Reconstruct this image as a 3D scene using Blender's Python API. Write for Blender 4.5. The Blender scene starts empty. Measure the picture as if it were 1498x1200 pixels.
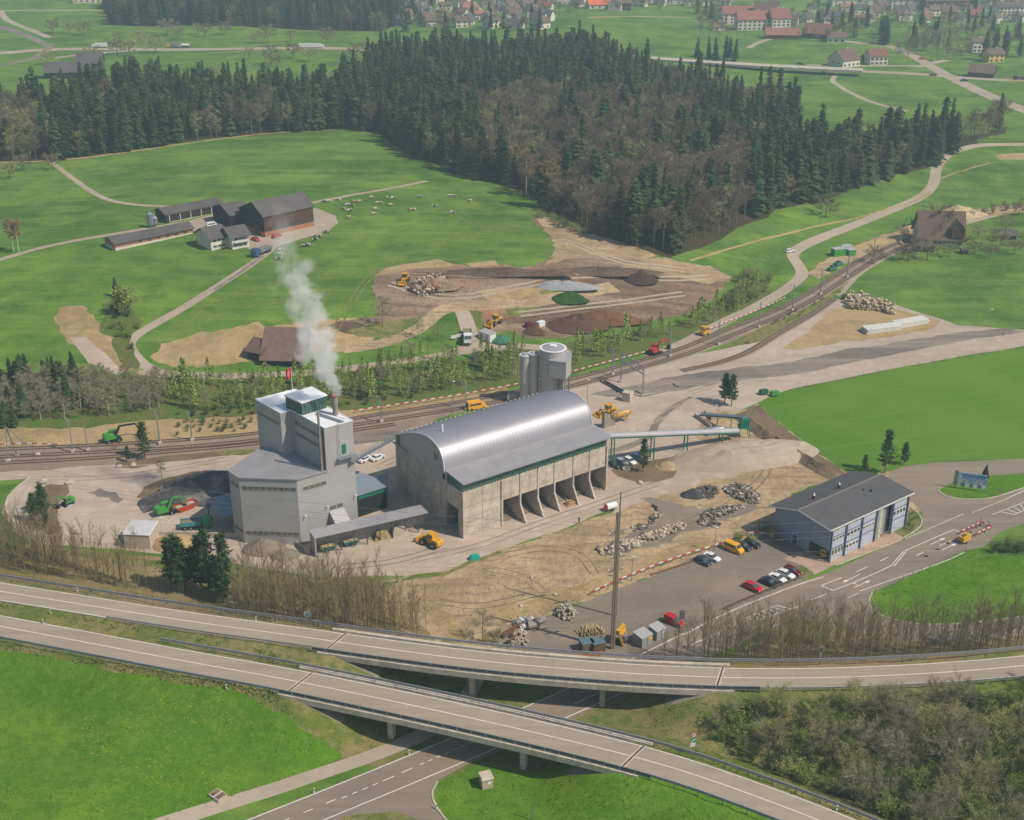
import bpy, bmesh, math, random
from mathutils import Vector, Matrix, noise as mnoise
from mathutils.geometry import delaunay_2d_cdt
sc = bpy.context.scene
COL = sc.collection
R_ = random.Random(7)

# ------------------------------------------------------------------ camera, world, sun
FPX, HC, PIT = 1850.0, 146.04, math.radians(24.1117)
cam_d = bpy.data.cameras.new("camera"); cam = bpy.data.objects.new("camera", cam_d); COL.objects.link(cam)
cam_d.sensor_width = 36; cam_d.lens = FPX / 1498 * 36; cam_d.clip_end = 9000; cam_d.clip_start = 1
cam.location = (0, 0, HC); cam.rotation_euler = (math.pi / 2 - PIT, 0, 0)
sc.camera = cam
SUN_TO = Vector((0.905, -0.425, 0)).normalized(); SUN_EL = math.radians(49)
w = bpy.data.worlds.new("World"); sc.world = w; w.use_nodes = True
nt = w.node_tree; bg = nt.nodes["Background"]
sky = nt.nodes.new("ShaderNodeTexSky"); sky.sky_type = 'NISHITA'; sky.sun_disc = False
sky.sun_elevation = SUN_EL; sky.sun_rotation = math.atan2(SUN_TO.x, SUN_TO.y)
nt.links.new(sky.outputs[0], bg.inputs[0]); bg.inputs[1].default_value = 0.105
sd = bpy.data.lights.new("sun", 'SUN'); sd.energy = 4.5; sd.angle = math.radians(0.6); sd.color = (1, 0.90, 0.76)
sun = bpy.data.objects.new("sun", sd); COL.objects.link(sun)
sv = SUN_TO * math.cos(SUN_EL) + Vector((0, 0, math.sin(SUN_EL)))
sun.rotation_euler = sv.to_track_quat('Z', 'Y').to_euler(); sun.location = (200, 0, 300)
vs = sc.view_settings; vs.view_transform = 'Standard'; vs.look = 'None'; vs.exposure = 0.1; vs.gamma = 1
vs.use_curve_mapping = False
sc.cycles.max_bounces = 5; sc.cycles.volume_bounces = 2; sc.cycles.transparent_max_bounces = 8
sc.cycles.use_denoising = True

# ------------------------------------------------------------------ materials
def rgb(r, g, b):
    f = lambda c: ((c / 255 + 0.055) / 1.055) ** 2.4 if c > 10 else c / 255 / 12.92
    return (f(r), f(g), f(b), 1)
MATS = {}
def M(name, base, layers=(), rough=0.9, metal=0.0, bump=None, rand=0.0, world=False, spec=0.3, wave=None, twoside=False, trans=0):
    """layers: (scale, lo, hi, colour, amount[, stretch(angle_deg, sx, sy)])"""
    if name in MATS: return MATS[name]
    m = bpy.data.materials.new(name); m.use_nodes = True; n = m.node_tree.nodes; l = m.node_tree.links
    b = n["Principled BSDF"]; b.inputs["Roughness"].default_value = rough; b.inputs["Metallic"].default_value = metal
    b.inputs["Specular IOR Level"].default_value = spec
    if world: co = n.new("ShaderNodeNewGeometry").outputs["Position"]
    else: co = n.new("ShaderNodeTexCoord").outputs["Object"]
    cur = n.new("ShaderNodeRGB"); cur.outputs[0].default_value = (*base[:3], 1); cur = cur.outputs[0]
    for L in layers:
        sc_, lo, hi, colr, amt = L[:5]
        v = co
        if len(L) > 5:
            mp = n.new("ShaderNodeMapping"); a, sx, sy = L[5]
            mp.inputs["Rotation"].default_value = (0, 0, math.radians(-a)); mp.inputs["Scale"].default_value = (sx, sy, 1)
            mp.vector_type = 'TEXTURE' if False else 'POINT'
            l.new(v, mp.inputs[0]); v = mp.outputs[0]
        t = n.new("ShaderNodeTexNoise"); t.inputs["Scale"].default_value = sc_; t.inputs["Detail"].default_value = 5
        t.inputs["Roughness"].default_value = 0.6
        l.new(v, t.inputs["Vector"])
        mr = n.new("ShaderNodeMapRange"); mr.inputs[1].default_value = lo; mr.inputs[2].default_value = hi
        mr.inputs[3].default_value = 0; mr.inputs[4].default_value = amt
        l.new(t.outputs[0], mr.inputs[0])
        mx = n.new("ShaderNodeMix"); mx.data_type = 'RGBA'
        l.new(mr.outputs[0], mx.inputs[0]); l.new(cur, mx.inputs[6]); mx.inputs[7].default_value = (*colr[:3], 1)
        cur = mx.outputs[2]
    if wave:
        wsc, ang, colr, lo, hi, amt = wave
        mp = n.new("ShaderNodeMapping"); mp.inputs["Rotation"].default_value = (0, 0, math.radians(-ang)); l.new(co, mp.inputs[0])
        t = n.new("ShaderNodeTexWave"); t.wave_type = 'BANDS'; t.bands_direction = 'X'; t.inputs["Scale"].default_value = wsc
        t.inputs["Distortion"].default_value = 0.6; t.inputs["Detail Scale"].default_value = 0.3
        l.new(mp.outputs[0], t.inputs[0])
        mr = n.new("ShaderNodeMapRange"); mr.inputs[1].default_value = lo; mr.inputs[2].default_value = hi; mr.inputs[4].default_value = amt
        l.new(t.outputs[1], mr.inputs[0])
        mx = n.new("ShaderNodeMix"); mx.data_type = 'RGBA'
        l.new(mr.outputs[0], mx.inputs[0]); l.new(cur, mx.inputs[6]); mx.inputs[7].default_value = (*colr[:3], 1); cur = mx.outputs[2]
    if rand:
        oi = n.new("ShaderNodeObjectInfo"); mr = n.new("ShaderNodeMapRange")
        mr.inputs[3].default_value = 1 - rand; mr.inputs[4].default_value = 1 + rand
        l.new(oi.outputs["Random"], mr.inputs[0])
        hs = n.new("ShaderNodeHueSaturation"); l.new(mr.outputs[0], hs.inputs["Value"]); l.new(cur, hs.inputs["Color"]); 
        mr2 = n.new("ShaderNodeMapRange"); mr2.inputs[3].default_value = 0.5 - rand * 0.06; mr2.inputs[4].default_value = 0.5 + rand * 0.06
        mm = n.new("ShaderNodeMath"); mm.operation = 'FRACT'; m3 = n.new("ShaderNodeMath"); m3.operation = 'MULTIPLY'; m3.inputs[1].default_value = 7.31
        l.new(oi.outputs["Random"], m3.inputs[0]); l.new(m3.outputs[0], mm.inputs[0]); l.new(mm.outputs[0], mr2.inputs[0]); l.new(mr2.outputs[0], hs.inputs["Hue"])
        cur = hs.outputs[0]
    l.new(cur, b.inputs["Base Color"])
    if bump:
        t = n.new("ShaderNodeTexNoise"); t.inputs["Scale"].default_value = bump[0]; t.inputs["Detail"].default_value = 6; l.new(co, t.inputs["Vector"])
        bp = n.new("ShaderNodeBump"); bp.inputs["Strength"].default_value = bump[1]; bp.inputs["Distance"].default_value = bump[2]
        l.new(t.outputs[0], bp.inputs["Height"]); l.new(bp.outputs[0], b.inputs["Normal"])
    MATS[name] = m
    return m
def P(name, r, g, b, rough=0.5, metal=0.0, var=0.12, **k):
    c = rgb(r, g, b); d = tuple(x * (1 - var * 2.2) for x in c[:3])
    return M(name, c, [(1.3, 0.4, 0.75, d, 0.8), (14, 0.4, 0.8, d, 0.5)], rough=rough, metal=metal, **k)

G_DK = rgb(54, 86, 32); G_MD = rgb(88, 120, 44); G_LT = rgb(110, 138, 54); G_YL = rgb(122, 140, 70); G_BR = rgb(120, 110, 66)
grass_m = M("meadow_grass", G_MD, [(0.012, .42, .6, G_DK, .8), (0.04, .45, .6, G_LT, .8), (0.12, .46, .64, G_DK, .5), (0.35, .5, .75, G_YL, .4), (2.2, .4, .7, G_DK, .5), (9, .55, .8, G_YL, .3), (0.06, .45, .68, G_YL, .35, (24, .25, 2.5)), (0.25, .5, .7, G_DK, .35, (24, .12, 2))], world=True, rough=1, spec=.05, bump=(3, .5, .15))
near_m = M("near_meadow", rgb(80, 122, 28), [(0.02, .4, .6, rgb(62, 102, 28), .8), (0.08, .44, .62, rgb(106, 134, 40), .8), (0.3, .46, .62, rgb(64, 100, 24), .6), (0.9, .48, .66, rgb(104, 132, 50), .6), (3, .45, .62, rgb(54, 92, 22), .55), (6, .6, .7, rgb(168, 160, 60), .6), (0.25, .5, .7, rgb(70, 104, 34), .45, (62, .15, 2))], world=True, rough=1, spec=.05, bump=(3, .6, .2))
crop_m = M("crop_grass", rgb(82, 118, 36), [(0.02, .42, .62, rgb(100, 130, 46), .8), (0.08, .5, .7, rgb(92, 126, 56), .3, (17, .3, 3)), (1.5, .4, .7, rgb(52, 88, 30), .5)], world=True, rough=1, spec=.05, wave=(.022, 107, rgb(98, 130, 58), .985, 1, .45), bump=(4, .3, .1))
verge_m = M("verge_grass", rgb(104, 112, 56), [(0.1, .4, .56, rgb(142, 126, 88), .85), (0.5, .45, .65, rgb(64, 96, 32), .7), (3, .4, .7, rgb(56, 72, 32), .6), (9, .6, .75, rgb(160, 150, 110), .4)], world=True, rough=1, spec=.05, bump=(3, .8, .2))
scrub_m = M("scrub_ground", rgb(92, 100, 52), [(0.08, .42, .6, rgb(78, 116, 44), .8), (0.3, .45, .65, rgb(120, 104, 74), .7), (2, .4, .7, rgb(60, 62, 34), .6)], world=True, rough=1, spec=.05, bump=(2, .8, .3))
forestfl_m = M("forest_floor", rgb(74, 62, 42), [(0.1, .42, .6, rgb(56, 62, 34), .8), (1, .4, .7, rgb(50, 38, 26), .6)], world=True, rough=1, spec=.05, bump=(1, .8, .5))
gravel_m = M("pale_gravel", rgb(176, 160, 146), [(0.02, .42, .6, rgb(160, 143, 126), .8), (0.07, .46, .66, rgb(150, 136, 122), .7, (30, .35, 1.6)), (0.25, .5, .72, rgb(196, 180, 166), .6), (0.5, .52, .7, rgb(140, 122, 104), .45, (22, .12, 2.2)), (4, .4, .75, rgb(146, 130, 116), .5)], world=True, rough=1, spec=.1, bump=(2, .4, .15))
soil_m = M("brown_soil", rgb(176, 152, 118), [(0.03, .42, .6, rgb(150, 128, 98), .9), (0.1, .46, .62, rgb(184, 162, 126), .8), (0.22, .48, .64, rgb(130, 114, 92), .6), (0.35, .5, .66, rgb(122, 106, 84), .8, (20, .3, 1.6)), (0.9, .5, .68, rgb(150, 138, 122), .5), (3, .45, .72, rgb(112, 94, 72), .6), (.6, .6, .72, rgb(110, 120, 64), .4)], world=True, rough=1, spec=.05, bump=(.7, 1, .5))
pit_m = M("landfill_earth", rgb(132, 112, 94), [(0.02, .42, .58, rgb(104, 86, 70), .9), (0.05, .46, .62, rgb(154, 132, 112), .9, (5, .35, 1.6)), (0.15, .48, .66, rgb(92, 78, 66), .8, (5, .3, 1.8)), (.08, .56, .68, rgb(158, 110, 86), .6), (1, .45, .7, rgb(100, 84, 68), .6)], world=True, rough=1, spec=.05, bump=(.5, 1, .8))
tan_m = M("dry_tan_earth", rgb(164, 142, 106), [(0.06, .42, .6, rgb(136, 118, 82), .8), (0.3, .46, .66, rgb(176, 152, 108), .7), (.2, .56, .7, rgb(108, 118, 66), .6), (2, .45, .7, rgb(120, 104, 74), .6)], world=True, rough=1, spec=.05, bump=(1, .8, .3))
lot_m = M("grey_lot", rgb(128, 118, 104), [(0.04, .42, .6, rgb(112, 104, 94), .8), (0.1, .5, .7, rgb(146, 132, 112), .7), (1, .5, .7, rgb(108, 98, 86), .5), (6, .4, .75, rgb(104, 96, 86), .5)], world=True, rough=1, spec=.1, bump=(3, .3, .05))
litter_m = M("dry_litter_verge", rgb(140, 124, 92), [(0.06, .42, .6, rgb(112, 108, 62), .85), (0.25, .44, .64, rgb(122, 104, 78), .7), (1, .48, .7, rgb(158, 140, 106), .5), (4, .45, .7, rgb(98, 86, 60), .6)], world=True, rough=1, spec=.05, bump=(2, .8, .2))
pave_m = M("slope_paving", rgb(136, 128, 114), [(0.4, .42, .6, rgb(112, 106, 94), .8), (4, .5, .7, rgb(120, 112, 100), .5)], world=True, rough=.95, spec=.1)
asph_m = M("road_asphalt", rgb(132, 120, 104), [(0.03, .42, .6, rgb(116, 106, 94), .7), (0.12, .48, .68, rgb(146, 133, 115), .6, (37, .2, 2.5)), (.6, .55, .7, rgb(98, 93, 88), .45, (37, .1, 3)), (7, .4, .75, rgb(100, 95, 90), .4)], world=True, rough=.9, spec=.2)
lane_m = M("pale_lane", rgb(166, 152, 136), [(0.05, .42, .6, rgb(150, 136, 120), .8), (0.5, .5, .7, rgb(140, 126, 110), .5), (5, .4, .75, rgb(146, 132, 116), .5)], world=True, rough=1, spec=.1)
dark_m = M("dark_asphalt_band", rgb(122, 113, 103), [(0.04, .42, .6, rgb(102, 96, 90), .9), (0.1, .46, .64, rgb(148, 135, 120), .8, (17, .15, 2.5)), (1, .5, .7, rgb(96, 88, 80), .5)], world=True, rough=1, spec=.1)
ballast_m = M("track_ballast", rgb(146, 131, 114), [(0.05, .42, .6, rgb(126, 114, 100), .8), (0.4, .5, .7, rgb(160, 146, 128), .5), (3, .4, .7, rgb(88, 78, 68), .6)], world=True, rough=1, spec=.05, bump=(4, .8, .1))
paver_m = M("paver_ground", rgb(172, 148, 130), [(0.3, .42, .6, rgb(154, 132, 116), .8), (4, .5, .7, rgb(140, 120, 108), .5)], world=True, rough=.95, spec=.1)
ash_m = M("ash_dump", rgb(78, 76, 76), [(0.06, .42, .56, rgb(52, 52, 54), .9), (0.2, .5, .64, rgb(136, 128, 120), .7), (1, .5, .7, rgb(60, 58, 58), .6)], world=True, rough=1, spec=.05, bump=(.8, 1, .5))
plough_m = M("wet_dark_earth", rgb(98, 82, 70), [(0.1, .42, .6, rgb(80, 66, 56), .9), (1, .5, .7, rgb(120, 102, 86), .5)], world=True, rough=1, spec=.05, bump=(1, 1, .4))
bed_m = M("planting_bed", rgb(116, 98, 80), [(0.15, .42, .6, rgb(98, 82, 66), .9), (.6, .5, .66, rgb(90, 100, 56), .5), (2, .5, .7, rgb(136, 118, 98), .5)], world=True, rough=1, spec=.05, bump=(1, 1, .3))
white_m = M("road_paint", rgb(212, 208, 200), [(1.2, .45, .7, rgb(170, 164, 154), .6), (10, .5, .75, rgb(160, 154, 144), .5)], world=True, rough=.8)
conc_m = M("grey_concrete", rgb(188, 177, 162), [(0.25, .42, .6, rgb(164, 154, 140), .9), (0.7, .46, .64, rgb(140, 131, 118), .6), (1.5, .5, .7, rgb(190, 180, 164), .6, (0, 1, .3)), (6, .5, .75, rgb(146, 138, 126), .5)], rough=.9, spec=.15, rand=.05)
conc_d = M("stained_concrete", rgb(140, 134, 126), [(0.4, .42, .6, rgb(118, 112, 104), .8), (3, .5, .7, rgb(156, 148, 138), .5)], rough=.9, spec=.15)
deck_m = M("carriageway_concrete", rgb(150, 139, 123), [(0.02, .42, .6, rgb(146, 133, 116), .7), (0.35, .46, .66, rgb(162, 150, 134), .55, (-14, .08, 2.4)), (.25, .52, .7, rgb(130, 121, 110), .55, (-14, .1, 2)), (6, .4, .75, rgb(132, 122, 111), .5)], world=True, rough=.9, spec=.15, rand=.022)
steel_m = P("galvanised_steel", 150, 158, 168, .45, .6)
rail_m = P("guardrail_steel", 150, 152, 154, .5, .35)
dsteel_m = P("dark_parapet_steel", 84, 88, 94, .55, .3)
rust_m = P("rusty_steel", 118, 80, 60, .9, 0, .2)
raili_m = P("rail_iron", 112, 84, 68, .6, .5, .15)
sleeper_m = P("sleeper_wood", 124, 108, 94, .95, 0, .2)
clad_m = M("grey_cladding", rgb(168, 167, 166), [(0.15, .4, .62, rgb(156, 155, 153), .9), (0.8, .45, .7, rgb(160, 158, 154), .5, (0, 1, .1)), (3, .4, .7, rgb(168, 166, 161), .4, (0, 1, .1))], rough=.5, metal=.15, spec=.4)
clad2_m = M("roof_sheet_pale", rgb(218, 220, 224), [(0.4, .4, .65, rgb(200, 202, 206), .6)], rough=.45, spec=.5)
roofrib_m = M("ribbed_roof", rgb(158, 156, 158), [(0.3, .4, .65, rgb(144, 143, 146), .8)], rough=.55, metal=.2)
alu_m = M("barrel_roof_metal", rgb(158, 156, 162), [(0.1, .4, .65, rgb(148, 147, 153), .8), (2, .4, .7, rgb(166, 163, 168), .5, (35, .1, 1))], rough=.5, metal=.5, spec=.5)
green_m = P("teal_green_steel", 28, 112, 92, .45)
glass_m = M("dark_glass", rgb(52, 62, 64), [(0.8, .4, .65, rgb(84, 92, 92), .7)], rough=.12, spec=.8)
glassb_m = M("bronze_glazing", rgb(86, 84, 72), [(1.2, .45, .6, rgb(120, 116, 98), .7)], rough=.3, spec=.6)
frame_w = P("white_frame", 208, 206, 198, .5)
blue_m = M("blue_grey_panel", rgb(134, 146, 158), [(0.4, .4, .65, rgb(126, 138, 150), .7), (4, .5, .7, rgb(142, 154, 166), .5)], rough=.5, rand=.04)
blued_m = P("blue_steel", 78, 98, 128, .5)
flatroof_m = M("slate_roof", rgb(82, 81, 82), [(0.2, .42, .6, rgb(74, 73, 75), .8), (3, .4, .7, rgb(92, 91, 90), .5), (.9, .5, .7, rgb(70, 69, 70), .5)], rough=.8)
oldroof_m = M("old_tile_roof", rgb(104, 84, 72), [(0.6, .42, .6, rgb(86, 70, 60), .8), (5, .4, .7, rgb(124, 104, 90), .6)], rough=.9, rand=.12)
redroof_m = M("red_tile_roof", rgb(134, 90, 74), [(0.6, .42, .6, rgb(112, 78, 66), .8), (5, .4, .7, rgb(148, 106, 88), .6)], rough=.9, rand=.22)
fibre_m = M("fibre_cement_roof", rgb(84, 80, 80), [(0.15, .42, .6, rgb(72, 69, 70), .8), (1.5, .4, .7, rgb(98, 92, 88), .6)], rough=.85)
wood_m = M("dark_timber", rgb(78, 58, 48), [(0.4, .42, .6, rgb(64, 48, 42), .8), (6, .4, .7, rgb(100, 68, 52), .6, (0, 6, 1))], rough=.9)
blackwood_m = P("black_timber", 46, 46, 52, .9)
brick_m = P("orange_brick", 160, 112, 86, .9)
plaster_m = M("pale_plaster", rgb(206, 198, 184), [(0.6, .42, .65, rgb(184, 176, 162), .7)], rough=.9, rand=.08)
tyre_m = P("tyre_rubber", 34, 34, 36, .9)
lamp_y = P("amber_plastic", 230, 170, 30, .4)
red_m = P("signal_red", 196, 40, 44, .5)
whp_m = P("white_paint_metal", 218, 218, 216, .45)
yel_m = P("machine_yellow", 204, 154, 48, .5, 0, .15)
grn_m = P("machine_green", 66, 142, 56, .5, 0, .15)
org_m = P("skip_orange", 214, 88, 44, .6, 0, .15)
blk_m = P("black_plastic", 32, 34, 38, .7)
rock_m = M("broken_rock", rgb(168, 158, 142), [(0.8, .42, .6, rgb(136, 126, 112), .9), (5, .4, .7, rgb(188, 178, 162), .5)], rough=1, rand=.05)
rockt_m = M("tan_rock", rgb(178, 158, 122), [(0.8, .42, .6, rgb(140, 122, 92), .9), (5, .4, .7, rgb(196, 178, 146), .5)], rough=1)
rockd_m = M("dark_rubble", rgb(96, 88, 80), [(0.8, .42, .6, rgb(66, 62, 58), .9), (5, .4, .7, rgb(140, 130, 118), .5)], rough=1)
bark_m = M("tree_bark", rgb(122, 108, 88), [(2, .4, .65, rgb(98, 86, 70), .8)], rough=1, spec=.05, rand=.15)
birch_m = P("birch_bark", 190, 182, 168, .9)
pole_m = M("pole_concrete", rgb(120, 108, 94), [(1.2, .4, .65, rgb(100, 90, 78), .8, (0, 1, 1))], rough=.9)
def leaf(name, c, c2, rand=.2):
    return M(name, rgb(*c), [(.35, .4, .62, rgb(*c2), .9), (2.5, .45, .7, rgb(*[int(v * .8) for v in c]), .6)], rough=.95, spec=.08, rand=rand)
ftwig_m = leaf("forest_twigs", (124, 108, 90), (98, 86, 72), .22)
spruce_m = leaf("spruce_needles", (56, 74, 42), (40, 56, 34), .42)
pine_m = leaf("pine_needles", (64, 92, 52), (42, 68, 40), .12)
twig_m = leaf("bare_twigs", (142, 122, 100), (112, 94, 76), .2)
twigo_m = leaf("olive_twigs", (158, 150, 104), (130, 124, 84), .14)
twigg_m = leaf("grey_twigs", (146, 138, 112), (118, 112, 90), .14)
bud_m = leaf("budding_leaves", (150, 162, 84), (120, 138, 64), .18)
green_lf = leaf("fresh_leaves", (110, 146, 56), (80, 116, 42), .18)
dkgreen_lf = leaf("dark_leaves", (58, 86, 40), (40, 66, 30), .18)

# ------------------------------------------------------------------ mesh helper
class MB:
    def __init__(s): s.v = []; s.f = []; s.m = []
    def face(s, pts, mi=0):
        k = len(s.v); s.v.extend(tuple(p) for p in pts); s.f.append(tuple(range(k, k + len(pts)))); s.m.append(mi); return s
    def prism(s, poly, z0, z1, mi=0, mtop=None, ztop=None):
        n = len(poly); k = len(s.v)
        a = sum(poly[i][0] * poly[(i + 1) % n][1] - poly[(i + 1) % n][0] * poly[i][1] for i in range(n))
        if a < 0: poly = poly[::-1]; ztop = ztop[::-1] if ztop else None
        s.v += [(p[0], p[1], z0) for p in poly] + [(p[0], p[1], (ztop[i] if ztop else z1)) for i, p in enumerate(poly)]
        s.f.append(tuple(k + i for i in range(n))[::-1]); s.m.append(mi)
        s.f.append(tuple(k + n + i for i in range(n))); s.m.append(mi if mtop is None else mtop)
        for i in range(n): j = (i + 1) % n; s.f.append((k + i, k + j, k + n + j, k + n + i)); s.m.append(mi)
        return s
    def box(s, x0, x1, y0, y1, z0, z1, mi=0, mtop=None): return s.prism([(x0, y0), (x1, y0), (x1, y1), (x0, y1)], z0, z1, mi, mtop)
    def hexa(s, b, t, mi=0):
        """b,t: 4 corner points each (ccw seen from above)"""
        k = len(s.v); s.v += [tuple(p) for p in b] + [tuple(p) for p in t]
        for f in ((3, 2, 1, 0), (4, 5, 6, 7), (0, 1, 5, 4), (1, 2, 6, 5), (2, 3, 7, 6), (3, 0, 4, 7)):
            s.f.append(tuple(k + i for i in f)); s.m.append(mi)
        return s
    def tube(s, p, q, r, r2=None, n=6, mi=0, cap=True):
        p = Vector(p); q = Vector(q); d = (q - p)
        if d.length < 1e-6: return s
        d.normalize(); a = d.orthogonal().normalized(); b = d.cross(a); r2 = r if r2 is None else r2; k = len(s.v)
        for c, rr in ((p, r), (q, r2)):
            for i in range(n):
                t = 2 * math.pi * i / n; s.v.append(tuple(c + (a * math.cos(t) + b * math.sin(t)) * rr))
        for i in range(n): j = (i + 1) % n; s.f.append((k + i, k + j, k + n + j, k + n + i)); s.m.append(mi)
        if cap: s.f.append(tuple(range(k, k + n))[::-1]); s.m.append(mi); s.f.append(tuple(range(k + n, k + 2 * n))); s.m.append(mi)
        return s
    def bar(s, p, q, w_, h_, mi=0):
        p = Vector(p); q = Vector(q); d = (q - p).normalized(); u = Vector((-d.y, d.x, 0))
        if u.length < 1e-4: u = Vector((1, 0, 0))
        u.normalize(); v = d.cross(u) * (h_ / 2); u = u * (w_ / 2)
        return s.hexa([p - u - v, q - u - v, q + u - v, p + u - v], [p - u + v, q - u + v, q + u + v, p + u + v], mi)
    def build(s, name, mats, parent=None, loc=None, smooth=False):
        me = bpy.data.meshes.new(name); me.from_pydata(s.v, [], s.f)
        for m in (mats if isinstance(mats, (list, tuple)) else [mats]): me.materials.append(m)
        if any(s.m): me.polygons.foreach_set("material_index", s.m)
        if smooth: me.polygons.foreach_set("use_smooth", [True] * len(s.f))
        me.update()
        return link(name, me, parent, loc)
KIDS = {}
def link(name, me, parent=None, loc=None, rot=None):
    o = bpy.data.objects.new(name, me); COL.objects.link(o)
    if parent: o.parent = parent; KIDS.setdefault(parent.name, []).append(o)
    if loc is not None: o.location = loc
    if rot is not None: o.rotation_euler = (0, 0, rot)
    return o
def tag(o, label, cat, group=None):
    o["label"] = label; o["category"] = cat
    if group: o["group"] = group
    return o
def thing(name, label, cat, loc=(0, 0, 0), rot=0, group=None):
    o = link(name, None, None, loc, rot); return tag(o, label, cat, group)
def struct(o, kind='structure'): o["kind"] = kind; return o
def dup(t, loc, rot=None, label=None, scale=None):
    def cp(o, par):
        c = o.copy(); COL.objects.link(c)
        if par: c.parent = par; KIDS.setdefault(par.name, []).append(c)
        for ch in KIDS.get(o.name, ()): cp(ch, c)
        return c
    c = cp(t, None); c.location = loc
    if rot is not None: c.rotation_euler = (0, 0, rot)
    if scale: c.scale = (scale,) * 3 if not isinstance(scale, tuple) else scale
    if label: c["label"] = label
    return c

# ------------------------------------------------------------------ photo survey -> ground positions
CP, SP = math.cos(PIT), math.sin(PIT)
def U(px, py, z=0.0):
    dx = px - 749; dy = 600 - py
    t = (z - HC) / (-FPX * SP + dy * CP)
    return (dx * t, (FPX * CP + dy * SP) * t)
def pxof(x, y, z=0):
    Y = y * CP - (z - HC) * SP; Z = y * SP + (z - HC) * CP
    return (749 + FPX * x / Y, 600 - FPX * Z / Y)
def sm(a, b, t):
    t = min(1, max(0, (t - a) / (b - a))); return t * t * (3 - 2 * t)
def lerp_tab(tab, x):
    if x <= tab[0][0]: 
        a, b = tab[0], tab[1]
    elif x >= tab[-1][0]: a, b = tab[-2], tab[-1]
    else:
        for i in range(len(tab) - 1):
            if tab[i][0] <= x <= tab[i + 1][0]: a, b = tab[i], tab[i + 1]; break
    return a[1] + (b[1] - a[1]) * (x - a[0]) / (b[0] - a[0])
DZ = 6.2   # motorway level
T1px = [(0, 659), (200, 650), (375, 637), (517, 613), (640, 595), (747, 576), (829, 558), (917, 534), (1000, 511), (1048, 489), (1158, 447), (1238, 394), (1277, 371), (1354, 341)]
T1 = [U(*p) for p in T1px]
# far carriageway (A) and near carriageway (B): far edge, near edge, in photo pixels at motorway level
A_far = [(-60, 842), (0, 851), (80, 863), (267, 894), (477, 924), (500, 928), (700, 955), (900, 971), (1000, 976), (1091, 979), (1215, 977), (1331, 970), (1415, 964), (1498, 957), (1640, 940), (1850, 905)]
A_near = [(-60, 870), (0, 880), (80, 893), (250, 920), (467, 948), (500, 953), (700, 981), (900, 998), (1000, 1003), (1100, 1006), (1215, 1007), (1340, 1004), (1420, 999), (1498, 992), (1640, 976), (1850, 944)]
B_far = [(-60, 890), (0, 901), (133, 924), (240, 944), (417, 977), (500, 993), (700, 1034), (900, 1079), (1000, 1106), (1131, 1151), (1258, 1199), (1330, 1228)]
B_near = [(-60, 920), (0, 932), (133, 959), (260, 984), (393, 1006), (500, 1028), (700, 1072), (900, 1121), (1000, 1149), (1131, 1198), (1190, 1222), (1260, 1252)]
def W(pts, z): return [Vector((*U(*p, z), z)) for p in pts]
def resample(pl, n=None, step=None):
    L = [0]
    for i in range(len(pl) - 1): L.append(L[-1] + (pl[i + 1] - pl[i]).length)
    n = n or max(2, int(L[-1] / step) + 1); out = []; j = 0
    for k in range(n):
        d = L[-1] * k / (n - 1)
        while j < len(L) - 2 and L[j + 1] < d: j += 1
        t = (d - L[j]) / max(1e-9, L[j + 1] - L[j]); out.append(pl[j].lerp(pl[j + 1], min(1, max(0, t))))
    return out
def smooth_line(pl, it=2):
    for _ in range(it):
        q = [pl[0]]
        for i in range(len(pl) - 1): q += [pl[i].lerp(pl[i + 1], .25), pl[i].lerp(pl[i + 1], .75)]
        q.append(pl[-1]); pl = q
    return pl
def carr(farp, nearp):
    f = resample(smooth_line(W(farp, DZ)), 81); g = resample(smooth_line(W(nearp, DZ)), 81)
    c = [(a + b) / 2 for a, b in zip(f, g)]
    wd = sum((a - b).length for a, b in zip(f, g)) / 81
    return f, g, c
AF, AN, AC = carr(A_far, A_near)
BF, BN, BC = carr(B_far, B_near)
def side(c, hw):
    out = []
    for i, p in enumerate(c):
        d = (c[min(i + 1, len(c) - 1)] - c[max(i - 1, 0)]).normalized(); out.append(p + Vector((-d.y, d.x, 0)) * hw)
    return out
# true perpendicular half width from the surveyed edges
def perp_w(c, f):
    ws = []
    for i in range(5, 75):
        d = (c[i + 1] - c[i - 1]).normalized(); n_ = Vector((-d.y, d.x, 0))
        best = min(((q - c[i]) for q in f), key=lambda v: abs(v.dot(d))); ws.append(abs(best.dot(n_)))
    return sum(ws) / len(ws)
HWA = perp_w(AC, AF); HWB = perp_w(BC, BF)
def near_idx(c, px, py):
    x, y = U(px, py, DZ); return min(range(len(c)), key=lambda i: (c[i].x - x) ** 2 + (c[i].y - y) ** 2)
A_S, A_E = near_idx(AC, 488, 940), near_idx(AC, 1042, 990)
B_S, B_E = near_idx(BC, 430, 1000), near_idx(BC, 925, 1108)
SEG = []
for c, hw, s, e in ((AC, HWA, A_S, A_E), (BC, HWB, B_S, B_E)):
    for a, b in ((0, s), (e, 80)):
        for i in range(a, b, 2):
            j = min(i + 2, b); SEG.append((c[i].x, c[i].y, c[j].x, c[j].y, hw + 1.6))
XLO, XHI = -170, 190
def dseg(x, y, s):
    ax, ay, bx, by, hw = s; dx = bx - ax; dy = by - ay
    t = ((x - ax) * dx + (y - ay) * dy) / (dx * dx + dy * dy + 1e-9); t = 0 if t < 0 else 1 if t > 1 else t
    ex = x - ax - t * dx; ey = y - ay - t * dy; return math.sqrt(ex * ex + ey * ey) - hw
T1tab = [(p[0], p[1]) for p in T1]
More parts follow.
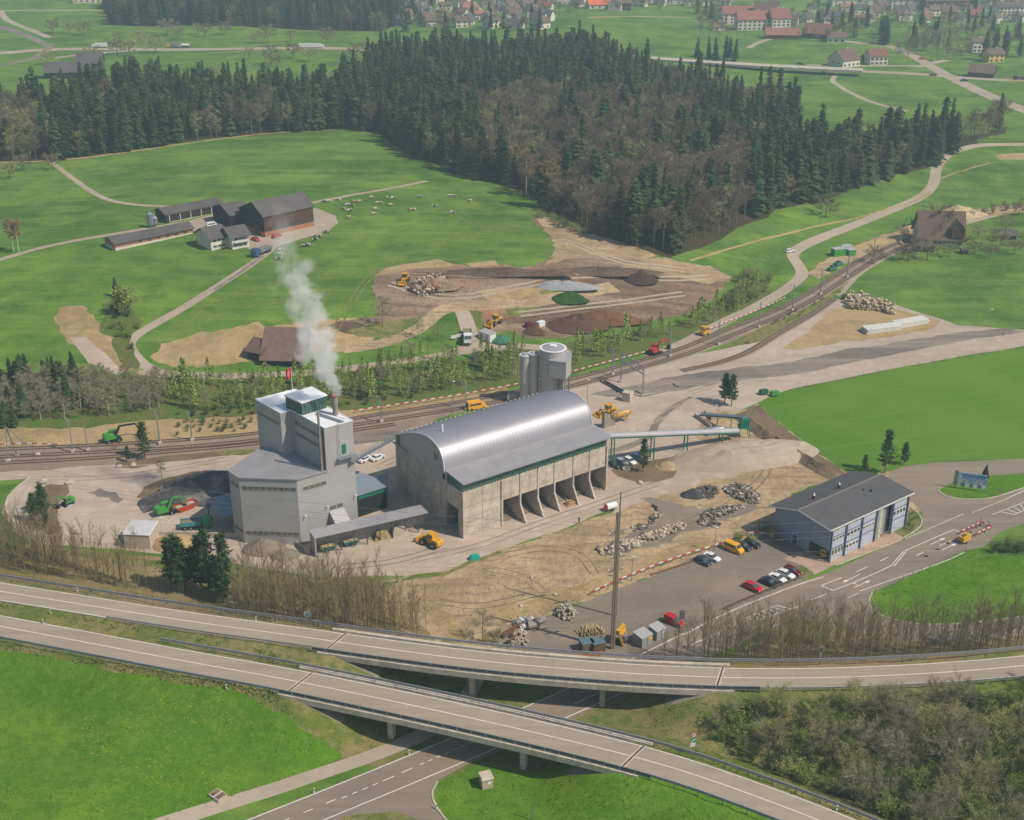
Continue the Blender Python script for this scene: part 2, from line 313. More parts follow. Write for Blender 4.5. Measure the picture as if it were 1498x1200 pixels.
def h(x, y):
    z = 0.0
    if y < 275:
        d = min(dseg(x, y, s) for s in SEG)
        z = max(0.0, DZ - 0.12 - max(0.0, d) / 1.75)
        if d < 0: z = DZ - 0.12
        # grass field at lower left stands above the side road
        f = 3.0 * sm(0, 1, (-45 - x + (y - 165) * .2) / 30) * sm(215, 195, y)
        f2 = 1.5 * sm(20, 70, x) * sm(215, 195, y)
        z = max(z, f, f2)
        return z
    yr = lerp_tab(T1tab, x)
    s = (y - yr) * .85
    if s > 10:
        k = 10 * sm(14, 90, s) * (1 - .55 * sm(60, 190, x)) 
        u = sm(40, 160, s)
        z = k + u * (1.6 * math.sin(x * .021 + 1) * math.cos(y * .017) + 1.1 * math.sin(x * .011 - y * .013 + 2))
        # landfill hollow
        z -= 0
    return z
def G(px, py):
    z1 = 16.0 if py < 620 else 7.0
    step = 1.0; z = z1
    x, y = U(px, py, z)
    if h(x, y) > z: return Vector((x, y, h(x, y)))
    while z > -2:
        zn = z - step; x, y = U(px, py, zn)
        if h(x, y) >= zn:
            lo, hi = zn, z
            for _ in range(10):
                m_ = (lo + hi) / 2; x, y = U(px, py, m_)
                if h(x, y) >= m_: lo = m_
                else: hi = m_
            x, y = U(px, py, hi); return Vector((x, y, h(x, y)))
        z = zn
    x, y = U(px, py, 0); return Vector((x, y, 0))
def Gz(px, py, z=0.0): x, y = U(px, py, z); return Vector((x, y, z))
# ------------------------------------------------------------------ ground regions
def jag(poly, amp, step, seed, closed=True):
    """subdivide a world polygon and make its border uneven"""
    out = []; n = len(poly)
    for i in range(n):
        a, b = poly[i], poly[(i + 1) % n]; L = math.hypot(b[0] - a[0], b[1] - a[1]); k = max(1, min(60, int(L / step)))
        for j in range(k):
            t = j / k; x = a[0] + (b[0] - a[0]) * t; y = a[1] + (b[1] - a[1]) * t
            q = mnoise.noise(Vector((x / (step * 2.2), y / (step * 2.2), seed))); q2 = mnoise.noise(Vector((x / (step * 2.2), y / (step * 2.2), seed + 40)))
            out.append((x + q * amp * 2 + R_.uniform(-.4, .4) * amp, y + q2 * amp * 2 + R_.uniform(-.4, .4) * amp))
    return out
def gp(pts, z=None): return [((G(*p) if z is None else Gz(p[0], p[1], z)).x, (G(*p) if z is None else Gz(p[0], p[1], z)).y) for p in pts]
def road_poly(pts, width, z=None, smooth=2):
    c = [Vector((x, y, 0)) for x, y in gp(pts, z)]; c = smooth_line(c, smooth)
    ws = width if isinstance(width, (list, tuple)) else [width, width]
    n = len(c); l = []; r = []
    for i, p in enumerate(c):
        d = (c[min(i + 1, n - 1)] - c[max(i - 1, 0)]).normalized(); wv = ws[0] + (ws[-1] - ws[0]) * i / (n - 1)
        u = Vector((-d.y, d.x, 0)) * wv / 2; l.append(p + u); r.append(p - u)
    return [(p.x, p.y) for p in l + r[::-1]]
REG = []   # (name, material, polygon) later ones lie over earlier ones
def reg(name, m, poly): REG.append((name, m, poly)); return poly
def area(name, m, pts, amp=.8, step=3, z=None):
    if step <= 4 and amp >= .5: step *= .6
    return reg(name, m, jag(gp(pts, z), amp, step, len(REG)))
def lane(name, m, pts, wd, z=None, amp=0.12, step=6): return reg(name, m, jag(road_poly(pts, wd, z), amp, step, len(REG)) if amp else road_poly(pts, wd, z))
# far country
F_C = [(525, 190), (560, 200), (600, 225), (640, 245), (700, 262), (750, 272), (790, 303), (830, 322), (880, 350), (960, 374), (1000, 370), (1060, 347), (1095, 322), (1160, 302), (1250, 277), (1330, 252), (1370, 237), (1440, 207), (1470, 196), (1474, 186), (1330, 216), (1165, 238), (1165, 168), (1000, 135), (850, 87), (560, 97), (545, 112), (530, 150)]
F_L = [(-60, 245), (0, 239), (90, 234), (180, 223), (300, 204), (490, 189), (525, 190), (545, 112), (480, 150), (330, 142), (190, 137), (100, 160), (0, 170), (-60, 180)]
F_T = [(160, 36), (220, 40), (330, 38), (552, 46), (600, 30), (560, 8), (150, 8)]
area("dry_verge", litter_m, [(-60, 800), (60, 798), (250, 818), (440, 846), (600, 846), (640, 935), (480, 924), (267, 894), (80, 863), (-60, 842)], .8, 4)
area("dry_verge", litter_m, [(900, 968), (1025, 968), (1150, 908), (1230, 918), (1320, 940), (1420, 936), (1520, 930), (1600, 940), (1331, 972), (1100, 985)], .5, 4)
area("office_verge", soil_m, [(1137, 742), (1250, 695), (1300, 690), (1345, 745), (1320, 790), (1215, 830), (1170, 832), (1120, 790)], .3, 4)
area("forest_floor", forestfl_m, F_C, 3, 10); area("forest_floor", forestfl_m, F_L, 3, 10); area("forest_floor", forestfl_m, F_T, 5, 20)
lane("far_road", lane_m, [(-60, 82), (0, 78), (70, 72), (160, 71), (300, 72), (550, 73), (560, 73)], 12)
lane("far_road", dark_m, [(0, 38), (30, 49), (60, 62), (75, 68), (62, 78), (50, 86), (30, 90), (0, 97)], [8, 5])
lane("far_road", lane_m, [(0, 16), (5, 24), (12, 31), (40, 42), (72, 55)], 6)
lane("far_road", lane_m, [(0, 16), (60, 15), (160, 15)], 5)
lane("far_road", lane_m, [(80, 85), (130, 78), (200, 74)], 5)
lane("far_road", lane_m, [(1180, 50), (1240, 62), (1300, 66), (1330, 78), (1360, 96), (1400, 118), (1440, 138), (1498, 162), (1570, 190)], [7, 11])
lane("far_road", lane_m, [(1240, 103), (1290, 106), (1340, 108), (1400, 113), (1470, 118), (1560, 116)], 10)
lane("far_road", lane_m, [(1180, 95), (1250, 97), (1340, 96)], 5)
lane("far_road", lane_m, [(1342, 98), (1365, 92), (1385, 88)], 6)
lane("farm_path", lane_m, [(1225, 107), (1216, 118), (1222, 122), (1240, 134), (1270, 148), (1300, 157), (1328, 163)], 3.5)
lane("far_road", lane_m, [(1095, 70), (1110, 62), (1130, 56)], 5)
lane("far_road", lane_m, [(655, 33), (690, 26), (700, 12), (690, 2)], 8)
lane("farm_path", tan_m, [(860, 26), (960, 24), (1010, 26)], 5)
lane("forest_path", tan_m, [(-20, 238), (90, 235), (180, 224), (300, 206), (400, 194), (490, 189)], 2.5, amp=.4)
# farm
lane("farm_path", lane_m, [(76, 238), (95, 252), (125, 275), (150, 290), (180, 298), (225, 302), (330, 303), (420, 300)], 2.6)
lane("farm_path", lane_m, [(-20, 385), (0, 380), (60, 362), (120, 350), (170, 342), (230, 332), (290, 322)], 3)
lane("farm_path", lane_m, [(440, 300), (500, 288), (560, 278), (625, 265)], 2.4)
area("farm_yard", lane_m, [(275, 323), (320, 312), (330, 300), (420, 300), (465, 305), (492, 316), (495, 326), (480, 338), (440, 350), (405, 362), (392, 374), (378, 378), (370, 368), (350, 356), (300, 345), (270, 335)], .4, 4)
lane("farm_road", lane_m, [(388, 372), (360, 392), (310, 425), (265, 453), (225, 475), (200, 490), (188, 503), (196, 520), (215, 538), (245, 549), (300, 549)], [3.4, 3.6])
lane("wet_road_strip", dark_m, [(384, 375), (350, 400), (312, 425)], 1.5)
area("bare_slope", tan_m, [(222, 522), (238, 504), (290, 489), (340, 479), (378, 470), (398, 478), (480, 466), (520, 466), (550, 478), (546, 500), (500, 515), (440, 512), (400, 520), (340, 534), (262, 538), (235, 533)], .8, 3)
area("ploughed_earth", plough_m, [(478, 476), (510, 468), (548, 478), (545, 490), (505, 488)], .6, 3)
area("bare_slope", tan_m, [(78, 468), (92, 448), (122, 446), (150, 478), (172, 505), (205, 540), (175, 546), (132, 522), (95, 495)], .8, 3)
area("gravel_track", gravel_m, [(100, 493), (125, 493), (150, 515), (182, 545), (170, 549), (130, 530)], .4, 3)
area("scrub_ground", scrub_m, [(150, 445), (180, 430), (205, 470), (190, 500), (205, 540), (185, 540), (150, 480)], 1, 4)
# strip between the lower path and the railway
area("scrub_ground", scrub_m, [(-60, 540), (100, 545), (200, 552), (330, 556), (450, 552), (520, 545), (600, 535), (700, 520), (770, 505), (850, 500), (900, 490), (1000, 470), (1050, 440), (1090, 405), (1130, 400), (1130, 430), (1060, 475), (980, 500), (900, 528), (830, 552), (745, 568), (640, 588), (520, 602), (374, 612), (200, 620), (-60, 628)], 1.5, 5)
area("soil_bank", tan_m, [(-60, 625), (0, 622), (60, 627), (130, 625), (210, 615), (300, 612), (374, 608), (450, 603), (515, 600), (600, 590), (740, 566), (745, 578), (600, 602), (515, 615), (374, 640), (250, 648), (120, 655), (-60, 662)], .7, 4)
lane("gravel_path", lane_m, [(200, 545), (245, 549), (330, 551), (430, 548), (520, 538), (600, 528), (680, 514), (720, 504), (790, 508), (835, 514)], [3.0, 4])
area("gravel_path", lane_m, [(640, 520), (668, 508), (690, 500), (712, 500), (735, 505), (760, 512), (700, 514)], .3, 3)
# landfill
area("landfill_ground", pit_m, [(548, 402), (562, 392), (600, 386), (640, 380), (668, 388), (700, 390), (725, 386), (760, 392), (790, 386), (812, 370), (812, 358), (800, 342), (778, 322), (785, 315), (830, 332), (900, 366), (960, 378), (1040, 390), (1070, 406), (1052, 428), (1030, 447), (1000, 462), (950, 472), (880, 486), (830, 494), (770, 496), (742, 482), (715, 494), (680, 470), (664, 452), (640, 458), (620, 474), (596, 470), (556, 475), (500, 470), (555, 462), (548, 430)], .8, 3)
area("cut_bank", tan_m, [(548, 404), (560, 393), (600, 386), (640, 379), (668, 388), (655, 390), (600, 394), (562, 402)], .4, 3)
area("cut_bank", tan_m, [(682, 385), (725, 381), (728, 388), (690, 391)], .4, 3)
area("landfill_bank", soil_m, [(782, 318), (800, 318), (850, 340), (960, 374), (940, 382), (860, 372), (800, 388), (812, 366), (806, 345)], .8, 3)
area("landfill_bank", soil_m, [(960, 376), (1040, 391), (1070, 406), (1040, 415), (960, 400), (900, 392)], .8, 3)
area("verge_grass", verge_m, [(735, 446), (770, 428), (800, 424), (850, 428), (852, 440), (800, 444), (760, 462), (742, 460)], .6, 3)
area("verge_grass", verge_m, [(668, 468), (690, 452), (705, 458), (708, 480), (692, 488)], .6, 3)
area("tan_clearing", tan_m, [(700, 425), (790, 420), (790, 432), (760, 440), (715, 440)], .8, 3)
lane("landfill_track", lane_m, [(658, 450), (675, 452), (682, 470), (688, 490), (702, 505)], [4.5, 5.5])
lane("landfill_track", soil_m, [(-0 + 500, 512), (560, 504), (600, 488), (630, 468), (645, 452), (700, 446), (770, 445), (840, 430), (900, 420)], [4, 7], amp=.5)
area("verge_grass", verge_m, [(505, 485), (560, 470), (600, 466), (618, 462), (600, 478), (570, 494), (520, 492)], .5, 3)
# country road and lanes on the right
lane("country_road", lane_m, [(948, 522), (1000, 503), (1048, 476), (1098, 453), (1140, 430), (1165, 412), (1176, 400), (1166, 385), (1158, 374), (1166, 364), (1200, 348), (1260, 325), (1310, 305), (1350, 288), (1367, 270), (1369, 245), (1385, 226), (1415, 215), (1450, 211), (1570, 212)], [4.5, 5])
lane("farm_lane", lane_m, [(1225, 432), (1250, 402), (1290, 377), (1330, 358), (1390, 333), (1440, 318), (1498, 305), (1570, 295)], 3.6)
lane("worn_track", tan_m, [(1010, 381), (1100, 355), (1200, 330), (1280, 312), (1345, 292), (1362, 280)], 1.2, amp=.4)
lane("worn_track", tan_m, [(1375, 262), (1400, 252), (1450, 238)], 1, amp=.4)
area("soil_bank", soil_m, [(1180, 400), (1200, 385), (1240, 362), (1290, 345), (1350, 328), (1360, 336), (1300, 362), (1240, 385), (1200, 408)], .6, 3)
area("riding_arena", tan_m, [(1455, 226), (1498, 224), (1560, 222), (1560, 236), (1498, 234), (1462, 233)], .3, 5)
area("plot_bank", soil_m, [(1400, 318), (1430, 306), (1470, 302), (1530, 296), (1530, 306), (1440, 318), (1405, 325)], .8, 4)
# railway corridor
area("track_ballast_bed", ballast_m, [(-60, 662), (0, 655), (120, 650), (250, 645), (374, 634), (515, 611), (640, 591), (745, 573), (829, 555), (917, 531), (1000, 508), (1048, 486), (1158, 444), (1238, 391), (1277, 368), (1354, 338), (1390, 328), (1400, 338), (1354, 352), (1290, 378), (1250, 400), (1175, 452), (1110, 482), (1060, 505), (1000, 519), (930, 540), (860, 558), (800, 572), (640, 612), (600, 640), (515, 648), (374, 664), (250, 674), (100, 685), (-60, 696)], .3, 4)
area("verge_grass", verge_m, [(1050, 512), (1100, 488), (1160, 458), (1215, 425), (1248, 402), (1225, 432), (1190, 452), (1130, 490), (1100, 505)], .6, 3)
# plant yard
YARD = [(-60, 697), (0, 692), (100, 684), (200, 677), (374, 663), (520, 650), (590, 642), (640, 620), (745, 592), (800, 572), (860, 560), (930, 542), (1000, 522), (1060, 510), (1100, 503), (1140, 490), (1190, 460), (1217, 437), (1290, 440), (1380, 468), (1400, 476), (1498, 483), (1570, 486), (1570, 498), (1498, 507), (1400, 522), (1300, 541), (1200, 560), (1160, 569), (1130, 577), (1110, 590), (1075, 606), (1040, 604), (1030, 650), (985, 690), (960, 690), (900, 742), (830, 772), (740, 803), (690, 826), (640, 838), (600, 842), (480, 845), (420, 838), (300, 818), (170, 803), (60, 797), (20, 778), (3, 750), (10, 725), (42, 700), (0, 704), (-60, 712)]
area("plant_yard_gravel", gravel_m, YARD, .35, 4)
area("bare_earth_ground", soil_m, [(1000, 640), (1050, 600), (1075, 604), (1100, 597), (1112, 590), (1130, 612), (1140, 622), (1175, 645), (1240, 692), (1252, 700), (1180, 712), (1135, 742), (1137, 768), (1100, 790), (1040, 808), (1000, 822), (943, 848), (880, 873), (800, 900), (735, 925), (725, 948), (640, 940), (605, 908), (560, 880), (560, 848), (600, 842), (645, 836), (690, 824), (740, 803), (830, 773), (900, 745), (950, 712), (985, 690), (1020, 660)], .7, 3)
area("verge_grass", verge_m, [(600, 842), (650, 836), (725, 806), (735, 808), (700, 822), (650, 842), (560, 852), (440, 852), (250, 822), (60, 800), (60, 806), (200, 826), (400, 862), (560, 862)], .5, 3)
area("gravel_terrace", gravel_m, [(1018, 690), (1030, 668), (1060, 652), (1090, 640), (1110, 645), (1130, 665), (1142, 680), (1110, 688), (1085, 690), (1060, 702), (1020, 700)], .5, 3)
lane("haul_track", gravel_m, [(1010, 600), (985, 610), (978, 625), (1000, 640), (1018, 655), (1020, 680), (1000, 700), (960, 712), (920, 725), (880, 740)], [7, 10], amp=.6)
area("grey_rubble_ground", lot_m, [(935, 728), (1000, 738), (1030, 745), (1060, 740), (1110, 738), (1100, 750), (1050, 760), (1030, 770), (960, 800), (900, 810), (880, 800), (930, 780), (960, 760), (955, 742)], .8, 3)
lane("earth_track", tan_m, [(720, 905), (780, 890), (850, 868), (920, 838), (1000, 805), (1050, 790)], [6, 5], amp=.6)
area("soil_strip", bed_m, [(1075, 606), (1110, 590), (1140, 620), (1190, 658), (1240, 694), (1222, 700), (1165, 655), (1120, 632)], .5, 3)
area("planting_bed", bed_m, [(170, 676), (260, 665), (330, 660), (372, 664), (320, 668), (230, 678), (200, 686), (170, 684)], .4, 3)
area("planting_bed", bed_m, [(36, 742), (50, 718), (75, 708), (100, 710), (100, 722), (86, 735), (82, 755), (90, 775), (70, 782), (48, 770)], .4, 2.5)
area("planting_bed", bed_m, [(200, 728), (212, 712), (240, 700), (285, 690), (330, 688), (334, 694), (280, 700), (240, 712), (215, 730)], .4, 2.5)
area("planting_bed", bed_m, [(892, 688), (915, 680), (960, 672), (1000, 664), (998, 682), (985, 698), (960, 706), (930, 706), (905, 696)], .4, 3)
area("verge_grass", verge_m, [(310, 660), (376, 657), (376, 662), (330, 667)], .2, 3)
area("ash_ground", ash_m, [(198, 736), (212, 728), (240, 712), (285, 692), (332, 694), (340, 720), (338, 740), (300, 742), (262, 740), (235, 748), (212, 750)], .6, 2)
area("ash_stain", dark_m, [(128, 720), (145, 716), (170, 720), (182, 730), (170, 735), (150, 728)], .6, 2)
area("dark_asphalt_area", dark_m, [(860, 578), (920, 565), (1000, 548), (1060, 540), (1140, 532), (1250, 510), (1400, 487), (1470, 480), (1498, 486), (1400, 500), (1290, 522), (1180, 545), (1060, 560), (990, 572), (900, 580)], .5, 4)
area("tan_field_ground", tan_m, [(1142, 510), (1175, 490), (1215, 455), (1240, 448), (1310, 452), (1375, 470), (1360, 482), (1300, 494), (1230, 500), (1170, 512)], .7, 4)
area("dark_asphalt_area", dark_m, [(515, 640), (580, 630), (640, 618), (700, 604), (700, 612), (620, 636), (515, 652)], .3, 4)
lane("tyre_marked_road", lane_m, [(560, 690), (600, 668), (640, 650)], 9)
lane("dark_tyre_track", dark_m, [(1010, 580), (975, 600), (962, 615), (950, 640), (920, 655), (885, 662)], [1.6, 3], amp=.5)
# tyre tracks pressed into the yard and the bare ground
def tyre(pts, m=dark_m, gauge=1.9, wd=.45):
    c = smooth_line([G(*p) for p in pts], 2)
    for sg in (-gauge / 2, gauge / 2):
        l, r = off0(c, sg + wd / 2), off0(c, sg - wd / 2); reg("tyre_track", m, jag([(p.x, p.y) for p in l + r[::-1]], .12, 2.5, len(REG)))
def off0(c, d):
    out = []
    for i, p in enumerate(c):
        t = (c[min(i + 1, len(c) - 1)] - c[max(i - 1, 0)]); t.z = 0; t.normalize(); out.append(p + Vector((-t.y, t.x, 0)) * d)
    return out
for k_, pts in enumerate(([(60, 700), (150, 700), (230, 690), (330, 672)], [(30, 740), (45, 705), (110, 690), (220, 682)], [(600, 820), (700, 800), (790, 765), (880, 735), (960, 708)], [(620, 828), (740, 788), (840, 756), (930, 722)], [(500, 830), (580, 822), (650, 800)], [(900, 640), (950, 620), (1000, 590), (1060, 570), (1140, 550)], [(560, 680), (620, 655), (680, 630)], [(870, 605), (930, 600), (990, 575), (1070, 556)], [(1010, 575), (1100, 548), (1250, 520), (1400, 500)], [(120, 760), (170, 745), (240, 765), (210, 785)])): tyre(pts, (dark_m, lane_m, lot_m, lane_m)[k_ % 4], 1.9, .35)
for k_, pts in enumerate(([(740, 812), (800, 800), (850, 810), (870, 840)], [(700, 830), (760, 840), (800, 870)], [(960, 790), (1010, 760), (1060, 745), (1120, 700), (1130, 660)], [(640, 880), (700, 890), (780, 870)], [(930, 745), (980, 760), (1030, 740)], [(1110, 620), (1170, 670), (1220, 700)])): tyre(pts, (bed_m, lot_m, bed_m)[k_ % 3], 2.0, .28)
for k_, pts in enumerate(([(570, 415), (650, 440), (760, 420), (850, 400), (960, 410), (1040, 405)], [(600, 400), (720, 408), (840, 395)], [(760, 460), (840, 450), (930, 440), (1000, 430)], [(740, 470), (800, 465), (870, 455)], [(820, 350), (900, 385), (1000, 395)])): tyre(pts, (lane_m, plough_m)[k_ % 2], 2.6, 1.0)
for k_, pts in enumerate(([(480, 500), (560, 420 - 40), (700, 340), (760, 330)], [(250, 480), (300, 450), (400, 410), (520, 400)], [(230, 500), (290, 470), (380, 440), (480, 440)], [(640, 300), (690, 330), (760, 340)])): tyre(pts, verge_m, 2.0, .5)
# crops
area("crop_field", crop_m, [(1112, 592), (1130, 578), (1160, 570), (1300, 543), (1498, 509), (1600, 492), (1600, 668), (1498, 671), (1365, 676), (1310, 684), (1296, 692), (1245, 692), (1172, 640), (1138, 616), (1122, 604)], .5, 4)
# parking
area("parking_lot", lot_m, [(1137, 770), (1150, 790), (1180, 806), (1172, 826), (1190, 838), (1165, 855), (1090, 886), (1065, 893), (1000, 925), (945, 960), (900, 965), (760, 950), (735, 948), (728, 935), (790, 906), (875, 872), (940, 849), (1000, 823), (1050, 800), (1100, 792)], .25, 3)
ROADP = [(250, 1240), (363, 1198), (500, 1144), (580, 1111), (663, 1078), (767, 1034), (833, 1006), (923, 964), (1000, 925), (1065, 892), (1165, 853), (1205, 841), (1288, 803), (1330, 787), (1350, 772), (1349, 750), (1338, 738), (1310, 715), (1299, 700), (1302, 690), (1320, 683), (1365, 677), (1500, 671), (1600, 665), (1600, 722), (1498, 766), (1460, 780), (1440, 800), (1411, 806), (1340, 839), (1276, 867), (1270, 880), (1276, 893), (1300, 906), (1350, 914), (1420, 912), (1498, 902), (1600, 890), (1600, 920), (1498, 930), (1400, 938), (1320, 940), (1230, 918), (1165, 905), (1100, 932), (1025, 970), (910, 1018), (833, 1052), (730, 1099), (680, 1120), (640, 1142), (630, 1160), (640, 1184), (665, 1212), (700, 1240)]
reg("main_road", asph_m, gp(ROADP, 0))
area("verge_grass", verge_m, [(500, 1196), (530, 1190), (580, 1188), (620, 1200), (660, 1235), (480, 1235)], .2, 3, 0)
area("sign_island_grass", near_m, [(1374, 717), (1398, 703), (1440, 697), (1498, 692), (1570, 689), (1570, 700), (1498, 714), (1445, 730), (1410, 730), (1384, 724)], .1, 2, 0)
area("shrub_bed", verge_m, [(1310, 772), (1331, 745), (1345, 752), (1350, 765), (1343, 775), (1322, 786), (1308, 780)], .2, 2, 0)
reg("brick_pavement", paver_m, gp([(1146, 818), (1169, 807), (1190, 816), (1212, 818), (1304, 779), (1318, 786), (1222, 826), (1192, 841), (1182, 834), (1166, 824)], 0))
area("verge_grass", verge_m, [(1160, 832), (1172, 826), (1190, 838), (1180, 842)], .2, 2, 0)
lane("cycle_path", lane_m, [(200, 1228), (267, 1200), (330, 1176), (420, 1148), (500, 1121), (570, 1096), (630, 1070), (675, 1035), (690, 1010), (700, 985)], 3.2, z=0, amp=.1)
lane("worn_track", tan_m, [(600, 880), (650, 905), (680, 935), (700, 985)], [5, 3], amp=.6)
# ground around the motorway
NEARF = [(-60, 960), (0, 950), (133, 974), (260, 1000), (360, 1018), (400, 1035), (440, 1062), (480, 1090), (500, 1108), (420, 1140), (330, 1170), (250, 1200), (150, 1240), (-60, 1260)]
REG.insert(0, ("near_meadow", near_m, jag(gp(NEARF), .6, 3, 77)))
REG.insert(1, ("near_meadow", near_m, jag(gp([(1276, 868), (1340, 838), (1411, 806), (1498, 812), (1600, 820), (1600, 888), (1498, 900), (1350, 914), (1290, 900)], 0), .3, 3, 78)))
REG.insert(2, ("near_meadow", near_m, jag(gp([(640, 1145), (700, 1118), (790, 1130), (920, 1142), (1000, 1165), (1131, 1210), (1160, 1250), (700, 1250), (640, 1184)], 0), .3, 3, 79)))
slope0 = [(p.x, p.y) for p in side(AC, HWA + 14)] + [(p.x, p.y) for p in side(BC, -HWB - 7)][::-1]
slope = jag(slope0, .25, 3, 5)
REG.insert(0, ("embankment_grass", verge_m, slope))

for c_, hw_p, k_, sg_ in ((AC, HWA, A_S, 1), (AC, HWA, A_E, -1), (BC, HWB, B_S, 1), (BC, HWB, B_E, -1)):
    d_ = (c_[k_ + 1] - c_[k_ - 1]).normalized() * sg_; u_ = Vector((-d_.y, d_.x, 0)) * (hw_p + 1.3); p_ = c_[k_] + d_ * 1.0
    REG.insert(5, ("slope_paving", pave_m, [(q.x, q.y) for q in (p_ - u_, p_ + u_, p_ + u_ + d_ * 9, p_ - u_ + d_ * 9)]))
XB, YB0, YB1 = 1500, 60, 3200
base_poly = [(-XB, YB0), (XB, YB0), (XB, YB1), (-XB, YB1)]
verts = []; faces = []
def addp(poly):
    if sum(a[0] * b[1] - b[0] * a[1] for a, b in zip(poly, poly[1:] + poly[:1])) < 0: poly = poly[::-1]
    k = len(verts); verts.extend(Vector((x, y)) for x, y in poly); faces.append(list(range(k, k + len(poly))))
addp(base_poly)
for _, _, poly in REG: addp([(min(XB - 1, max(-XB + 1, x)), min(YB1 - 1, max(YB0 + 1, y))) for x, y in poly])
def grid(x0, x1, y0, y1, st):
    y = y0
    while y < y1:
        x = x0
        while x < x1: verts.append(Vector((x + R_.uniform(-.2, .2) * st, y + R_.uniform(-.2, .2) * st))); x += st
        y += st
grid(-165, 235, 120, 280, 3.8); grid(-330, 330, 300, 620, 11); grid(-640, 640, 622, 1420, 30); grid(-1400, 1400, 1430, 3150, 120)
edges_ = [(f[i], f[(i + 1) % len(f)]) for f in faces for i in range(len(f))]
cdt = delaunay_2d_cdt(verts, edges_, [], 0, 1e-3, False)
cv, cf = cdt[0], cdt[2]
import numpy as np
CX = np.array([(v.x, v.y) for v in cv]); TR = np.array([tuple(f) for f in cf]); CE = CX[TR].mean(axis=1); own = np.zeros(len(TR), int)
for k, f in enumerate(faces):
    if k == 0: continue
    P_ = np.array([(verts[i].x, verts[i].y) for i in f]); lo, hi_ = P_.min(0), P_.max(0)
    ix = np.nonzero((CE[:, 0] > lo[0]) & (CE[:, 0] < hi_[0]) & (CE[:, 1] > lo[1]) & (CE[:, 1] < hi_[1]))[0]
    if not len(ix): continue
    q = CE[ix]; ins = np.zeros(len(ix), bool); A_, B_ = P_, np.roll(P_, -1, 0)
    for a, b in zip(A_, B_):
        if a[1] == b[1]: continue
        c_ = (a[1] > q[:, 1]) != (b[1] > q[:, 1]); ins ^= c_ & (q[:, 0] < (b[0] - a[0]) * (q[:, 1] - a[1]) / (b[1] - a[1]) + a[0])
    own[ix[ins]] = k
of = own
zz = [h(v.x, v.y) for v in cv]
bk = {}
for f, o in zip(cf, of): bk.setdefault(int(o), []).append(f)
for k, fl in bk.items():
    name, m = ("meadow", grass_m) if k == 0 else REG[k - 1][:2]
    idx = {}; vv = []; ff = []
    for f in fl:
        t = []
        for i in f:
            if i not in idx: idx[i] = len(vv); vv.append((cv[i].x, cv[i].y, zz[i]))
            t.append(idx[i])
        a, b, c = vv[t[0]], vv[t[1]], vv[t[2]]
        if (b[0] - a[0]) * (c[1] - a[1]) - (b[1] - a[1]) * (c[0] - a[0]) < 0: t = t[::-1]
        ff.append(t)
    me = bpy.data.meshes.new(name); me.from_pydata(vv, [], ff); me.materials.append(m)
    me.polygons.foreach_set("use_smooth", [True] * len(ff)); me.update()
    struct(link(name, me))

# painted lines on the road: thin sheets a little above it
def strip(mb, pts, wd, dz=.03, mi=0, z=0.0, world=None):
    c = world or [Gz(p[0], p[1], z) for p in pts]
    n = len(c); l = []; r = []
    for i, p in enumerate(c):
        d = (c[min(i + 1, n - 1)] - c[max(i - 1, 0)]); d.z = 0; d.normalize(); u = Vector((-d.y, d.x, 0)) * wd / 2
        l.append(p + u + Vector((0, 0, dz))); r.append(p - u + Vector((0, 0, dz)))
    for i in range(n - 1): mb.face([r[i], r[i + 1], l[i + 1], l[i]], mi)
paint = struct(link("road_paint_marks", None))
def edge(pts, wd=.2, name="edge_line"):
    mb = MB(); c = smooth_line([Gz(*p) for p in pts], 2) if len(pts) > 2 else [Gz(*p) for p in pts]; strip(mb, None, wd, world=c); mb.build(name, white_m, paint)
def dashes(a, b, n, frac=.5, wd=.18, name="lane_dash"):
    A, B = Gz(*a), Gz(*b)
    for i in range(n):
        t = i / n; mb = MB(); strip(mb, None, wd, world=[A.lerp(B, t), A.lerp(B, t + frac / n)]); mb.build(name, white_m, paint)
edge([(300, 1224), (363, 1200), (500, 1146), (663, 1079)]); edge([(663, 1079), (767, 1035), (833, 1007), (923, 965), (1000, 927)])
edge([(500, 1189), (600, 1148), (730, 1093), (833, 1048), (910, 1014)]); edge([(420, 1222), (500, 1189)])
edge([(966, 965), (1020, 939), (1060, 922)]); edge([(1020, 969), (1080, 940), (1145, 910)], .15)
edge([(1000, 929), (1065, 895), (1165, 856), (1205, 844)], .24, "kerb_line"); edge([(1258, 865), (1300, 850), (1385, 821), (1411, 808)])
dashes((500, 1168), (560, 1143), 4, .5); dashes((614, 1119), (697, 1083), 7, .55); dashes((560, 1143), (614, 1119), 2, .6)
dashes((340, 1232), (510, 1162), 5, .4); dashes((840, 1030), (905, 1001), 1, 1, .2)
dashes((1186, 878), (1210, 869), 1, 1); dashes((1252, 837), (1268, 830), 1, 1); dashes((1288, 821), (1300, 815), 1, 1); dashes((1240, 875), (1256, 868), 1, 1)
dashes((1027, 938), (1060, 925), 3, .6); dashes((1325, 788), (1410, 752), 22, .55, .3, "give_way_dash"); dashes((1423, 750), (1470, 731), 14, .55, .3, "give_way_dash")
edge([(1470, 731), (1498, 718)]); edge([(1201, 857), (1232, 845)]); edge([(1201, 857), (1219, 864)], .3); edge([(1219, 864), (1260, 848), (1306, 827)])
edge([(1305, 826), (1322, 807)], .2); edge([(1308, 828), (1326, 807)], .2); edge([(1322, 807), (1360, 790), (1396, 775)]); edge([(1396, 775), (1408, 781)])
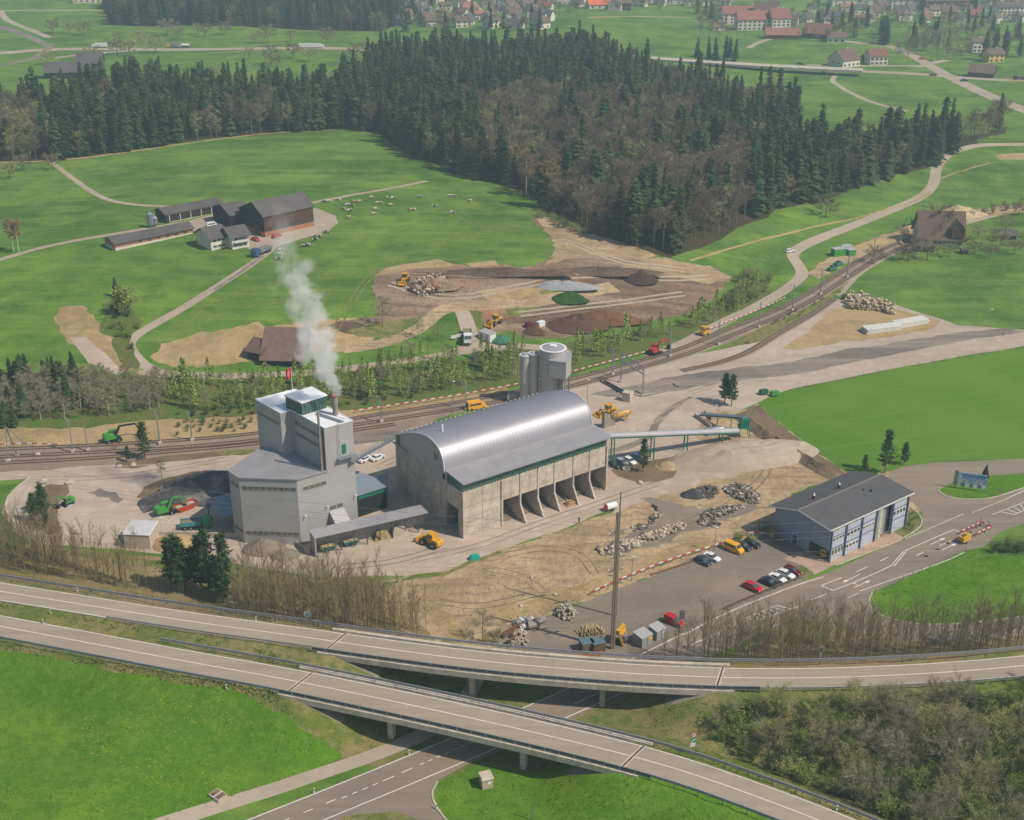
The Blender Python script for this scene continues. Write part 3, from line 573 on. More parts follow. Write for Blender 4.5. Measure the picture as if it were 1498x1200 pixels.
def arrow(a, b, name="turn_arrow", hooks=False):
    A, B = Gz(*a), Gz(*b); d = (B - A).normalized(); u = Vector((-d.y, d.x, 0)); mb = MB(); z = Vector((0, 0, .03)); N = B - d * 1.6
    strip(mb, None, .18, world=[A, N]); mb.face([N - u * .45 + z, B + z, N + u * .45 + z])
    if hooks:
        K = A.lerp(B, .25); strip(mb, None, .18, .034, world=[K, K + u * 1.1]); Q = K + u * 1.1 + z; mb.face([Q - d * .45, Q + d * .45, Q + u * .8])
    mb.build(name, white_m, paint)
arrow((1258, 840), (1232, 853)); arrow((1250, 860), (1274, 849), hooks=True); arrow((1361, 797), (1383, 787)); arrow((1378, 805), (1400, 795)); edge([(1341, 813), (1351, 808)]); edge([(1374, 799), (1398, 788)])
# hatched islands
def hatch(poly, n, wd=.25):
    a, b, c, d = [Gz(*p) for p in poly]
    for q in ((a, b), (d, c)): mb = MB(); strip(mb, None, .18, world=list(q)); mb.build("hatch_border", white_m, paint)
    for i in range(n):
        t = (i + .5) / n; mb = MB(); strip(mb, None, wd, world=[d.lerp(c, max(0, t - .12)), a.lerp(b, min(1, t + .12))]); mb.build("hatch_bar", white_m, paint)
hatch([(1083, 908), (1135, 886), (1170, 887), (1105, 909)], 7)
hatch([(1452, 753), (1500, 734), (1510, 742), (1484, 753)], 5)
# kerbs
def kerb(pts, m=conc_m, wd=.3, hh=.13, z=0.0):
    mb = MB(); c = smooth_line([Gz(p[0], p[1], z) for p in pts], 2)
    for i in range(len(c) - 1): mb.bar(c[i] + Vector((0, 0, hh / 2)), c[i + 1] + Vector((0, 0, hh / 2)), wd, hh)
    struct(mb.build("road_kerb", m))
kerb([(640, 1144), (630, 1162), (641, 1186), (665, 1214)]); kerb([(1276, 867), (1270, 880), (1276, 893), (1300, 906), (1350, 915), (1420, 912), (1498, 902)])
kerb([(1373, 717), (1377, 724), (1395, 730), (1420, 731), (1450, 730), (1498, 714)]); kerb([(1222, 828), (1288, 802), (1318, 789), (1342, 776), (1350, 765), (1345, 752), (1331, 742)])
kerb([(44, 699), (14, 722), (6, 750), (22, 776), (60, 796)], conc_m, .5, .25); kerb([(36, 742), (46, 720), (75, 707)], conc_d, .3, .15)

# ------------------------------------------------------------------ railway
def off(c, d):
    out = []
    for i, p in enumerate(c):
        t = (c[min(i + 1, len(c) - 1)] - c[max(i - 1, 0)]); t.z = 0; t.normalize(); out.append(p + Vector((-t.y, t.x, 0)) * d)
    return out
t1 = smooth_line([Vector((*p, 0)) for p in T1], 3)
ext = t1[0] + (t1[0] - t1[1]).normalized() * 30; t1 = [ext] + t1
def track(c, label=None):
    t = struct(link("railway_track", None)); c = resample(c, step=4.0)
    bed = MB(); l, r = off(c, 1.7), off(c, -1.7); l2, r2 = off(c, 1.2), off(c, -1.2)
    for i in range(len(c) - 1):
        f = lambda p, z: (p.x, p.y, z)
        bed.face([f(r[i], .01), f(r[i + 1], .01), f(r2[i + 1], .16), f(r2[i], .16)]); bed.face([f(l2[i], .16), f(l2[i + 1], .16), f(l[i + 1], .01), f(l[i], .01)]); bed.face([f(r2[i], .16), f(r2[i + 1], .16), f(l2[i + 1], .16), f(l2[i], .16)])
    bed.build("ballast_shoulder", ballast_m, t)
    for s in (.72, -.72):
        mb = MB(); q = off(c, s)
        for i in range(len(q) - 1): mb.bar(q[i] + Vector((0, 0, .3)), q[i + 1] + Vector((0, 0, .3)), .14, .16)
        mb.build("rail", raili_m, t)
    sl = MB(); q = resample(c, step=.8)
    for i in range(1, len(q)):
        d = (q[i] - q[i - 1]).normalized(); u = Vector((-d.y, d.x, 0)) * 1.2; sl.bar(q[i] - u + Vector((0, 0, .17)), q[i] + u + Vector((0, 0, .17)), .26, .12)
    o = sl.build("sleepers", sleeper_m, t); o["kind"] = "stuff"
track(t1); track(off(t1, -4.4))
pl = lambda pts: smooth_line([Gz(*p) for p in pts], 2)
track(pl([(-40, 681), (60, 676), (150, 671), (260, 661), (375, 651), (517, 631), (577, 622)]))
track(pl([(998, 543), (1048, 533), (1095, 517), (1138, 489), (1188, 461), (1220, 438)]))
def barrier(c, name, label, wd=.26, n=1.3):
    t = thing(name, label, "safety barrier", c[0]); q = resample(c, step=n); mb = MB(); o0 = c[0]; ps = MB()
    for i in range(len(q) - 1):
        a, b = q[i] - o0, q[i + 1] - o0; mb.bar(a + Vector((0, 0, .95)), b + Vector((0, 0, .95)), .12, wd, i % 2)
        if i % 2 == 0: ps.bar(a, a + Vector((0, 0, 1.1)), .08, .08)
    mb.build("striped_board", [red_m, whp_m], t); o = ps.build("board_posts", wood_m, t); o["kind"] = "stuff"
bl = off(t1, 3.6); i0 = min(range(len(bl)), key=lambda i: abs(pxof(bl[i].x, bl[i].y)[0] - 515)); i1 = min(range(len(bl)), key=lambda i: abs(pxof(bl[i].x, bl[i].y)[0] - 955))
barrier(bl[i0:i1], "safety_barrier", "red and white striped barrier running along the railway behind the barrel roofed hall")
i2 = min(range(len(bl)), key=lambda i: abs(pxof(bl[i].x, bl[i].y)[0] - 1020)); i3 = min(range(len(bl)), key=lambda i: abs(pxof(bl[i].x, bl[i].y)[0] - 1162))
barrier(bl[i2:i3], "safety_barrier", "red and white striped barrier along the railway beside the haul lane and young trees")
barrier([Gz(0, 655), Gz(40, 653), Gz(85, 655)], "safety_barrier", "short red and white barrier beside the tracks below the soil cutting")
barrier(smooth_line([Gz(864, 872), Gz(900, 855), Gz(960, 831), (Gz(1010, 813)), Gz(1050, 802), Gz(1075, 789), Gz(1100, 783), Gz(1135, 787)], 2), "safety_barrier", "curved red and white barrier along the back edge of the car park")
# ------------------------------------------------------------------ motorway
Zv = Vector((0, 0, 1))
def sta(c, step): return resample(c, step=step)
def motorway(c, hw, s, e, nm):
    root = struct(link("motorway_carriageway", None))
    q = resample(c, step=5.0); mid = off(q, 0); L = off(q, hw); R = off(q, -hw)
    for i in range(len(q) - 1):
        g = .004
        a, b, d, f = L[i].lerp(L[i + 1], g), L[i + 1].lerp(L[i], g * 0), R[i].lerp(R[i + 1], g), R[i + 1]
        mb = MB(); z0 = Zv * -.25
        mb.hexa([d + z0, f + z0, b + z0, a + z0], [d, f, b, a]); o = mb.build("concrete_slab", deck_m, root)
    fine = resample(c, step=2.5)
    for o_, w_ in ((0.0, .2), (hw - .25, .16), (-hw + .25, .16)):
        mb = MB(); strip(mb, None, w_, .02, world=off(fine, o_)); mb.build("lane_line", white_m, root)
    for k in (s, e):
        d = (c[k + 1] - c[k - 1]).normalized(); u = Vector((-d.y, d.x, 0)); sk = d * .9
        mb = MB()
        for t_, wd in ((-.35, .25), (.35, .25)):
            strip(mb, None, wd, .025, world=[c[k] + d * t_ - u * hw - sk, c[k] + d * t_ + u * hw + sk])
        mb.build("expansion_joint", conc_m, root); mb = MB(); strip(mb, None, .2, .022, world=[c[k] - u * hw - sk, c[k] + u * hw + sk]); mb.build("joint_gap", blk_m, root)
    return root
motorway(AC, HWA, A_S, A_E, "a"); motorway(BC, HWB, B_S, B_E, "b")
def bridge(c, hw, s, e, label, piers):
    span = resample(c[s:e + 1], step=3.0); o0 = Vector((span[len(span) // 2].x, span[len(span) // 2].y, 0))
    d0 = (span[1] - span[0]).normalized(); d1 = (span[-1] - span[-2]).normalized()
    span = [span[0] - d0 * 2.2] + span + [span[-1] + d1 * 2.2]
    t = thing("road_bridge", label, "bridge", o0)
    n = len(span); mb = MB(); eb = [MB(), MB()]
    prof = [(hw + 1.1, -.28), (hw + 1.1, -.62), (hw + .2, -.75), (hw - 1.1, -1.45)]
    rings = []
    for i, p in enumerate(span):
        d = (span[min(i + 1, n - 1)] - span[max(i - 1, 0)]).normalized(); u = Vector((-d.y, d.x, 0))
        rings.append([p - o0 + u * a + Zv * b for a, b in prof] + [p - o0 - u * a + Zv * b for a, b in prof[::-1]])
        if i < n - 1:
            pass
    for i in range(n - 1):
        a, b = rings[i], rings[i + 1]
        for j in range(8): k = (j + 1) % 8; mb.face([a[j], a[k], b[k], b[j]][::-1])
    mb.face(rings[0]); mb.face(rings[-1][::-1]); mb.build("deck", conc_d, t)
    for sg, m_ in ((1, eb[0]), (-1, eb[1])):
        l1, l2 = off(span, sg * (hw + .5)), off(span, sg * (hw + 1.25))
        for i in range(n - 1):
            q = [l1[i], l1[i + 1], l2[i + 1], l2[i]]
            if sg < 0: q = [l1[i + 1], l1[i], l2[i], l2[i + 1]]
            m_.hexa([v - o0 + Zv * -1.0 for v in q], [v - o0 + Zv * .14 for v in q])
        m_.build("edge_beam", conc_m, t)
    for px in piers:
        k = min(range(n), key=lambda i: abs(pxof(span[i].x, span[i].y, DZ)[0] - px)); p = span[k]
        d = (span[k + 1] - span[k - 1]).normalized(); u = Vector((-d.y, d.x, 0))
        for sg in (-1, 1):
            b = p + u * sg * (hw - 1.35); mb = MB(); zb = h(b.x, b.y) - .5 - DZ
            f = lambda w1, w2, z: [b - o0 + d * x * w1 + u * y * w2 + Zv * z for x, y in ((-1, -1), (1, -1), (1, 1), (-1, 1))]
            mb.hexa(f(.5, .62, zb), f(.5, .62, -1.7)); mb.build("pier", conc_m, t)
            mb = MB(); mb.hexa(f(.75, .8, -1.7), f(.75, .8, -1.42)); mb.build("pier_cap", conc_m, t)
    for k, sg in ((0, 1), (n - 1, -1)):
        p = span[k]; d = (span[min(k + 1, n - 1)] - span[max(k - 1, 0)]).normalized(); u = Vector((-d.y, d.x, 0)); mb = MB()
        a = p + d * sg * 1.9; f = lambda z: [a - o0 + d * x * .5 + u * y * (hw + .9) + Zv * z for x, y in ((-1, -1), (1, -1), (1, 1), (-1, 1))]
        mb.hexa(f(-DZ - .5), f(-1.46)); mb.build("abutment", conc_d, t)
    for m_ in t.children: pass
    for ch in KIDS[t.name]: ch.location = (0, 0, DZ)
    for ch in KIDS[t.name]:
        for v in ch.data.vertices: v.co.z -= DZ
    return t
bridge(AC, HWA, A_S, A_E, "concrete road bridge of the carriageway farther from us, on square piers", (685, 891))
bridge(BC, HWB, B_S, B_E, "concrete road bridge of the carriageway at the bottom, crossing the main road", (567, 772))
PR = {}
def shared(key, fn):
    if key not in PR: PR[key] = fn()
    return PR[key]
def meshof(mb, name, mats):
    me = bpy.data.meshes.new(name); me.from_pydata(mb.v, [], mb.f)
    for m in (mats if isinstance(mats, (list, tuple)) else [mats]): me.materials.append(m)
    if any(mb.m): me.polygons.foreach_set("material_index", mb.m)
    me.update(); return me
post_me = meshof(MB().box(-.07, .07, -.07, .07, -.3, .95), "rail_post", rail_m)
def guardrail(c, label, beams=((.72, .32, .1),), step=4.0, m=rail_m, name="guardrail", infill=False):
    c = resample(c, step=step); o0 = c[0]; t = thing(name, label, "guardrail", o0)
    for z, hh, tt in beams:
        mb = MB()
        for i in range(len(c) - 1): mb.bar(c[i] - o0 + Zv * z, c[i + 1] - o0 + Zv * z, tt, hh)
        mb.build("rail_beam", m, t)
    if infill:
        mb = MB()
        for i in range(len(c) - 1): mb.bar(c[i] - o0 + Zv * .6, c[i + 1] - o0 + Zv * .6, .04, .55)
        mb.build("infill_panel", dsteel_m, t)
    for p in c[::1]: link("post", post_me, t, p - o0)
    return t
def seg(c, hwoff, a, b): return off(c, hwoff)[a:b + 1]
bm = ((.72, .32, .1), (1.05, .12, .16))
guardrail(seg(AC, HWA + 1.3, 0, 80), "long grey double guardrail beside the bare tree rows, far side of the farther carriageway", bm)
guardrail(seg(AC, -HWA - .55, A_S - 14, A_S - 1), "grey guardrail on the median grass along the farther carriageway, left of its bridge")
guardrail(seg(AC, -HWA - .85, A_S - 1, A_E + 2), "dark infilled parapet railing on the near edge of the farther bridge", ((.98, .14, .14), (.25, .08, .1)), 2.6, name="bridge_parapet", infill=True)
guardrail(seg(AC, -HWA - .9, A_E + 2, 80), "grey guardrail between the farther carriageway and the shrub thicket, right of the bridge")
guardrail(seg(BC, HWB + .8, B_S - 14, 80), "grey double guardrail along the median side of the bottom carriageway", bm)
guardrail(seg(BC, -HWB - .85, 0, B_S - 1), "grey guardrail above the green meadow on the bottom carriageway", bm)
guardrail(seg(BC, -HWB - .85, B_S - 1, B_E + 2), "dark infilled parapet railing on the near edge of the bottom bridge", ((.98, .14, .14), (.25, .08, .1)), 2.6, name="bridge_parapet", infill=True)
guardrail(seg(BC, -HWB - .9, B_E + 2, 80), "grey guardrail running out of the bottom bridge towards the bottom edge of the picture", bm)
# marker posts
for px, py, z, lab in ((114, 859, 6, "beside the far guardrail, leftmost one"), (375, 902, 6, "beside the far guardrail left of the round sign"), (75, 891, 6, "on the left edge of the median grass"), (64, 906, 6, "on the median grass beside the bottom carriageway"), (332, 1000, 6, "at the meadow guardrail above the slope"),
                    (460, 1153, 0, "between cycle path and main road"), (599, 1097, 0, "near the bridge shadow"), (639, 1176, 0, "at the hut lawn corner"), (1224, 1179, 6, "below the shrub thicket")):
    x, y = U(px, py + 8, z); t = thing("marker_post", "white roadside marker post with black band " + lab, "marker post", (x, y, h(x, y)))
    MB().prism([(-.12, -.08), (.12, -.08), (0, .12)], 0, 1.15).build("post", whp_m, t); MB().prism([(-.13, -.09), (.13, -.09), (0, .13)], .72, .92).build("band", blk_m, t)

# ------------------------------------------------------------------ frames for buildings
def ang(a, b, z=0):
    A, B = U(*a, z), U(*b, z); return math.atan2(B[1] - A[1], B[0] - A[0])
def loc2(p, o, a):
    x, y = p[0] - o[0], p[1] - o[1]; return (x * math.cos(a) + y * math.sin(a), -x * math.sin(a) + y * math.cos(a))
# ---- barrel roofed hall
HA = math.atan2(24.5, 34.5)
hall = thing("storage_hall", "long concrete storage hall with a silvery barrel roof and open bunker bays", "hall", (-11.2, 253.6, 0), HA)
L, D = 42.4, 29.8
fins = [10.8, 16.15, 21.3, 26.2, 31.9, 36.9, 42.15]
pan = []
def panel(name, x0, x1, y0, y1, z0, z1, m=conc_m, par=hall): return MB().box(x0, x1, y0, y1, z0, z1).build(name, m, par)
g = .05
# front wall
for x0, x1 in ((0, 5.4), (5.4, 10.6)):
    for z0, z1 in ((0, 4), (4, 8), (8, 12)): panel("wall_panel", x0 + g, x1 - g, 0, .5, z0 + (g if z0 else 0), z1 - g)
for i in range(len(fins) - 1):
    x0, x1 = fins[i] + .25, fins[i + 1] - .25; panel("wall_panel", x0, (x0 + x1) / 2 - g / 2, .05, .5, 6.6, 12 - g); panel("wall_panel", (x0 + x1) / 2 + g / 2, x1, .05, .5, 6.6, 12 - g)
for i, x in enumerate(fins):
    mb = MB(); w_ = .22
    zt = 12 if i % 2 == 0 or i == 6 else 8.6
    pts = [(.0, 0), (0, 12), (-.12, 12), (-.12, 4.2), (-2.6, 0)] if i not in (0, 6) else [(0, 0), (0, 12), (-.3, 12), (-.3, 0)]
    k = [(x - w_, p[0], p[1]) for p in pts]; k2 = [(x + w_, p[0], p[1]) for p in pts]
    mb.face(k[::-1]); mb.face(k2)
    for j in range(len(pts)): q = (j + 1) % len(pts); mb.face([k[j], k[q], k2[q], k2[j]])
    mb.box(x - w_, x + w_, 0.02, 9, 0, 6.6 if 0 < i < 6 else 12)
    mb.build("bay_fin", conc_m, hall)
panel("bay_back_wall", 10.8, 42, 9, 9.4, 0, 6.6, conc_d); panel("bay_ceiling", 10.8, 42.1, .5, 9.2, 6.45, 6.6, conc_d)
for i in range(6):
    x0, x1 = fins[i] + .25, fins[i + 1] - .25; mb = MB(); n_ = 7
    V = [[(x0 + (x1 - x0) * a / n_, 1.2 + 7.6 * b / n_, max(.02, (b / n_) ** 1.2 * 4.2 * (.7 + .3 * math.sin(a * 1.3 + i)) + .25 * R_.random())) for b in range(n_ + 1)] for a in range(n_ + 1)]
    for a in range(n_):
        for b in range(n_): mb.face([V[a][b], V[a + 1][b], V[a + 1][b + 1], V[a][b + 1]])
    o = mb.build("gravel_heap", lot_m, hall, smooth=True); o["kind"] = "stuff"
# gable wall (x = 0 side): door between y 2 and 7.5, up to 6.8
for y0, y1, z0, z1 in ((.5, 2, 0, 6.8), (7.5, 13.4, 0, 5.2), (.5, 7.0, 6.8, 12), (7.5, 13.4, 5.2, 10.4), (13.4, 18.8, 0, 6.2), (18.8, 24.3, 0, 6.2), (24.3, D, 0, 6.2), (13.4, 18.8, 6.2, 12.6), (18.8, 24.3, 6.2, 12.6), (24.3, D, 6.2, 12.6)):
    panel("wall_panel", 0, .5, y0 + (g if y0 > .5 else 0), y1 - g, z0 + (g if z0 else 0), z1 - g)
panel("wall_panel", 0, .5, 7.0, 7.5 - g, 5.2, 10.4)
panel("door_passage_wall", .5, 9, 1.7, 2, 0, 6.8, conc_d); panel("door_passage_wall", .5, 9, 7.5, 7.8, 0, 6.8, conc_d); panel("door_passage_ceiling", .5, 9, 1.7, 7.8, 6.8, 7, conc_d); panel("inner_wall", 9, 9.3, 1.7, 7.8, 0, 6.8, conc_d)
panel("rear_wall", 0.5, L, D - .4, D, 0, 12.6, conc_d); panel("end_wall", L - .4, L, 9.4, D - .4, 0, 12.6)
panel("end_wall", L - .4, L, .6, 9, 6.7, 12)
arch = [(6.75, 12.0), (6.7, 14.7), (6.95, 16.6), (7.5, 18.1), (8.6, 19.6), (10.2, 20.5), (12.2, 21.0), (14.4, 21.0), (16.6, 20.6), (19.4, 19.8), (22.6, 18.6), (26.0, 17.1), (29.95, 15.2)]
ap = [Vector((0, y, z)) for y, z in arch[1:]]; ap = smooth_line(ap, 2); ap = [ap[0]] + ap[1:-1] + [ap[-1]]
for nm, x in (("gable_cladding", 0.06), ("gable_cladding", L - .3)):
    mb = MB(); pts = [(D, 12.55), (13.4, 12.55), (13.4, 10.35), (6.7, 10.35)] + [(p.y, p.z - .12) for p in ap]
    k = [(x, a, b) for a, b in pts]; k2 = [(x + .25, a, b) for a, b in pts]; mb.face(k[::-1]); mb.face(k2)
    for j in range(len(pts)): q = (j + 1) % len(pts); mb.face([k[j], k[q], k2[q], k2[j]])
    mb.build(nm, clad_m, hall)
mb = MB(); n = len(ap)
for i in range(n - 1):
    a, b = ap[i], ap[i + 1]; mb.face([(-.5, a.y, a.z), (-.5, b.y, b.z), (L + .3, b.y, b.z), (L + .3, a.y, a.z)][::-1])
roof = mb.build("barrel_roof", alu_m, hall)
bmh = bmesh.new(); bmh.from_mesh(roof.data); bmesh.ops.remove_doubles(bmh, verts=bmh.verts, dist=.001); bmh.to_mesh(roof.data); bmh.free()
roof.data.polygons.foreach_set("use_smooth", [True] * len(roof.data.polygons))
mb = MB(); x = -.45
while x < L + .3:
    for i in range(n - 1): mb.bar((x, ap[i].y, ap[i].z + .02), (x, ap[i + 1].y, ap[i + 1].z + .015), .035, .035)
    x += .95
o = mb.build("standing_seams", alu_m, hall); o["kind"] = "stuff"
for x in (-.52, L + .32):
    mb = MB()
    for i in range(n - 1): mb.bar((x, ap[i].y, ap[i].z - .05), (x, ap[i + 1].y, ap[i + 1].z - .05), .1, .35)
    mb.build("verge_trim", clad2_m, hall)
mb = MB()
for i in range(30): mb.box(1 + i * 1.4, 1.2 + i * 1.4, 28.1, 28.25, 16.1, 16.3)
o = mb.build("roof_clips", clad2_m, hall); o["kind"] = "stuff"
MB().tube((3.9, 14.2, 20.9), (3.9, 14.2, 22.6), .22, n=8).build("roof_vent", clad2_m, hall)
# canopy over the glazed strip
mb = MB(); b_ = [(-.3, -.8, 14.3), (L + .9, -.8, 14.3), (L + .9, 6.85, 14.75), (-.3, 6.85, 14.75)]; mb.hexa(b_, [(a, b, c + .22) for a, b, c in b_]); mb.build("canopy_roof", roofrib_m, hall)
mb = MB(); x = 0
while x < L + .8: mb.bar((x, -.78, 14.54), (x, 6.8, 14.99), .05, .06); x += .7
o = mb.build("canopy_seams", roofrib_m, hall); o["kind"] = "stuff"
MB().box(-.35, L + .95, -.9, -.8, 14.27, 14.45).build("gutter", steel_m, hall)
cg_m = M("green_tinted_glass", rgb(112, 130, 114), [(.5, .4, .6, rgb(84, 104, 92), .8)], rough=.25, spec=.7)
MB().box(.3, L - .3, .45, .52, 12, 14.3).build("clerestory_glass", cg_m, hall); MB().box(.45, .52, .53, 6.6, 12, 14.4).build("clerestory_glass", cg_m, hall)
post = meshof(MB().hexa([(-.06, .12, 12), (.06, .12, 12), (.06, .27, 12), (-.06, .27, 12)], [(-.06, -.5, 14.28), (.06, -.5, 14.28), (.06, -.32, 14.28), (-.06, -.32, 14.28)]), "canopy_strut", green_m)
for i in range(44): link("canopy_strut", post, hall, (.5 + i * .96, 0, 0))
for z in (12.05, 12.9, 13.6):
    MB().box(.1, L - .1, .36, .44, z, z + .1).build("glazing_rail", green_m, hall); MB().box(.36, .44, .8, 6.7, z, z + .1).build("glazing_rail", green_m, hall)
for i in range(8): MB().box(.34, .46, .9 + i * .8, 1.0 + i * .8, 12, 14.1).build("glazing_post", green_m, hall)
mb = MB()
for i in range(20):
    t0, t1_ = 2 * math.pi * i / 20, 2 * math.pi * (i + 1) / 20
    mb.face([(.03, 11.3, 16.6), (.03, 11.3 + math.cos(t1_) * 1, 16.6 + math.sin(t1_) * 1), (.03, 11.3 + math.cos(t0) * 1, 16.6 + math.sin(t0) * 1)])
mb.build("round_window", glassb_m, hall)
panel("gable_window", -.02, .1, 7.3, 8.3, 12.2, 13.6, glass_m); MB().box(-.05, .04, 27.6, 28.9, 13.2, 15.4).build("stair_door", green_m, hall)
MB().box(-.6, -.1, 24, 30.2, 13.0, 13.15).build("door_landing", steel_m, hall)
# ---- tall tower building
TA = math.atan2(4.2, 6.2); TO = (-48.0, 250.8)
tw = thing("plant_building", "grey clad plant building with a tall tower and a ribbed lower roof", "building", (*TO, 0), TA)
tl = lambda p: loc2(p, TO, TA)
ZL, ZH = 16.76, 27.4
low = [tl(p) for p in [(-48, 250.8), (-41.8, 255.0), (-50.0, 262), (-53.2, 265.0), (-58.5, 267.5), (-64.1, 255.3), (-61.1, 251.8)]]
MB().prism(low, 0, ZL).build("lower_block_wall", clad_m, tw)
hi = [tl(p) for p in [(-41.8, 255.0), (-35.9, 259.1), (-51.6, 276.9), (-60, 270.9), (-52.9, 263.1), (-50.6, 264.8)]]
MB().prism([(a - .01, b + .03) for a, b in hi], 0, ZH).build("tower_wall", clad_m, tw)
def rim(poly, z, m=clad2_m, w_=.18, hh=.25, name="roof_rim"):
    mb = MB()
    for i in range(len(poly)): a, b = poly[i], poly[(i + 1) % len(poly)]; mb.bar((a[0], a[1], z), (b[0], b[1], z), w_, hh)
    mb.build(name, m, tw)
lr = [tl(p) for p in [(-47.9, 250.6), (-41.6, 254.9), (-50.6, 264.6), (-52.8, 263.0), (-58.5, 267.5), (-64.3, 255.3), (-61.2, 251.6)]]
MB().prism(lr, ZL, ZL + .12).build("lower_roof", roofrib_m, tw); MB().prism([(a * 1.0, b * 1.0) for a, b in hi], ZH + .03, ZH + .12).build("tower_roof", clad2_m, tw)
rim(lr, ZL + .1, roofrib_m); rim(hi, ZH + .12)
cx_, cy_ = tl((-52, 257)); mb = MB()
def clipseg(x, poly, eps=.15):
    ys = []
    for i in range(len(poly)):
        a, b = poly[i], poly[(i + 1) % len(poly)]
        if (a[0] - x) * (b[0] - x) < 0: ys.append(a[1] + (b[1] - a[1]) * (x - a[0]) / (b[0] - a[0]))
    return sorted(ys)
x = min(p[0] for p in lr) + .3
while x < max(p[0] for p in lr):
    ys = clipseg(x, lr)
    for a, b in zip(ys[::2], ys[1::2]):
        if b - a > .6: mb.bar((x, a + .1, ZL + .15), (x, b - .1, ZL + .15), .09, .08)
    x += .45
o = mb.build("roof_ribs", roofrib_m, tw); o["kind"] = "stuff"
def wband(p, q, s0, s1, z0, z1, n, par=tw, fm=frame_w, gm=glassb_m, proud=.03, slim=.06):
    """row of windows on wall p->q (outside on the right), from s0 to s1"""
    d = Vector((q[0] - p[0], q[1] - p[1], 0)).normalized(); o_ = Vector((d.y, -d.x, 0)); P0 = Vector((p[0], p[1], 0)); wv = (s1 - s0) / n
    for i in range(n):
        a = P0 + d * (s0 + i * wv + .03); b = P0 + d * (s0 + (i + 1) * wv - .03)
        f = lambda u, v, k0, k1, t0, t1_: MB().hexa([u + o_ * t1_ + Zv * k0, v + o_ * t1_ + Zv * k0, v + o_ * t0 + Zv * k0, u + o_ * t0 + Zv * k0], [u + o_ * t1_ + Zv * k1, v + o_ * t1_ + Zv * k1, v + o_ * t0 + Zv * k1, u + o_ * t0 + Zv * k1])
        wo = f(a, b, z0, z1, -.1, proud).build("window", gm, par)
        mb = MB()
        for (u, v, k0, k1) in ((a, b, z0, z0 + slim), (a, b, z1 - slim, z1), (a, a + d * slim, z0 + slim, z1 - slim), (b - d * slim, b, z0 + slim, z1 - slim)):
            m2 = f(u, v, k0, k1, -.05, proud + .04); k = len(mb.v); mb.v += m2.v; mb.f += [tuple(k + i_ for i_ in ff_) for ff_ in m2.f]; mb.m += m2.m
        mb.build("window_frame", fm, wo)
La, Lb, Lc = low[0], low[6], low[5]; Le = low[1]
wband(Lb, La, .5, 12.9, 13.75, 14.75, 9, fm=clad_m); wband(Lb, La, .4, 12.8, 2.25, 3.3, 9, fm=clad_m); wband(Lc, Lb, .4, 4.2, 13.75, 14.75, 2, fm=clad_m); wband(Lc, Lb, .8, 4.2, 2.25, 3.3, 2, fm=clad_m)
wband(La, Le, 1.3, 7.15, 13.5, 14.5, 4, fm=clad_m)
wband(hi[5], hi[0], 1.0, 11.4, 24.25, 25.25, 7, fm=clad_m); wband(hi[5], hi[0], 1.0, 11.4, 21.7, 22.6, 7, fm=clad_m); wband(hi[3], hi[4], .6, 9.6, 24, 24.8, 6, fm=clad_m)
wband(La, Le, 7.5, 11.0, 6.6, 7.8, 2, fm=frame_w)
MB().hexa([(7.4, -.02, 3.2), (7.4, -3.1, 3.2), (11.1, -3.1, 3.2), (11.1, -.02, 3.2)][::-1], [(7.4, -.02, 6.5), (7.4, -3.2, 4.4), (11.1, -3.2, 4.4), (11.1, -.02, 6.5)][::-1]).build("intake_hood", roofrib_m, tw)
# penthouse
ph = [tl(p) for p in [(-51.8, 266.0), (-47.6, 261.9), (-42.8, 266.2), (-46.8, 270.6)]]
MB().prism([(a * .995 + .01, b * .997) for a, b in ph], ZH, ZH + 3.1).build("penthouse_glass", glass_m, tw)
def grow(poly, k):
    cx, cy = sum(p[0] for p in poly) / len(poly), sum(p[1] for p in poly) / len(poly)
    return [(cx + (a - cx) * k, cy + (b - cy) * k) for a, b in poly]
MB().prism(grow(ph, 1.1), ZH + 3.1, ZH + 3.4).build("penthouse_roof", clad2_m, tw)
for i in range(4):
    a, b = Vector((*grow(ph, 1.02)[i], 0)), Vector((*grow(ph, 1.02)[(i + 1) % 4], 0))
    for j in range(7): p = a.lerp(b, j / 7); MB().bar(p + Zv * ZH, p + Zv * (ZH + 3.1), .14, .14).build("penthouse_mullion", green_m, tw)
    for z in (.15, 1.6, 3.0): MB().bar(a + Zv * (ZH + z), b + Zv * (ZH + z), .12, .12).build("penthouse_rail", green_m, tw)
cx, cy = tl((-40.1, 262.2)); MB().tube((cx, cy, ZH), (cx, cy, ZH + 4.6), .65, n=14).build("chimney", conc_d, tw); MB().tube((cx, cy, ZH + 4.6), (cx, cy, ZH + 4.9), .7, n=14).build("chimney_rim", P("chimney_rim_red", 150, 70, 70), tw)
sx, sy = tl((-42.9, 254.9)); MB().tube((sx, sy, ZL), (sx, sy, 31.6), .28, n=10).build("stack_pipe", conc_d, tw); MB().box(sx + .4, sx + .9, sy + .05, sy + 1.1, ZL, 27.2).build("duct", dsteel_m, tw)
a, b = tl((-44.5, 262.5)), tl((-37.9, 257.8))
for o_ in (-.5, .5): MB().bar((a[0] + o_, a[1], ZH + .9), (b[0] + o_, b[1], ZH + .9), .06, .06).build("walkway_handrail", dsteel_m, tw)
MB().bar((a[0], a[1], ZH + .3), (b[0], b[1], ZH + .3), .9, .08).build("roof_walkway", steel_m, tw)
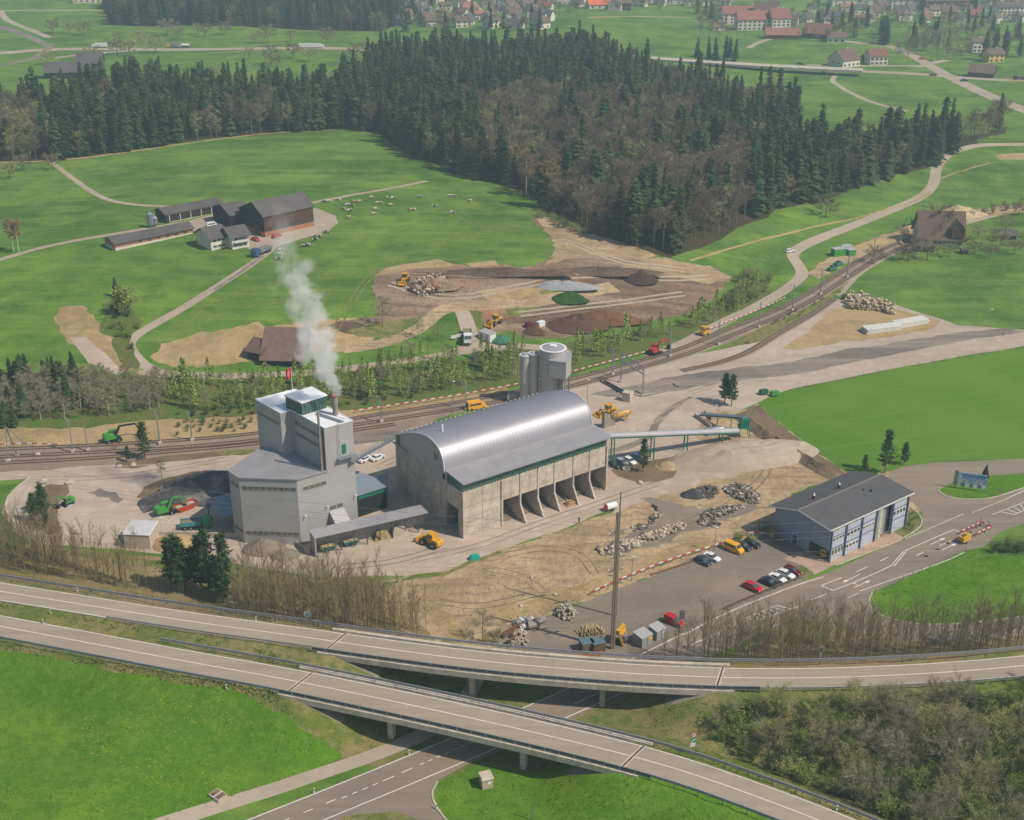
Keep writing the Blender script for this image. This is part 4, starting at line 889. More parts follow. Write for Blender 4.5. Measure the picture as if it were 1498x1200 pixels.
# access platform on the end wall (between E and F): door, platform, ladder
ex, ey = hi[0]; 
MB().box(11.6, 12.6, -.08, .05, 20.0, 22.3).build("platform_door", green_m, tw); MB().box(10.2, 14.4, -1.3, -.02, 19.2, 19.35).build("platform_floor", steel_m, tw)
for z in (19.9, 20.4): MB().bar((10.2, -1.25, z), (14.4, -1.25, z), .06, .06).build("platform_rail", steel_m, tw)
for x in (10.3, 11.6, 13, 14.3): MB().bar((x, -1.25, 19.3), (x, -1.25, 20.4), .06, .06).build("platform_post", steel_m, tw); MB().bar((x, -.05, 17.9), (x, -1.2, 19.2), .08, .08).build("platform_bracket", steel_m, tw)
for x in (10.6, 10.95): MB().bar((x, -.25, 19.4), (x, -.25, ZH + .8), .06, .06).build("ladder_rail", steel_m, tw)
for i in range(3): MB().tube(((1.3, 6.9, 14.2)[i], -.3, (7.5, 8.3, 9)[i] ), ((1.3, 6.9, 14.2)[i], -.9, (7.3, 8.1, 8.8)[i]), .14, n=6).build("wall_lamp", whp_m, tw)
# footbridge from platform to the hall
p0 = Vector((-36.6, 257.6, 17.6)); p1 = Vector((-29.3, 276.6, 14.2))
fb = thing("footbridge", "thin steel footbridge linking the plant tower to the barrel roofed hall", "footbridge", p0)
d = p1 - p0; MB().bar((0, 0, 0), d, 1.0, .15).build("walkway", steel_m, fb)
u = Vector((-d.y, d.x, 0)).normalized() * .5
for sg in (1, -1):
    for z in (.5, 1.05): MB().bar(u * sg + Zv * z, d + u * sg + Zv * z, .06, .06).build("handrail", steel_m, fb)
    for i in range(11): q = d * (i / 10) + u * sg; MB().bar(q, q + Zv * 1.05, .06, .06).build("rail_post", steel_m, fb)
# flag
fx, fy = U(428, 572, 27.4); fl = thing("flagpole", "flagpole with a red flag bearing a white cross on the tower roof", "flagpole", (fx, fy, 27.5))
MB().tube((0, 0, 0), (0, 0, 6.2), .08, .05, n=6).build("pole", whp_m, fl)
mb = MB(); nx, nz = 8, 5
F_ = lambda i, j: (-.06 - 1.25 * i / nx - .5 * j / nz * 0, .18 * math.sin(i * 1.1), 6.1 - 2.6 * j / nz - 1.0 * i / nx)
for i in range(nx):
    for j in range(nz): mb.face([F_(i, j), F_(i, j + 1), F_(i + 1, j + 1), F_(i + 1, j)])
fo = mb.build("flag", P("flag_red", 206, 30, 50, .8, var=0), fl); mb = MB()
def FQ(u0, u1, v0, v1):
    g2 = lambda a, b, s: tuple(Vector(F_(a * nx, b * nz)) + Vector((0, s, 0)))
    for s in (-.03, .03): mb.face([g2(u0, v0, s), g2(u0, v1, s), g2(u1, v1, s), g2(u1, v0, s)])
FQ(.2, .8, .4, .6); FQ(.38, .62, .22, .78); mb.build("white_cross", P("flag_white", 235, 235, 235, .8, var=0), fo)
# annex, side canopy, bin walkway
an = thing("link_building", "low flat roofed link building between the tower and the hall", "building", (-36.6, 261.9, 0))
q = [(-36.4, 263.5), (-29.8, 268.3), (-30.2, 275.5), (-33.3, 272.9), (-38.0, 276.5), (-40.5, 272)]; q = [(a + 36.6, b - 261.9) for a, b in q]
MB().prism(q, 5.8, 6.05).build("roof", M("blue_grey_roof", rgb(122, 132, 142), [(.3, .4, .65, rgb(114, 124, 136), .7)], rough=.6), an); MB().prism(grow(q, .93), 0, 5.8).build("dark_wall", green_m, an)
MB().prism([(a * .999 - .04, b - .06) for a, b in grow(q, .93)[:2]] + [(grow(q, .93)[1][0], grow(q, .93)[1][1] + .2), (grow(q, .93)[0][0], grow(q, .93)[0][1] + .2)], 0, 4.6).build("gate_shade_slab", blk_m, an)  # black slab painted in place of the shade inside the gateway
cn = thing("side_canopy", "blue grey canopy roof on posts at the left of the plant building", "canopy", (-67, 262, 0))
q = [(-72.3, 263.1), (-65.6, 254.5), (-59.5, 262.5), (-60.5, 268), (-66.5, 266.5)]; q = [(a + 67, b - 262) for a, b in q]
MB().prism(q, 5, 5.25).build("roof", MATS["blue_grey_roof"], cn)
for a, b in ((-4.7, 1.0), (.9, -6.8), (0, 4)): MB().box(a - .12, a + .12, b - .12, b + .12, 0, 5).build("post", blued_m, cn)
wa = math.atan2(11.5, 23.6); wk = thing("bin_canopy", "long narrow ribbed canopy over green material bins in front of the plant", "canopy", (-44.0, 245.4, 0), wa)
WL = 27.5
mb = MB(); b_ = [(0, 0, 4.7), (WL, 0, 4.7), (WL, 3.6, 5.1), (-.1, 3.6, 5.1)]; mb.hexa(b_, [(a, b, c + .18) for a, b, c in b_]); mb.build("roof", roofrib_m, wk)
mb = MB(); x = .3
while x < WL: mb.bar((x, .05, 4.9), (x, 3.55, 5.3), .08, .08); x += .5
o = mb.build("roof_ribs", roofrib_m, wk); o["kind"] = "stuff"
MB().box(0, .25, -.05, 3.6, 0, 4.7).build("end_wall", clad_m, wk); MB().box(.3, WL, 3.4, 3.6, 0, 2.2).build("back_wall", conc_m, wk); MB().box(.3, WL, 3.45, 3.55, 2.2, 5).build("back_cladding", clad_m, wk)
MB().box(.3, WL, -.6, -.4, 0, .5).build("kerb_wall", conc_m, wk)
for i in range(1, 9): MB().box(i * 3.1 - .1, i * 3.1 + .1, 0.2, .4, 0, 4.7).build("post", dsteel_m, wk)
for i, x in enumerate((1.6, 7.0)):
    p = Matrix.Rotation(wa, 3, 'Z') @ Vector((x, .9, 0)) + Vector((-44, 245.4, 0)); b = thing("material_bin", ("green tipping bin under the bin canopy, next to its end wall", "green tipping bin under the bin canopy, second from its end wall")[i], "bin", p, wa)
    mb = MB(); mb.hexa([(.5, .3, .3), (3.2, .3, .3), (3.2, 1.4, .3), (.5, 1.4, .3)], [(0, -.1, 1.3), (3.7, -.1, 1.3), (3.7, 1.7, 1.3), (0, 1.7, 1.3)]); mb.build("hopper", green_m, b)
    MB().box(.25, 3.45, .1, 1.5, 1.28, 1.36).build("contents", soil_m, b); MB().box(.5, 3.2, .3, 1.4, 0, .3).build("base", dsteel_m, b)
for i, (x, n_) in enumerate(((14.2, 0), (18.5, 0))):
    p = Matrix.Rotation(wa, 3, 'Z') @ Vector((x, .6, 0)) + Vector((-44, 245.4, 0)); o = MB().hexa([(0, 0, 0), (3.6, 0, 0), (3.6, 2.6, 0), (0, 2.6, 0)], [(.4, 1.1, 1.6), (2.8, 1.0, 1.6), (2.8, 2.2, 1.9), (.4, 2.2, 1.9)]).build("sand_heap", (tan_m, gravel_m)[i], None, p); tag(o, ("tan sand heap under the bin canopy, left of the pale heap", "pale sand heap under the bin canopy, nearest the hall")[i], "sand heap")
# low wall with posts left of the canopy, retaining wall
def wallrun(label, pts, hh, wd, posts=0, z=0.0, cat="wall", name="low_wall"):
    c = [Gz(*p, z) for p in pts]; t = thing(name, label, cat, c[0])
    for i in range(len(c) - 1): MB().bar(c[i] - c[0] + Zv * hh / 2, c[i + 1] - c[0] + Zv * hh / 2, wd, hh).build("wall_section", conc_m, t)
    if posts:
        for p in resample(c, n=posts): MB().bar(p - c[0] + Zv * hh, p - c[0] + Zv * (hh + .9), .08, .08).build("rail_post", steel_m, t)
wallrun("low concrete wall with thin posts in front of the plant building", [(232, 783), (330, 785), (420, 790), (438, 800), (452, 812)], 1.0, .25, 12)
# ---- shed
s_ = thing("small_shed", "small pale concrete shed with a ribbed metal roof above the tree row", "shed", (-87.9, 249.4, 0), math.atan2(-.5, 6))
mb = MB(); mb.hexa([(0, 0, 0), (6, 0, 0), (6, 5.8, 0), (0, 5.8, 0)], [(0, 0, 3.6), (6, 0, 3.6), (6, 5.8, 4.0), (0, 5.8, 4.0)]); mb.build("wall", M("shed_concrete", rgb(182, 168, 150), [(2, .4, .65, rgb(166, 152, 136), .7)]), s_)
b_ = [(-.15, -.15, 3.62), (6.15, -.15, 3.62), (6.15, 5.95, 4.03), (-.15, 5.95, 4.03)]; MB().hexa(b_, [(a, b, c + .12) for a, b, c in b_]).build("roof", clad2_m, s_)
for i in range(18): MB().bar((.1 + i * .34, -.1, 3.78), (.1 + i * .34, 5.9, 4.2), .12, .1).build("roof_rib", roofrib_m, s_)
# ---- silo group
def silo(px, py, r, hh, name, label, extra=False):
    x, y = U(px, py); t = thing(name, label, "silo", (x, y, 0), -.35)
    MB().tube((0, 0, 0), (0, 0, hh), r, n=28).build("shell", clad_m, t, smooth=False); MB().tube((0, 0, hh), (0, 0, hh + .5), r * .999, r * .25, n=28).build("roof", roofrib_m, t)
    for ch in KIDS[t.name]: pass
    for z in range(3, int(hh), 3): MB().tube((0, 0, z), (0, 0, z + .12), r + .04, n=28).build("band_ring", clad_m, t)
    MB().tube((0, 0, hh - .1), (0, 0, hh + .08), r + .1, n=28).build("top_rim", clad2_m, t)
    return t
s1 = silo(808, 592, 3.7, 17.4, "cement_silo", "big round grey silo with a boxy head house behind the hall")
MB().box(-.9, .9, -.7, .7, 17.7, 18.2).build("roof_hatch", clad2_m, s1); MB().box(.4, 5.3, -4.4, .3, 10.2, 15.2).build("head_house", clad_m, s1)
mb = MB(); mb.hexa([(.3, -4.5, 15.2), (5.4, -4.5, 15.2), (5.4, .4, 15.2), (.3, .4, 15.2)], [(.3, -4.5, 15.3), (5.4, -4.5, 15.3), (5.4, .4, 16.4), (.3, .4, 16.4)]); mb.build("head_house_roof", roofrib_m, s1)
for x, y in ((2.4, -4.0), (4.9, -4.0), (4.9, -.3)): MB().box(x - .15, x + .15, y - .15, y + .15, 0, 10.2).build("leg", steel_m, s1)
MB().box(3.2, 4.2, -3.6, -2.4, 0, 10.2).build("ladder_shaft", conc_d, s1)
for i in range(9): MB().box(3.0, 4.4, -3.8, -3.7, 1 + i, 1.1 + i).build("ladder_hoop", steel_m, s1)
silo(768, 590, 1.45, 14.9, "cement_silo", "slim grey silo, the leftmost of the silo group behind the hall"); silo(780.5, 590, 1.5, 15.4, "cement_silo", "slim grey silo squeezed between its slim neighbour and the big silo")
x, y = U(752, 586); o = MB().box(-2, 2, -1.5, 1.5, 0, 2.3).build("silo_plinth", conc_d, None, (x, y, 0)); tag(o, "low concrete plinth at the foot of the slim silos", "plinth")
# ---- conveyor gallery
c0, c1 = Vector((23.5, 289.5, 8.9)), Vector((60.5, 307.0, 2.2))
cg = thing("conveyor_gallery", "long covered conveyor gallery on green posts beside the hall", "conveyor", (c0.x, c0.y, 0)); d = c1 - c0; c0l = Zv * c0.z
MB().bar(c0l, c0l + d, 1.7, .35).build("truss_beam", green_m, cg)
u = Vector((-d.y, d.x, 0)).normalized(); mb = MB(); K = 8
for i in range(K):
    a0, a1 = math.pi * i / K, math.pi * (i + 1) / K; f = lambda a: u * math.cos(a) * .95 + Zv * (.25 + math.sin(a) * .95)
    mb.face([c0l + f(a0), c0l + d + f(a0), c0l + d + f(a1), c0l + f(a1)])
for e_, flip in ((c0l, 0), (c0l + d, 1)):
    mb.face([e_ + u * math.cos(math.pi * i / K) * .95 + Zv * (.25 + math.sin(math.pi * i / K) * .95) for i in range(K + 1)])
mb.build("cover", roofrib_m, cg, smooth=False)
for t_ in (.06, .35, .6, .87):
    q = c0l + d * t_
    for sg in (-.7, .7): MB().bar(q + u * sg - Zv * (.2), Vector((q.x, q.y, 0)) + u * sg * 1.2, .26, .26).build("post", green_m, cg)
for i in range(14): q = c0l + d * (.04 + i / 14.5); MB().bar(q + u * .9 + Zv * .1, q + u * .9 + Zv * 1.9, .05, .05).build("handrail_post", steel_m, cg)
# feed hopper and inclined belt at the end
fh = thing("feed_hopper", "green feed hopper with an inclined covered belt at the conveyor end", "hopper", (62.5, 309, 0), 0)
MB().box(-1.2, 1.2, -1.2, 1.2, 3, 5.2).build("hopper_box", green_m, fh); MB().box(-1.6, 1.6, -1.6, 1.6, 2.8, 3).build("platform", green_m, fh)
for a in (-1.3, 1.3):
    for b in (-1.3, 1.3): MB().box(a - .1, a + .1, b - .1, b + .1, 0, 2.8).build("leg", green_m, fh)
bx, by = U(1026, 612); MB().bar((0, 0, 5.6), (bx - 62.5, by - 309, 1.2), 2.0, .5).build("inclined_belt", M("belt_cover", rgb(96, 106, 112), rough=.6), fh)
for t_ in (.3, .62): q = Vector((0, 0, 5.4)).lerp(Vector((bx - 62.5, by - 309, 1.2)), t_); MB().bar((q.x, q.y, 0), q, .2, .2).build("belt_prop", green_m, fh)
x, y = U(1044, 634); o = thing("tunnel_hood", "curved pale sheet metal hood beside the feed hopper", "hood", (x, y, 0), .3); mb = MB()
for i in range(8):
    a0, a1 = math.pi * i / 8, math.pi * (i + 1) / 8; mb.face([(-2.5, 1.5 * math.cos(a0), 1.9 * math.sin(a0)), (2.5, 1.5 * math.cos(a0), 1.9 * math.sin(a0)), (2.5, 1.5 * math.cos(a1), 1.9 * math.sin(a1)), (-2.5, 1.5 * math.cos(a1), 1.9 * math.sin(a1))])
mb.face([(-2.5, 1.5 * math.cos(math.pi * i / 8), 1.9 * math.sin(math.pi * i / 8)) for i in range(9)]); mb.face([(2.5, 1.5 * math.cos(math.pi * i / 8), 1.9 * math.sin(math.pi * i / 8)) for i in range(9)]); mb.build("hood_shell", steel_m, o)
wallrun("concrete side walls of the feed pit at the top of the inclined belt", [(1016, 609), (1040, 626), (1038, 628)], 1.0, .25, name="pit_wall"); wallrun("short concrete wall along the far side of the feed pit", [(1030, 604), (1041, 615)], 1.0, .25, name="pit_wall")
# hall rear stair block
x, y = U(884, 627); rs = thing("rear_stair", "grey steel stair and ramp at the far corner of the hall", "stair", (x, y, 0), HA)
MB().hexa([(0, 0, 0), (4, 0, 0), (4, 1.2, 0), (0, 1.2, 0)], [(0, 0, 5), (4, 0, .4), (4, 1.2, .4), (0, 1.2, 5)]).build("stair_flight", conc_d, rs); MB().bar((0, 0, 6), (4, 0, 1.4), .08, .08).build("handrail", steel_m, rs)
# ---- office
OA = math.atan2(16.2, 21.4); of_ = thing("office_building", "three storey blue grey office with a dark shallow pitched roof beside the car park", "office building", (70.5, 243.3, 0), OA)
OL, OD = 26.9, 16.3
def obox(n, *a, m=blue_m, p=of_): return MB().box(*a).build(n, m, p)
lav_m = M("lavender_panel", rgb(172, 176, 188), [(0.4, .4, .65, rgb(162, 166, 180), .7), (3, .5, .7, rgb(180, 184, 194), .5)], rough=.5)
obox("front_wall", 5.6, 15.5, 0, .3, 0, 8.3, m=lav_m); obox("front_wall", 21.4, OL, 0, .3, 0, 8.3, m=lav_m); obox("front_wall", .3, 5.6, .0, .3, 3.0, 8.3, m=lav_m); obox("front_wall", 0.3, 5.6, 0, .3, 0, 1.3, m=lav_m)
mb = MB(); pts = [(0, 0), (0, 8.3), (8.9, 9.2), (OD, 6.6), (OD, 0)]
pts_d = [(5.8, 0), (5.8, 2.9), (.35, 2.9), (.35, 8.35), (8.9, 9.2), (OD, 6.6), (OD, 0)]
k = [(0, a, b) for a, b in pts_d]; k2 = [(.25, a, b) for a, b in pts_d]; mb.face(k); mb.face(k2[::-1])
for j in range(len(pts_d)): q = (j + 1) % len(pts_d); mb.face([k[j], k2[j], k2[q], k[q]])
mb.build("gable_wall", blue_m, of_)
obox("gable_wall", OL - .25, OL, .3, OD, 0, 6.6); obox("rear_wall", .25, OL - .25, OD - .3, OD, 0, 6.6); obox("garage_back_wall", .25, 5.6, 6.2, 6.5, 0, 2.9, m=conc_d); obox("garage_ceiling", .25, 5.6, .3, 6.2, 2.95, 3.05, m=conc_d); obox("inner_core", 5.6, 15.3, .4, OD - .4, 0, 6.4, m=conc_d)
for x0, x1 in ((.3, 4.8), (5.1, 10.2), (10.6, 15.3), (21.6, OL - .3)):
    for z in (3.1, 6.0): obox("floor_band", x0, x1, -.06, .02, z, z + .18, m=blued_m)
def office_windows(x0, x1, z0, z1, n): wband((0, 0), (1, 0), x0, x1, z0, z1, n, par=of_, gm=glass_m, slim=.13, proud=.02)
office_windows(.5, 4.7, 7.45, 8.2, 4); office_windows(.5, 4.7, 4.9, 5.85, 4); office_windows(.5, 4.7, 1.35, 2.95, 4)
office_windows(5.3, 10.1, 7.45, 8.2, 4); office_windows(5.3, 10.1, 4.6, 5.75, 4); office_windows(5.3, 10.1, 1.5, 2.5, 4)
office_windows(10.8, 15.2, 4.55, 5.3, 4); office_windows(21.8, 26.4, 4.3, 5.6, 4)
for i, (x0, x1) in enumerate(((10.8, 15.2), (10.8, 15.2), (21.8, 26.4))):
    z = (6.4, 1.0, 1.0)[i]; obox("wall_board", x0, x1, -.04, .02, z, z + 1.6, m=lav_m)
for x in (.0, 4.95, 10.4, 15.5, 21.4, OL): obox("column", x - .16, x + .16, -.35, -.04, 0, 8.45, m=blued_m)
MB().tube((17.6, 1.2, 0), (17.6, 1.2, 8.4), 1.15, n=20).build("round_stair_shaft", M("shaft_plaster", rgb(176, 176, 160)), of_)
for i in range(8): obox("entrance_sheet", 18.7 + i * .34, 19.02 + i * .34, 1.0 + (i % 2) * .06, 1.2, 0, 8.3, m=clad_m)
obox("entrance_back", 15.6, 21.3, 2.6, 2.8, 0, 8.4, m=glass_m); obox("entrance_rail", 18.8, 21.2, -.1, 0, .9, 1.0, m=steel_m)
for i in range(6): obox("rail_bar", 18.8 + i * .45, 18.86 + i * .45, -.1, -.04, 0, .95, m=steel_m)
for a, b, za, zb in ((-.45, 8.9, 8.55, 9.5), (8.9, OD + 1.3, 9.5, 6.85)):
    q = [(-1.1, a, za), (OL + 1.4, a, za), (OL + 1.4, b, zb), (-1.1, b, zb)]; MB().hexa(q, [(x, y, z + .18) for x, y, z in q]).build("roof_slope", flatroof_m, of_)
    for z_, m2, nn in ((-.12, frame_w, "eave_board"),):
        MB().bar((-1.15, a, za + .02), (-1.15, b, zb + .02), .08, .28).build("verge_board", frame_w, of_)
MB().bar((-1.1, 8.9, 9.72), (OL + 1.4, 8.9, 9.72), .5, .12).build("ridge_cap", M("ridge_sheet", rgb(110, 106, 102)), of_); MB().box(-1.2, OL + 1.45, -.6, -.46, 8.4, 8.72).build("gutter", frame_w, of_)
for x, y in ((6.8, 11.2), (15.6, 11.2)):
    z = 9.5 - (y - 8.9) * .3; mb = obox("chimney", x - .28, x + .28, y - .28, y + .28, z - .2, z + 1.1, m=P("chimney_brown", 84, 50, 40)); MB().tube((x, y, z + 1.1), (x, y, z + 1.7), .3, .12, n=8).build("chimney_cowl", whp_m, of_)
for x, y, q in ((19.6, 5.2, .7), (18.7, 6.6, .5)): obox("vent_pipe", x - .16, x + .16, y - .16, y + .16, 9.0, 9.2 + q, m=blk_m)
obox("side_door", -.06, .02, 9.2, 10.6, 0.1, 2.4, m=glass_m); obox("door_frame", -.1, -.0, 9.0, 9.2, 0, 2.5, m=frame_w); obox("door_frame", -.1, 0, 10.6, 10.8, 0, 2.5, m=frame_w); obox("door_frame", -.1, 0, 9.0, 10.8, 2.5, 2.65, m=frame_w)
# ------------------------------------------------------------------ tree meshes
def rv(r, a=1.0): return Vector((r.uniform(-a, a), r.uniform(-a, a), r.uniform(-a, a)))
def sliver(mb, p, d, w_, mi=1):
    u = d.cross(Vector((R_.uniform(-1, 1), R_.uniform(-1, 1), R_.uniform(-1, 1)))).normalized() * w_
    mb.face([p - u, p + u, p + d], mi)
def leafq(mb, p, s, mi=1):
    a = rv(R_).normalized() * s; b = a.cross(rv(R_)).normalized() * s * .7; mb.face([p - a, p - b, p + a, p + b], mi)
def spruce(seed, H=27, R=3.6, base=.12, ex=.62):
    r = random.Random(seed); mb = MB(); mb.tube((0, 0, -.5), (0, 0, H * .97), .32, .03, n=5, cap=False)
    n = 22; lean = (r.uniform(-.5, .5), r.uniform(-.5, .5)); side_ = [r.uniform(.72, 1.2) for _ in range(6)]
    for k in range(n):
        t = k / n; z = H * (base + (1 - base) * t) + r.uniform(-.3, .3); rr = R * (1 - t * .97) ** ex * r.uniform(.7, 1.15) + .3; m = 11 if t < .75 else 7
        a0 = r.uniform(0, 6.28)
        for j in range(m):
            if r.random() < .1: continue
            a = a0 + 6.283 * j / m + r.uniform(-.35, .35); rl = rr * r.uniform(.55, 1.15) * side_[int(a / 6.283 * 6) % 6]; dr = rl * r.uniform(.15, .55)
            c, s = math.cos(a), math.sin(a); w_ = rl * .34 + .2; zz = z + r.uniform(-.6, .6); ox, oy = lean[0] * t, lean[1] * t
            tip = Vector((c * rl + ox, s * rl + oy, zz - dr)); mid = Vector((c * rl * .6 + ox, s * rl * .6 + oy, zz - dr * .2)); sd = Vector((-s, c, 0)) * w_; o = Vector((ox, oy, zz + .7))
            mb.face([o, mid - sd + Vector((0, 0, -.5)), tip], 1); mb.face([o, tip, mid + sd + Vector((0, 0, -.5))], 1)
            if r.random() < .7: q = mid * 1.0; mb.face([mid - sd * .7, q + Vector((c * .3, s * .3, -1.3 * r.uniform(.6, 1.2))), mid + sd * .7], 1)
    mb.face([(-.25, 0, H * .93), (.25, 0, H * .93), (0, 0, H + .2)], 1); mb.face([(0, -.25, H * .93), (0, .25, H * .93), (0, 0, H + .2)], 1)
    return mb
def bare(seed, H=22, R=4.5, clear=.35, limbs=9, tw=5, tl_=1.6, tww=.05, leaves=0, ls=.25, up=.75, thick=.26):
    """trunk + branches in slot 0, twigs in slot 1, leaves in slot 2"""
    r = random.Random(seed); T = MB(); C = MB(); ends = []
    bend = Vector((r.uniform(-.4, .4), r.uniform(-.4, .4), 0)); top = Vector((0, 0, H * .82)) + bend
    T.tube((0, 0, -.4), Vector((0, 0, H * .4)) + bend * .3, thick, thick * .7, n=6, cap=False); T.tube(Vector((0, 0, H * .4)) + bend * .3, top, thick * .7, thick * .15, n=5, cap=False)
    for k in range(limbs):
        t = clear + (1 - clear) * .85 * (k + r.random() * .6) / limbs; a = k * 2.4 + r.uniform(-.4, .4); p = Vector((0, 0, H * .86 * t)) + bend * t
        ln = R * (1.05 - .55 * abs(t - .55)) * r.uniform(.75, 1.1) * (1 if t < .75 else .7)
        d = Vector((math.cos(a), math.sin(a), up * (.6 + t * .9))).normalized(); q = p + d * ln
        C.tube(p, q, thick * .3, thick * .1, n=3, cap=False)
        for j in range(4):
            p2 = p.lerp(q, .35 + .2 * j); d2 = (d + rv(r, .8)).normalized(); d2.z = abs(d2.z) * .8 + .15; q2 = p2 + d2 * ln * .45
            C.tube(p2, q2, thick * .1, thick * .05, n=3, cap=False)
            for m in range(3): ends.append((p2.lerp(q2, .35 + .32 * m), d2))
        ends.append((q, d))
    for m in range(6): ends.append((top - Vector((0, 0, m * .5)), Vector((r.uniform(-.6, .6), r.uniform(-.6, .6), 1)).normalized()))
    for p, d in ends:
        for _ in range(tw):
            dd = (d * .7 + rv(r, 1.0)); dd.z = dd.z * .7 + .35; sliver(C, p + rv(r, .25), dd.normalized() * tl_ * r.uniform(.6, 1.2), tww, 1)
        for _ in range(leaves): leafq(C, p + rv(r, tl_ * .9), ls * r.uniform(.6, 1.2), 2)
    return T, C
def cone_young(seed, H=7, R=1.3, n=130, ls=.3):
    r = random.Random(seed); T = MB(); C = MB(); T.tube((0, 0, -.2), (0, 0, H * .95), .09, .02, n=4, cap=False)
    for k in range(n):
        t = r.random() ** .8; z = H * (.12 + .88 * t); a = r.uniform(0, 6.283); rr = R * (1 - t) ** .75 * r.uniform(.3, 1.1)
        p = Vector((math.cos(a) * rr, math.sin(a) * rr, z)); leafq(C, p, ls * r.uniform(.6, 1.3), 2)
        if k % 4 == 0: sliver(C, Vector((0, 0, z - .3)), p - Vector((0, 0, z - .3)), .03, 1)
    return T, C
def pine(seed, H=9, R=2.6):
    r = random.Random(seed); T = MB(); C = MB(); T.tube((0, 0, -.3), (0, 0, H * .95), .2, .05, n=6, cap=False)
    for k in range(46):
        t = (k + r.random()) / 46; z = H * (.18 + .8 * t); a = k * 2.4 + r.uniform(-.5, .5); rr = R * (1 - t * .78) * r.uniform(.45, 1.1) * (.75 if t < .12 else 1)
        q = Vector((math.cos(a) * rr, math.sin(a) * rr, z + rr * .22)); C.tube((0, 0, z), q, .04, .02, n=3, cap=False)
        for f in (.45, .72, 1.0):
            c = Vector((0, 0, z)).lerp(q, f)
            for _ in range(9): dd = rv(r); dd.z = abs(dd.z) * .8; sliver(C, c + rv(r, .28), dd.normalized() * r.uniform(.45, .8), .13, 1)
    return T, C
def shrub(seed, H=4, R=2.2, stems=9, tw=9, leaves=6, ls=.13, tl_=.9, tww=.022):
    r = random.Random(seed); T = MB(); C = MB(); 
    for k in range(stems):
        a = k * 2.4; rr = R * r.uniform(.25, .8); hh = H * r.uniform(.65, .95) * (1 - .25 * rr / R); q = Vector((math.cos(a) * rr, math.sin(a) * rr, hh)); T.tube((r.uniform(-.2, .2), r.uniform(-.2, .2), -.2), q, .06, .02, n=3, cap=False)
        for j in range(7):
            p = Vector((0, 0, 0)).lerp(q, .35 + .65 * j / 6); d = (q.normalized() * .6 + rv(r, .8)).normalized(); d.z = abs(d.z)
            e = p + d * R * .35; C.tube(p, e, .025, .012, n=3, cap=False)
            for _ in range(tw): dd = (d * .6 + rv(r, .9)); dd.z = dd.z * .6 + .4; sliver(C, p.lerp(e, r.random()), dd.normalized() * tl_ * r.uniform(.5, 1.1), tww, 1)
            for _ in range(leaves): leafq(C, p.lerp(e, r.uniform(.2, 1.2)) + rv(r, tl_ * .5), ls * r.uniform(.6, 1.3), 2)
    return T, C
def whip(seed, H=12, R=1.1, n=22, leaves=0):
    r = random.Random(seed); T = MB(); C = MB(); b = Vector((r.uniform(-.3, .3), r.uniform(-.3, .3), 0)); T.tube((0, 0, -.4), Vector((0, 0, H * .5)) + b, .075, .05, n=4, cap=False); T.tube(Vector((0, 0, H * .5)) + b, Vector((0, 0, H)) + b * 2, .06, .015, n=3, cap=False)
    for k in range(n):
        t = .2 + .72 * (k + r.random()) / n; p = Vector((0, 0, H * t)) + b * 2 * t; a = r.uniform(0, 6.283); ln = H * .2 * (1.15 - t * .6) * r.uniform(.7, 1.2); q = p + Vector((math.cos(a) * R * .55, math.sin(a) * R * .55, ln)); C.tube(p, q, .028, .01, n=3, cap=False)
        for _ in range(15): s_0 = p.lerp(q, r.uniform(.25, 1)); sliver(C, s_0, Vector((r.uniform(-.45, .45), r.uniform(-.45, .45), r.uniform(.6, 1.1))) * r.uniform(.7, 1.3), .014, 1)
        for _ in range(leaves): leafq(C, p.lerp(q, r.uniform(.4, 1.2)) + rv(r, .3), .08, 2)
    return T, C
def one(pair, name, mats):
    """merge trunk and crown into one mesh"""
    T, C = pair; mb = MB(); mb.v = T.v + C.v; k = len(T.v); mb.f = T.f + [tuple(i + k for i in f) for f in C.f]; mb.m = T.m + C.m
    return meshof(mb, name, mats)
def inpoly(x, y, P_):
    c = False; j = len(P_) - 1
    for i in range(len(P_)):
        if (P_[i][1] > y) != (P_[j][1] > y) and x < (P_[j][0] - P_[i][0]) * (y - P_[i][1]) / (P_[j][1] - P_[i][1]) + P_[i][0]: c = not c
        j = i
    return c
def scatter(pxpoly, step, jit=.45, z=None, rnd=None):
    rnd = rnd or R_; W_ = [G(*p) if z is None else Gz(p[0], p[1], z) for p in pxpoly]; wp = [(p.x, p.y) for p in W_]
    x0, x1 = min(p[0] for p in wp), max(p[0] for p in wp); y0, y1 = min(p[1] for p in wp), max(p[1] for p in wp); out = []
    y = y0; row = 0
    while y < y1:
        x = x0 + (step / 2 if row % 2 else 0)
        while x < x1:
            a, b = x + rnd.uniform(-jit, jit) * step, y + rnd.uniform(-jit, jit) * step
            if inpoly(a, b, wp): out.append((a, b, h(a, b)))
            x += step
        y += step * .87; row += 1
    return out
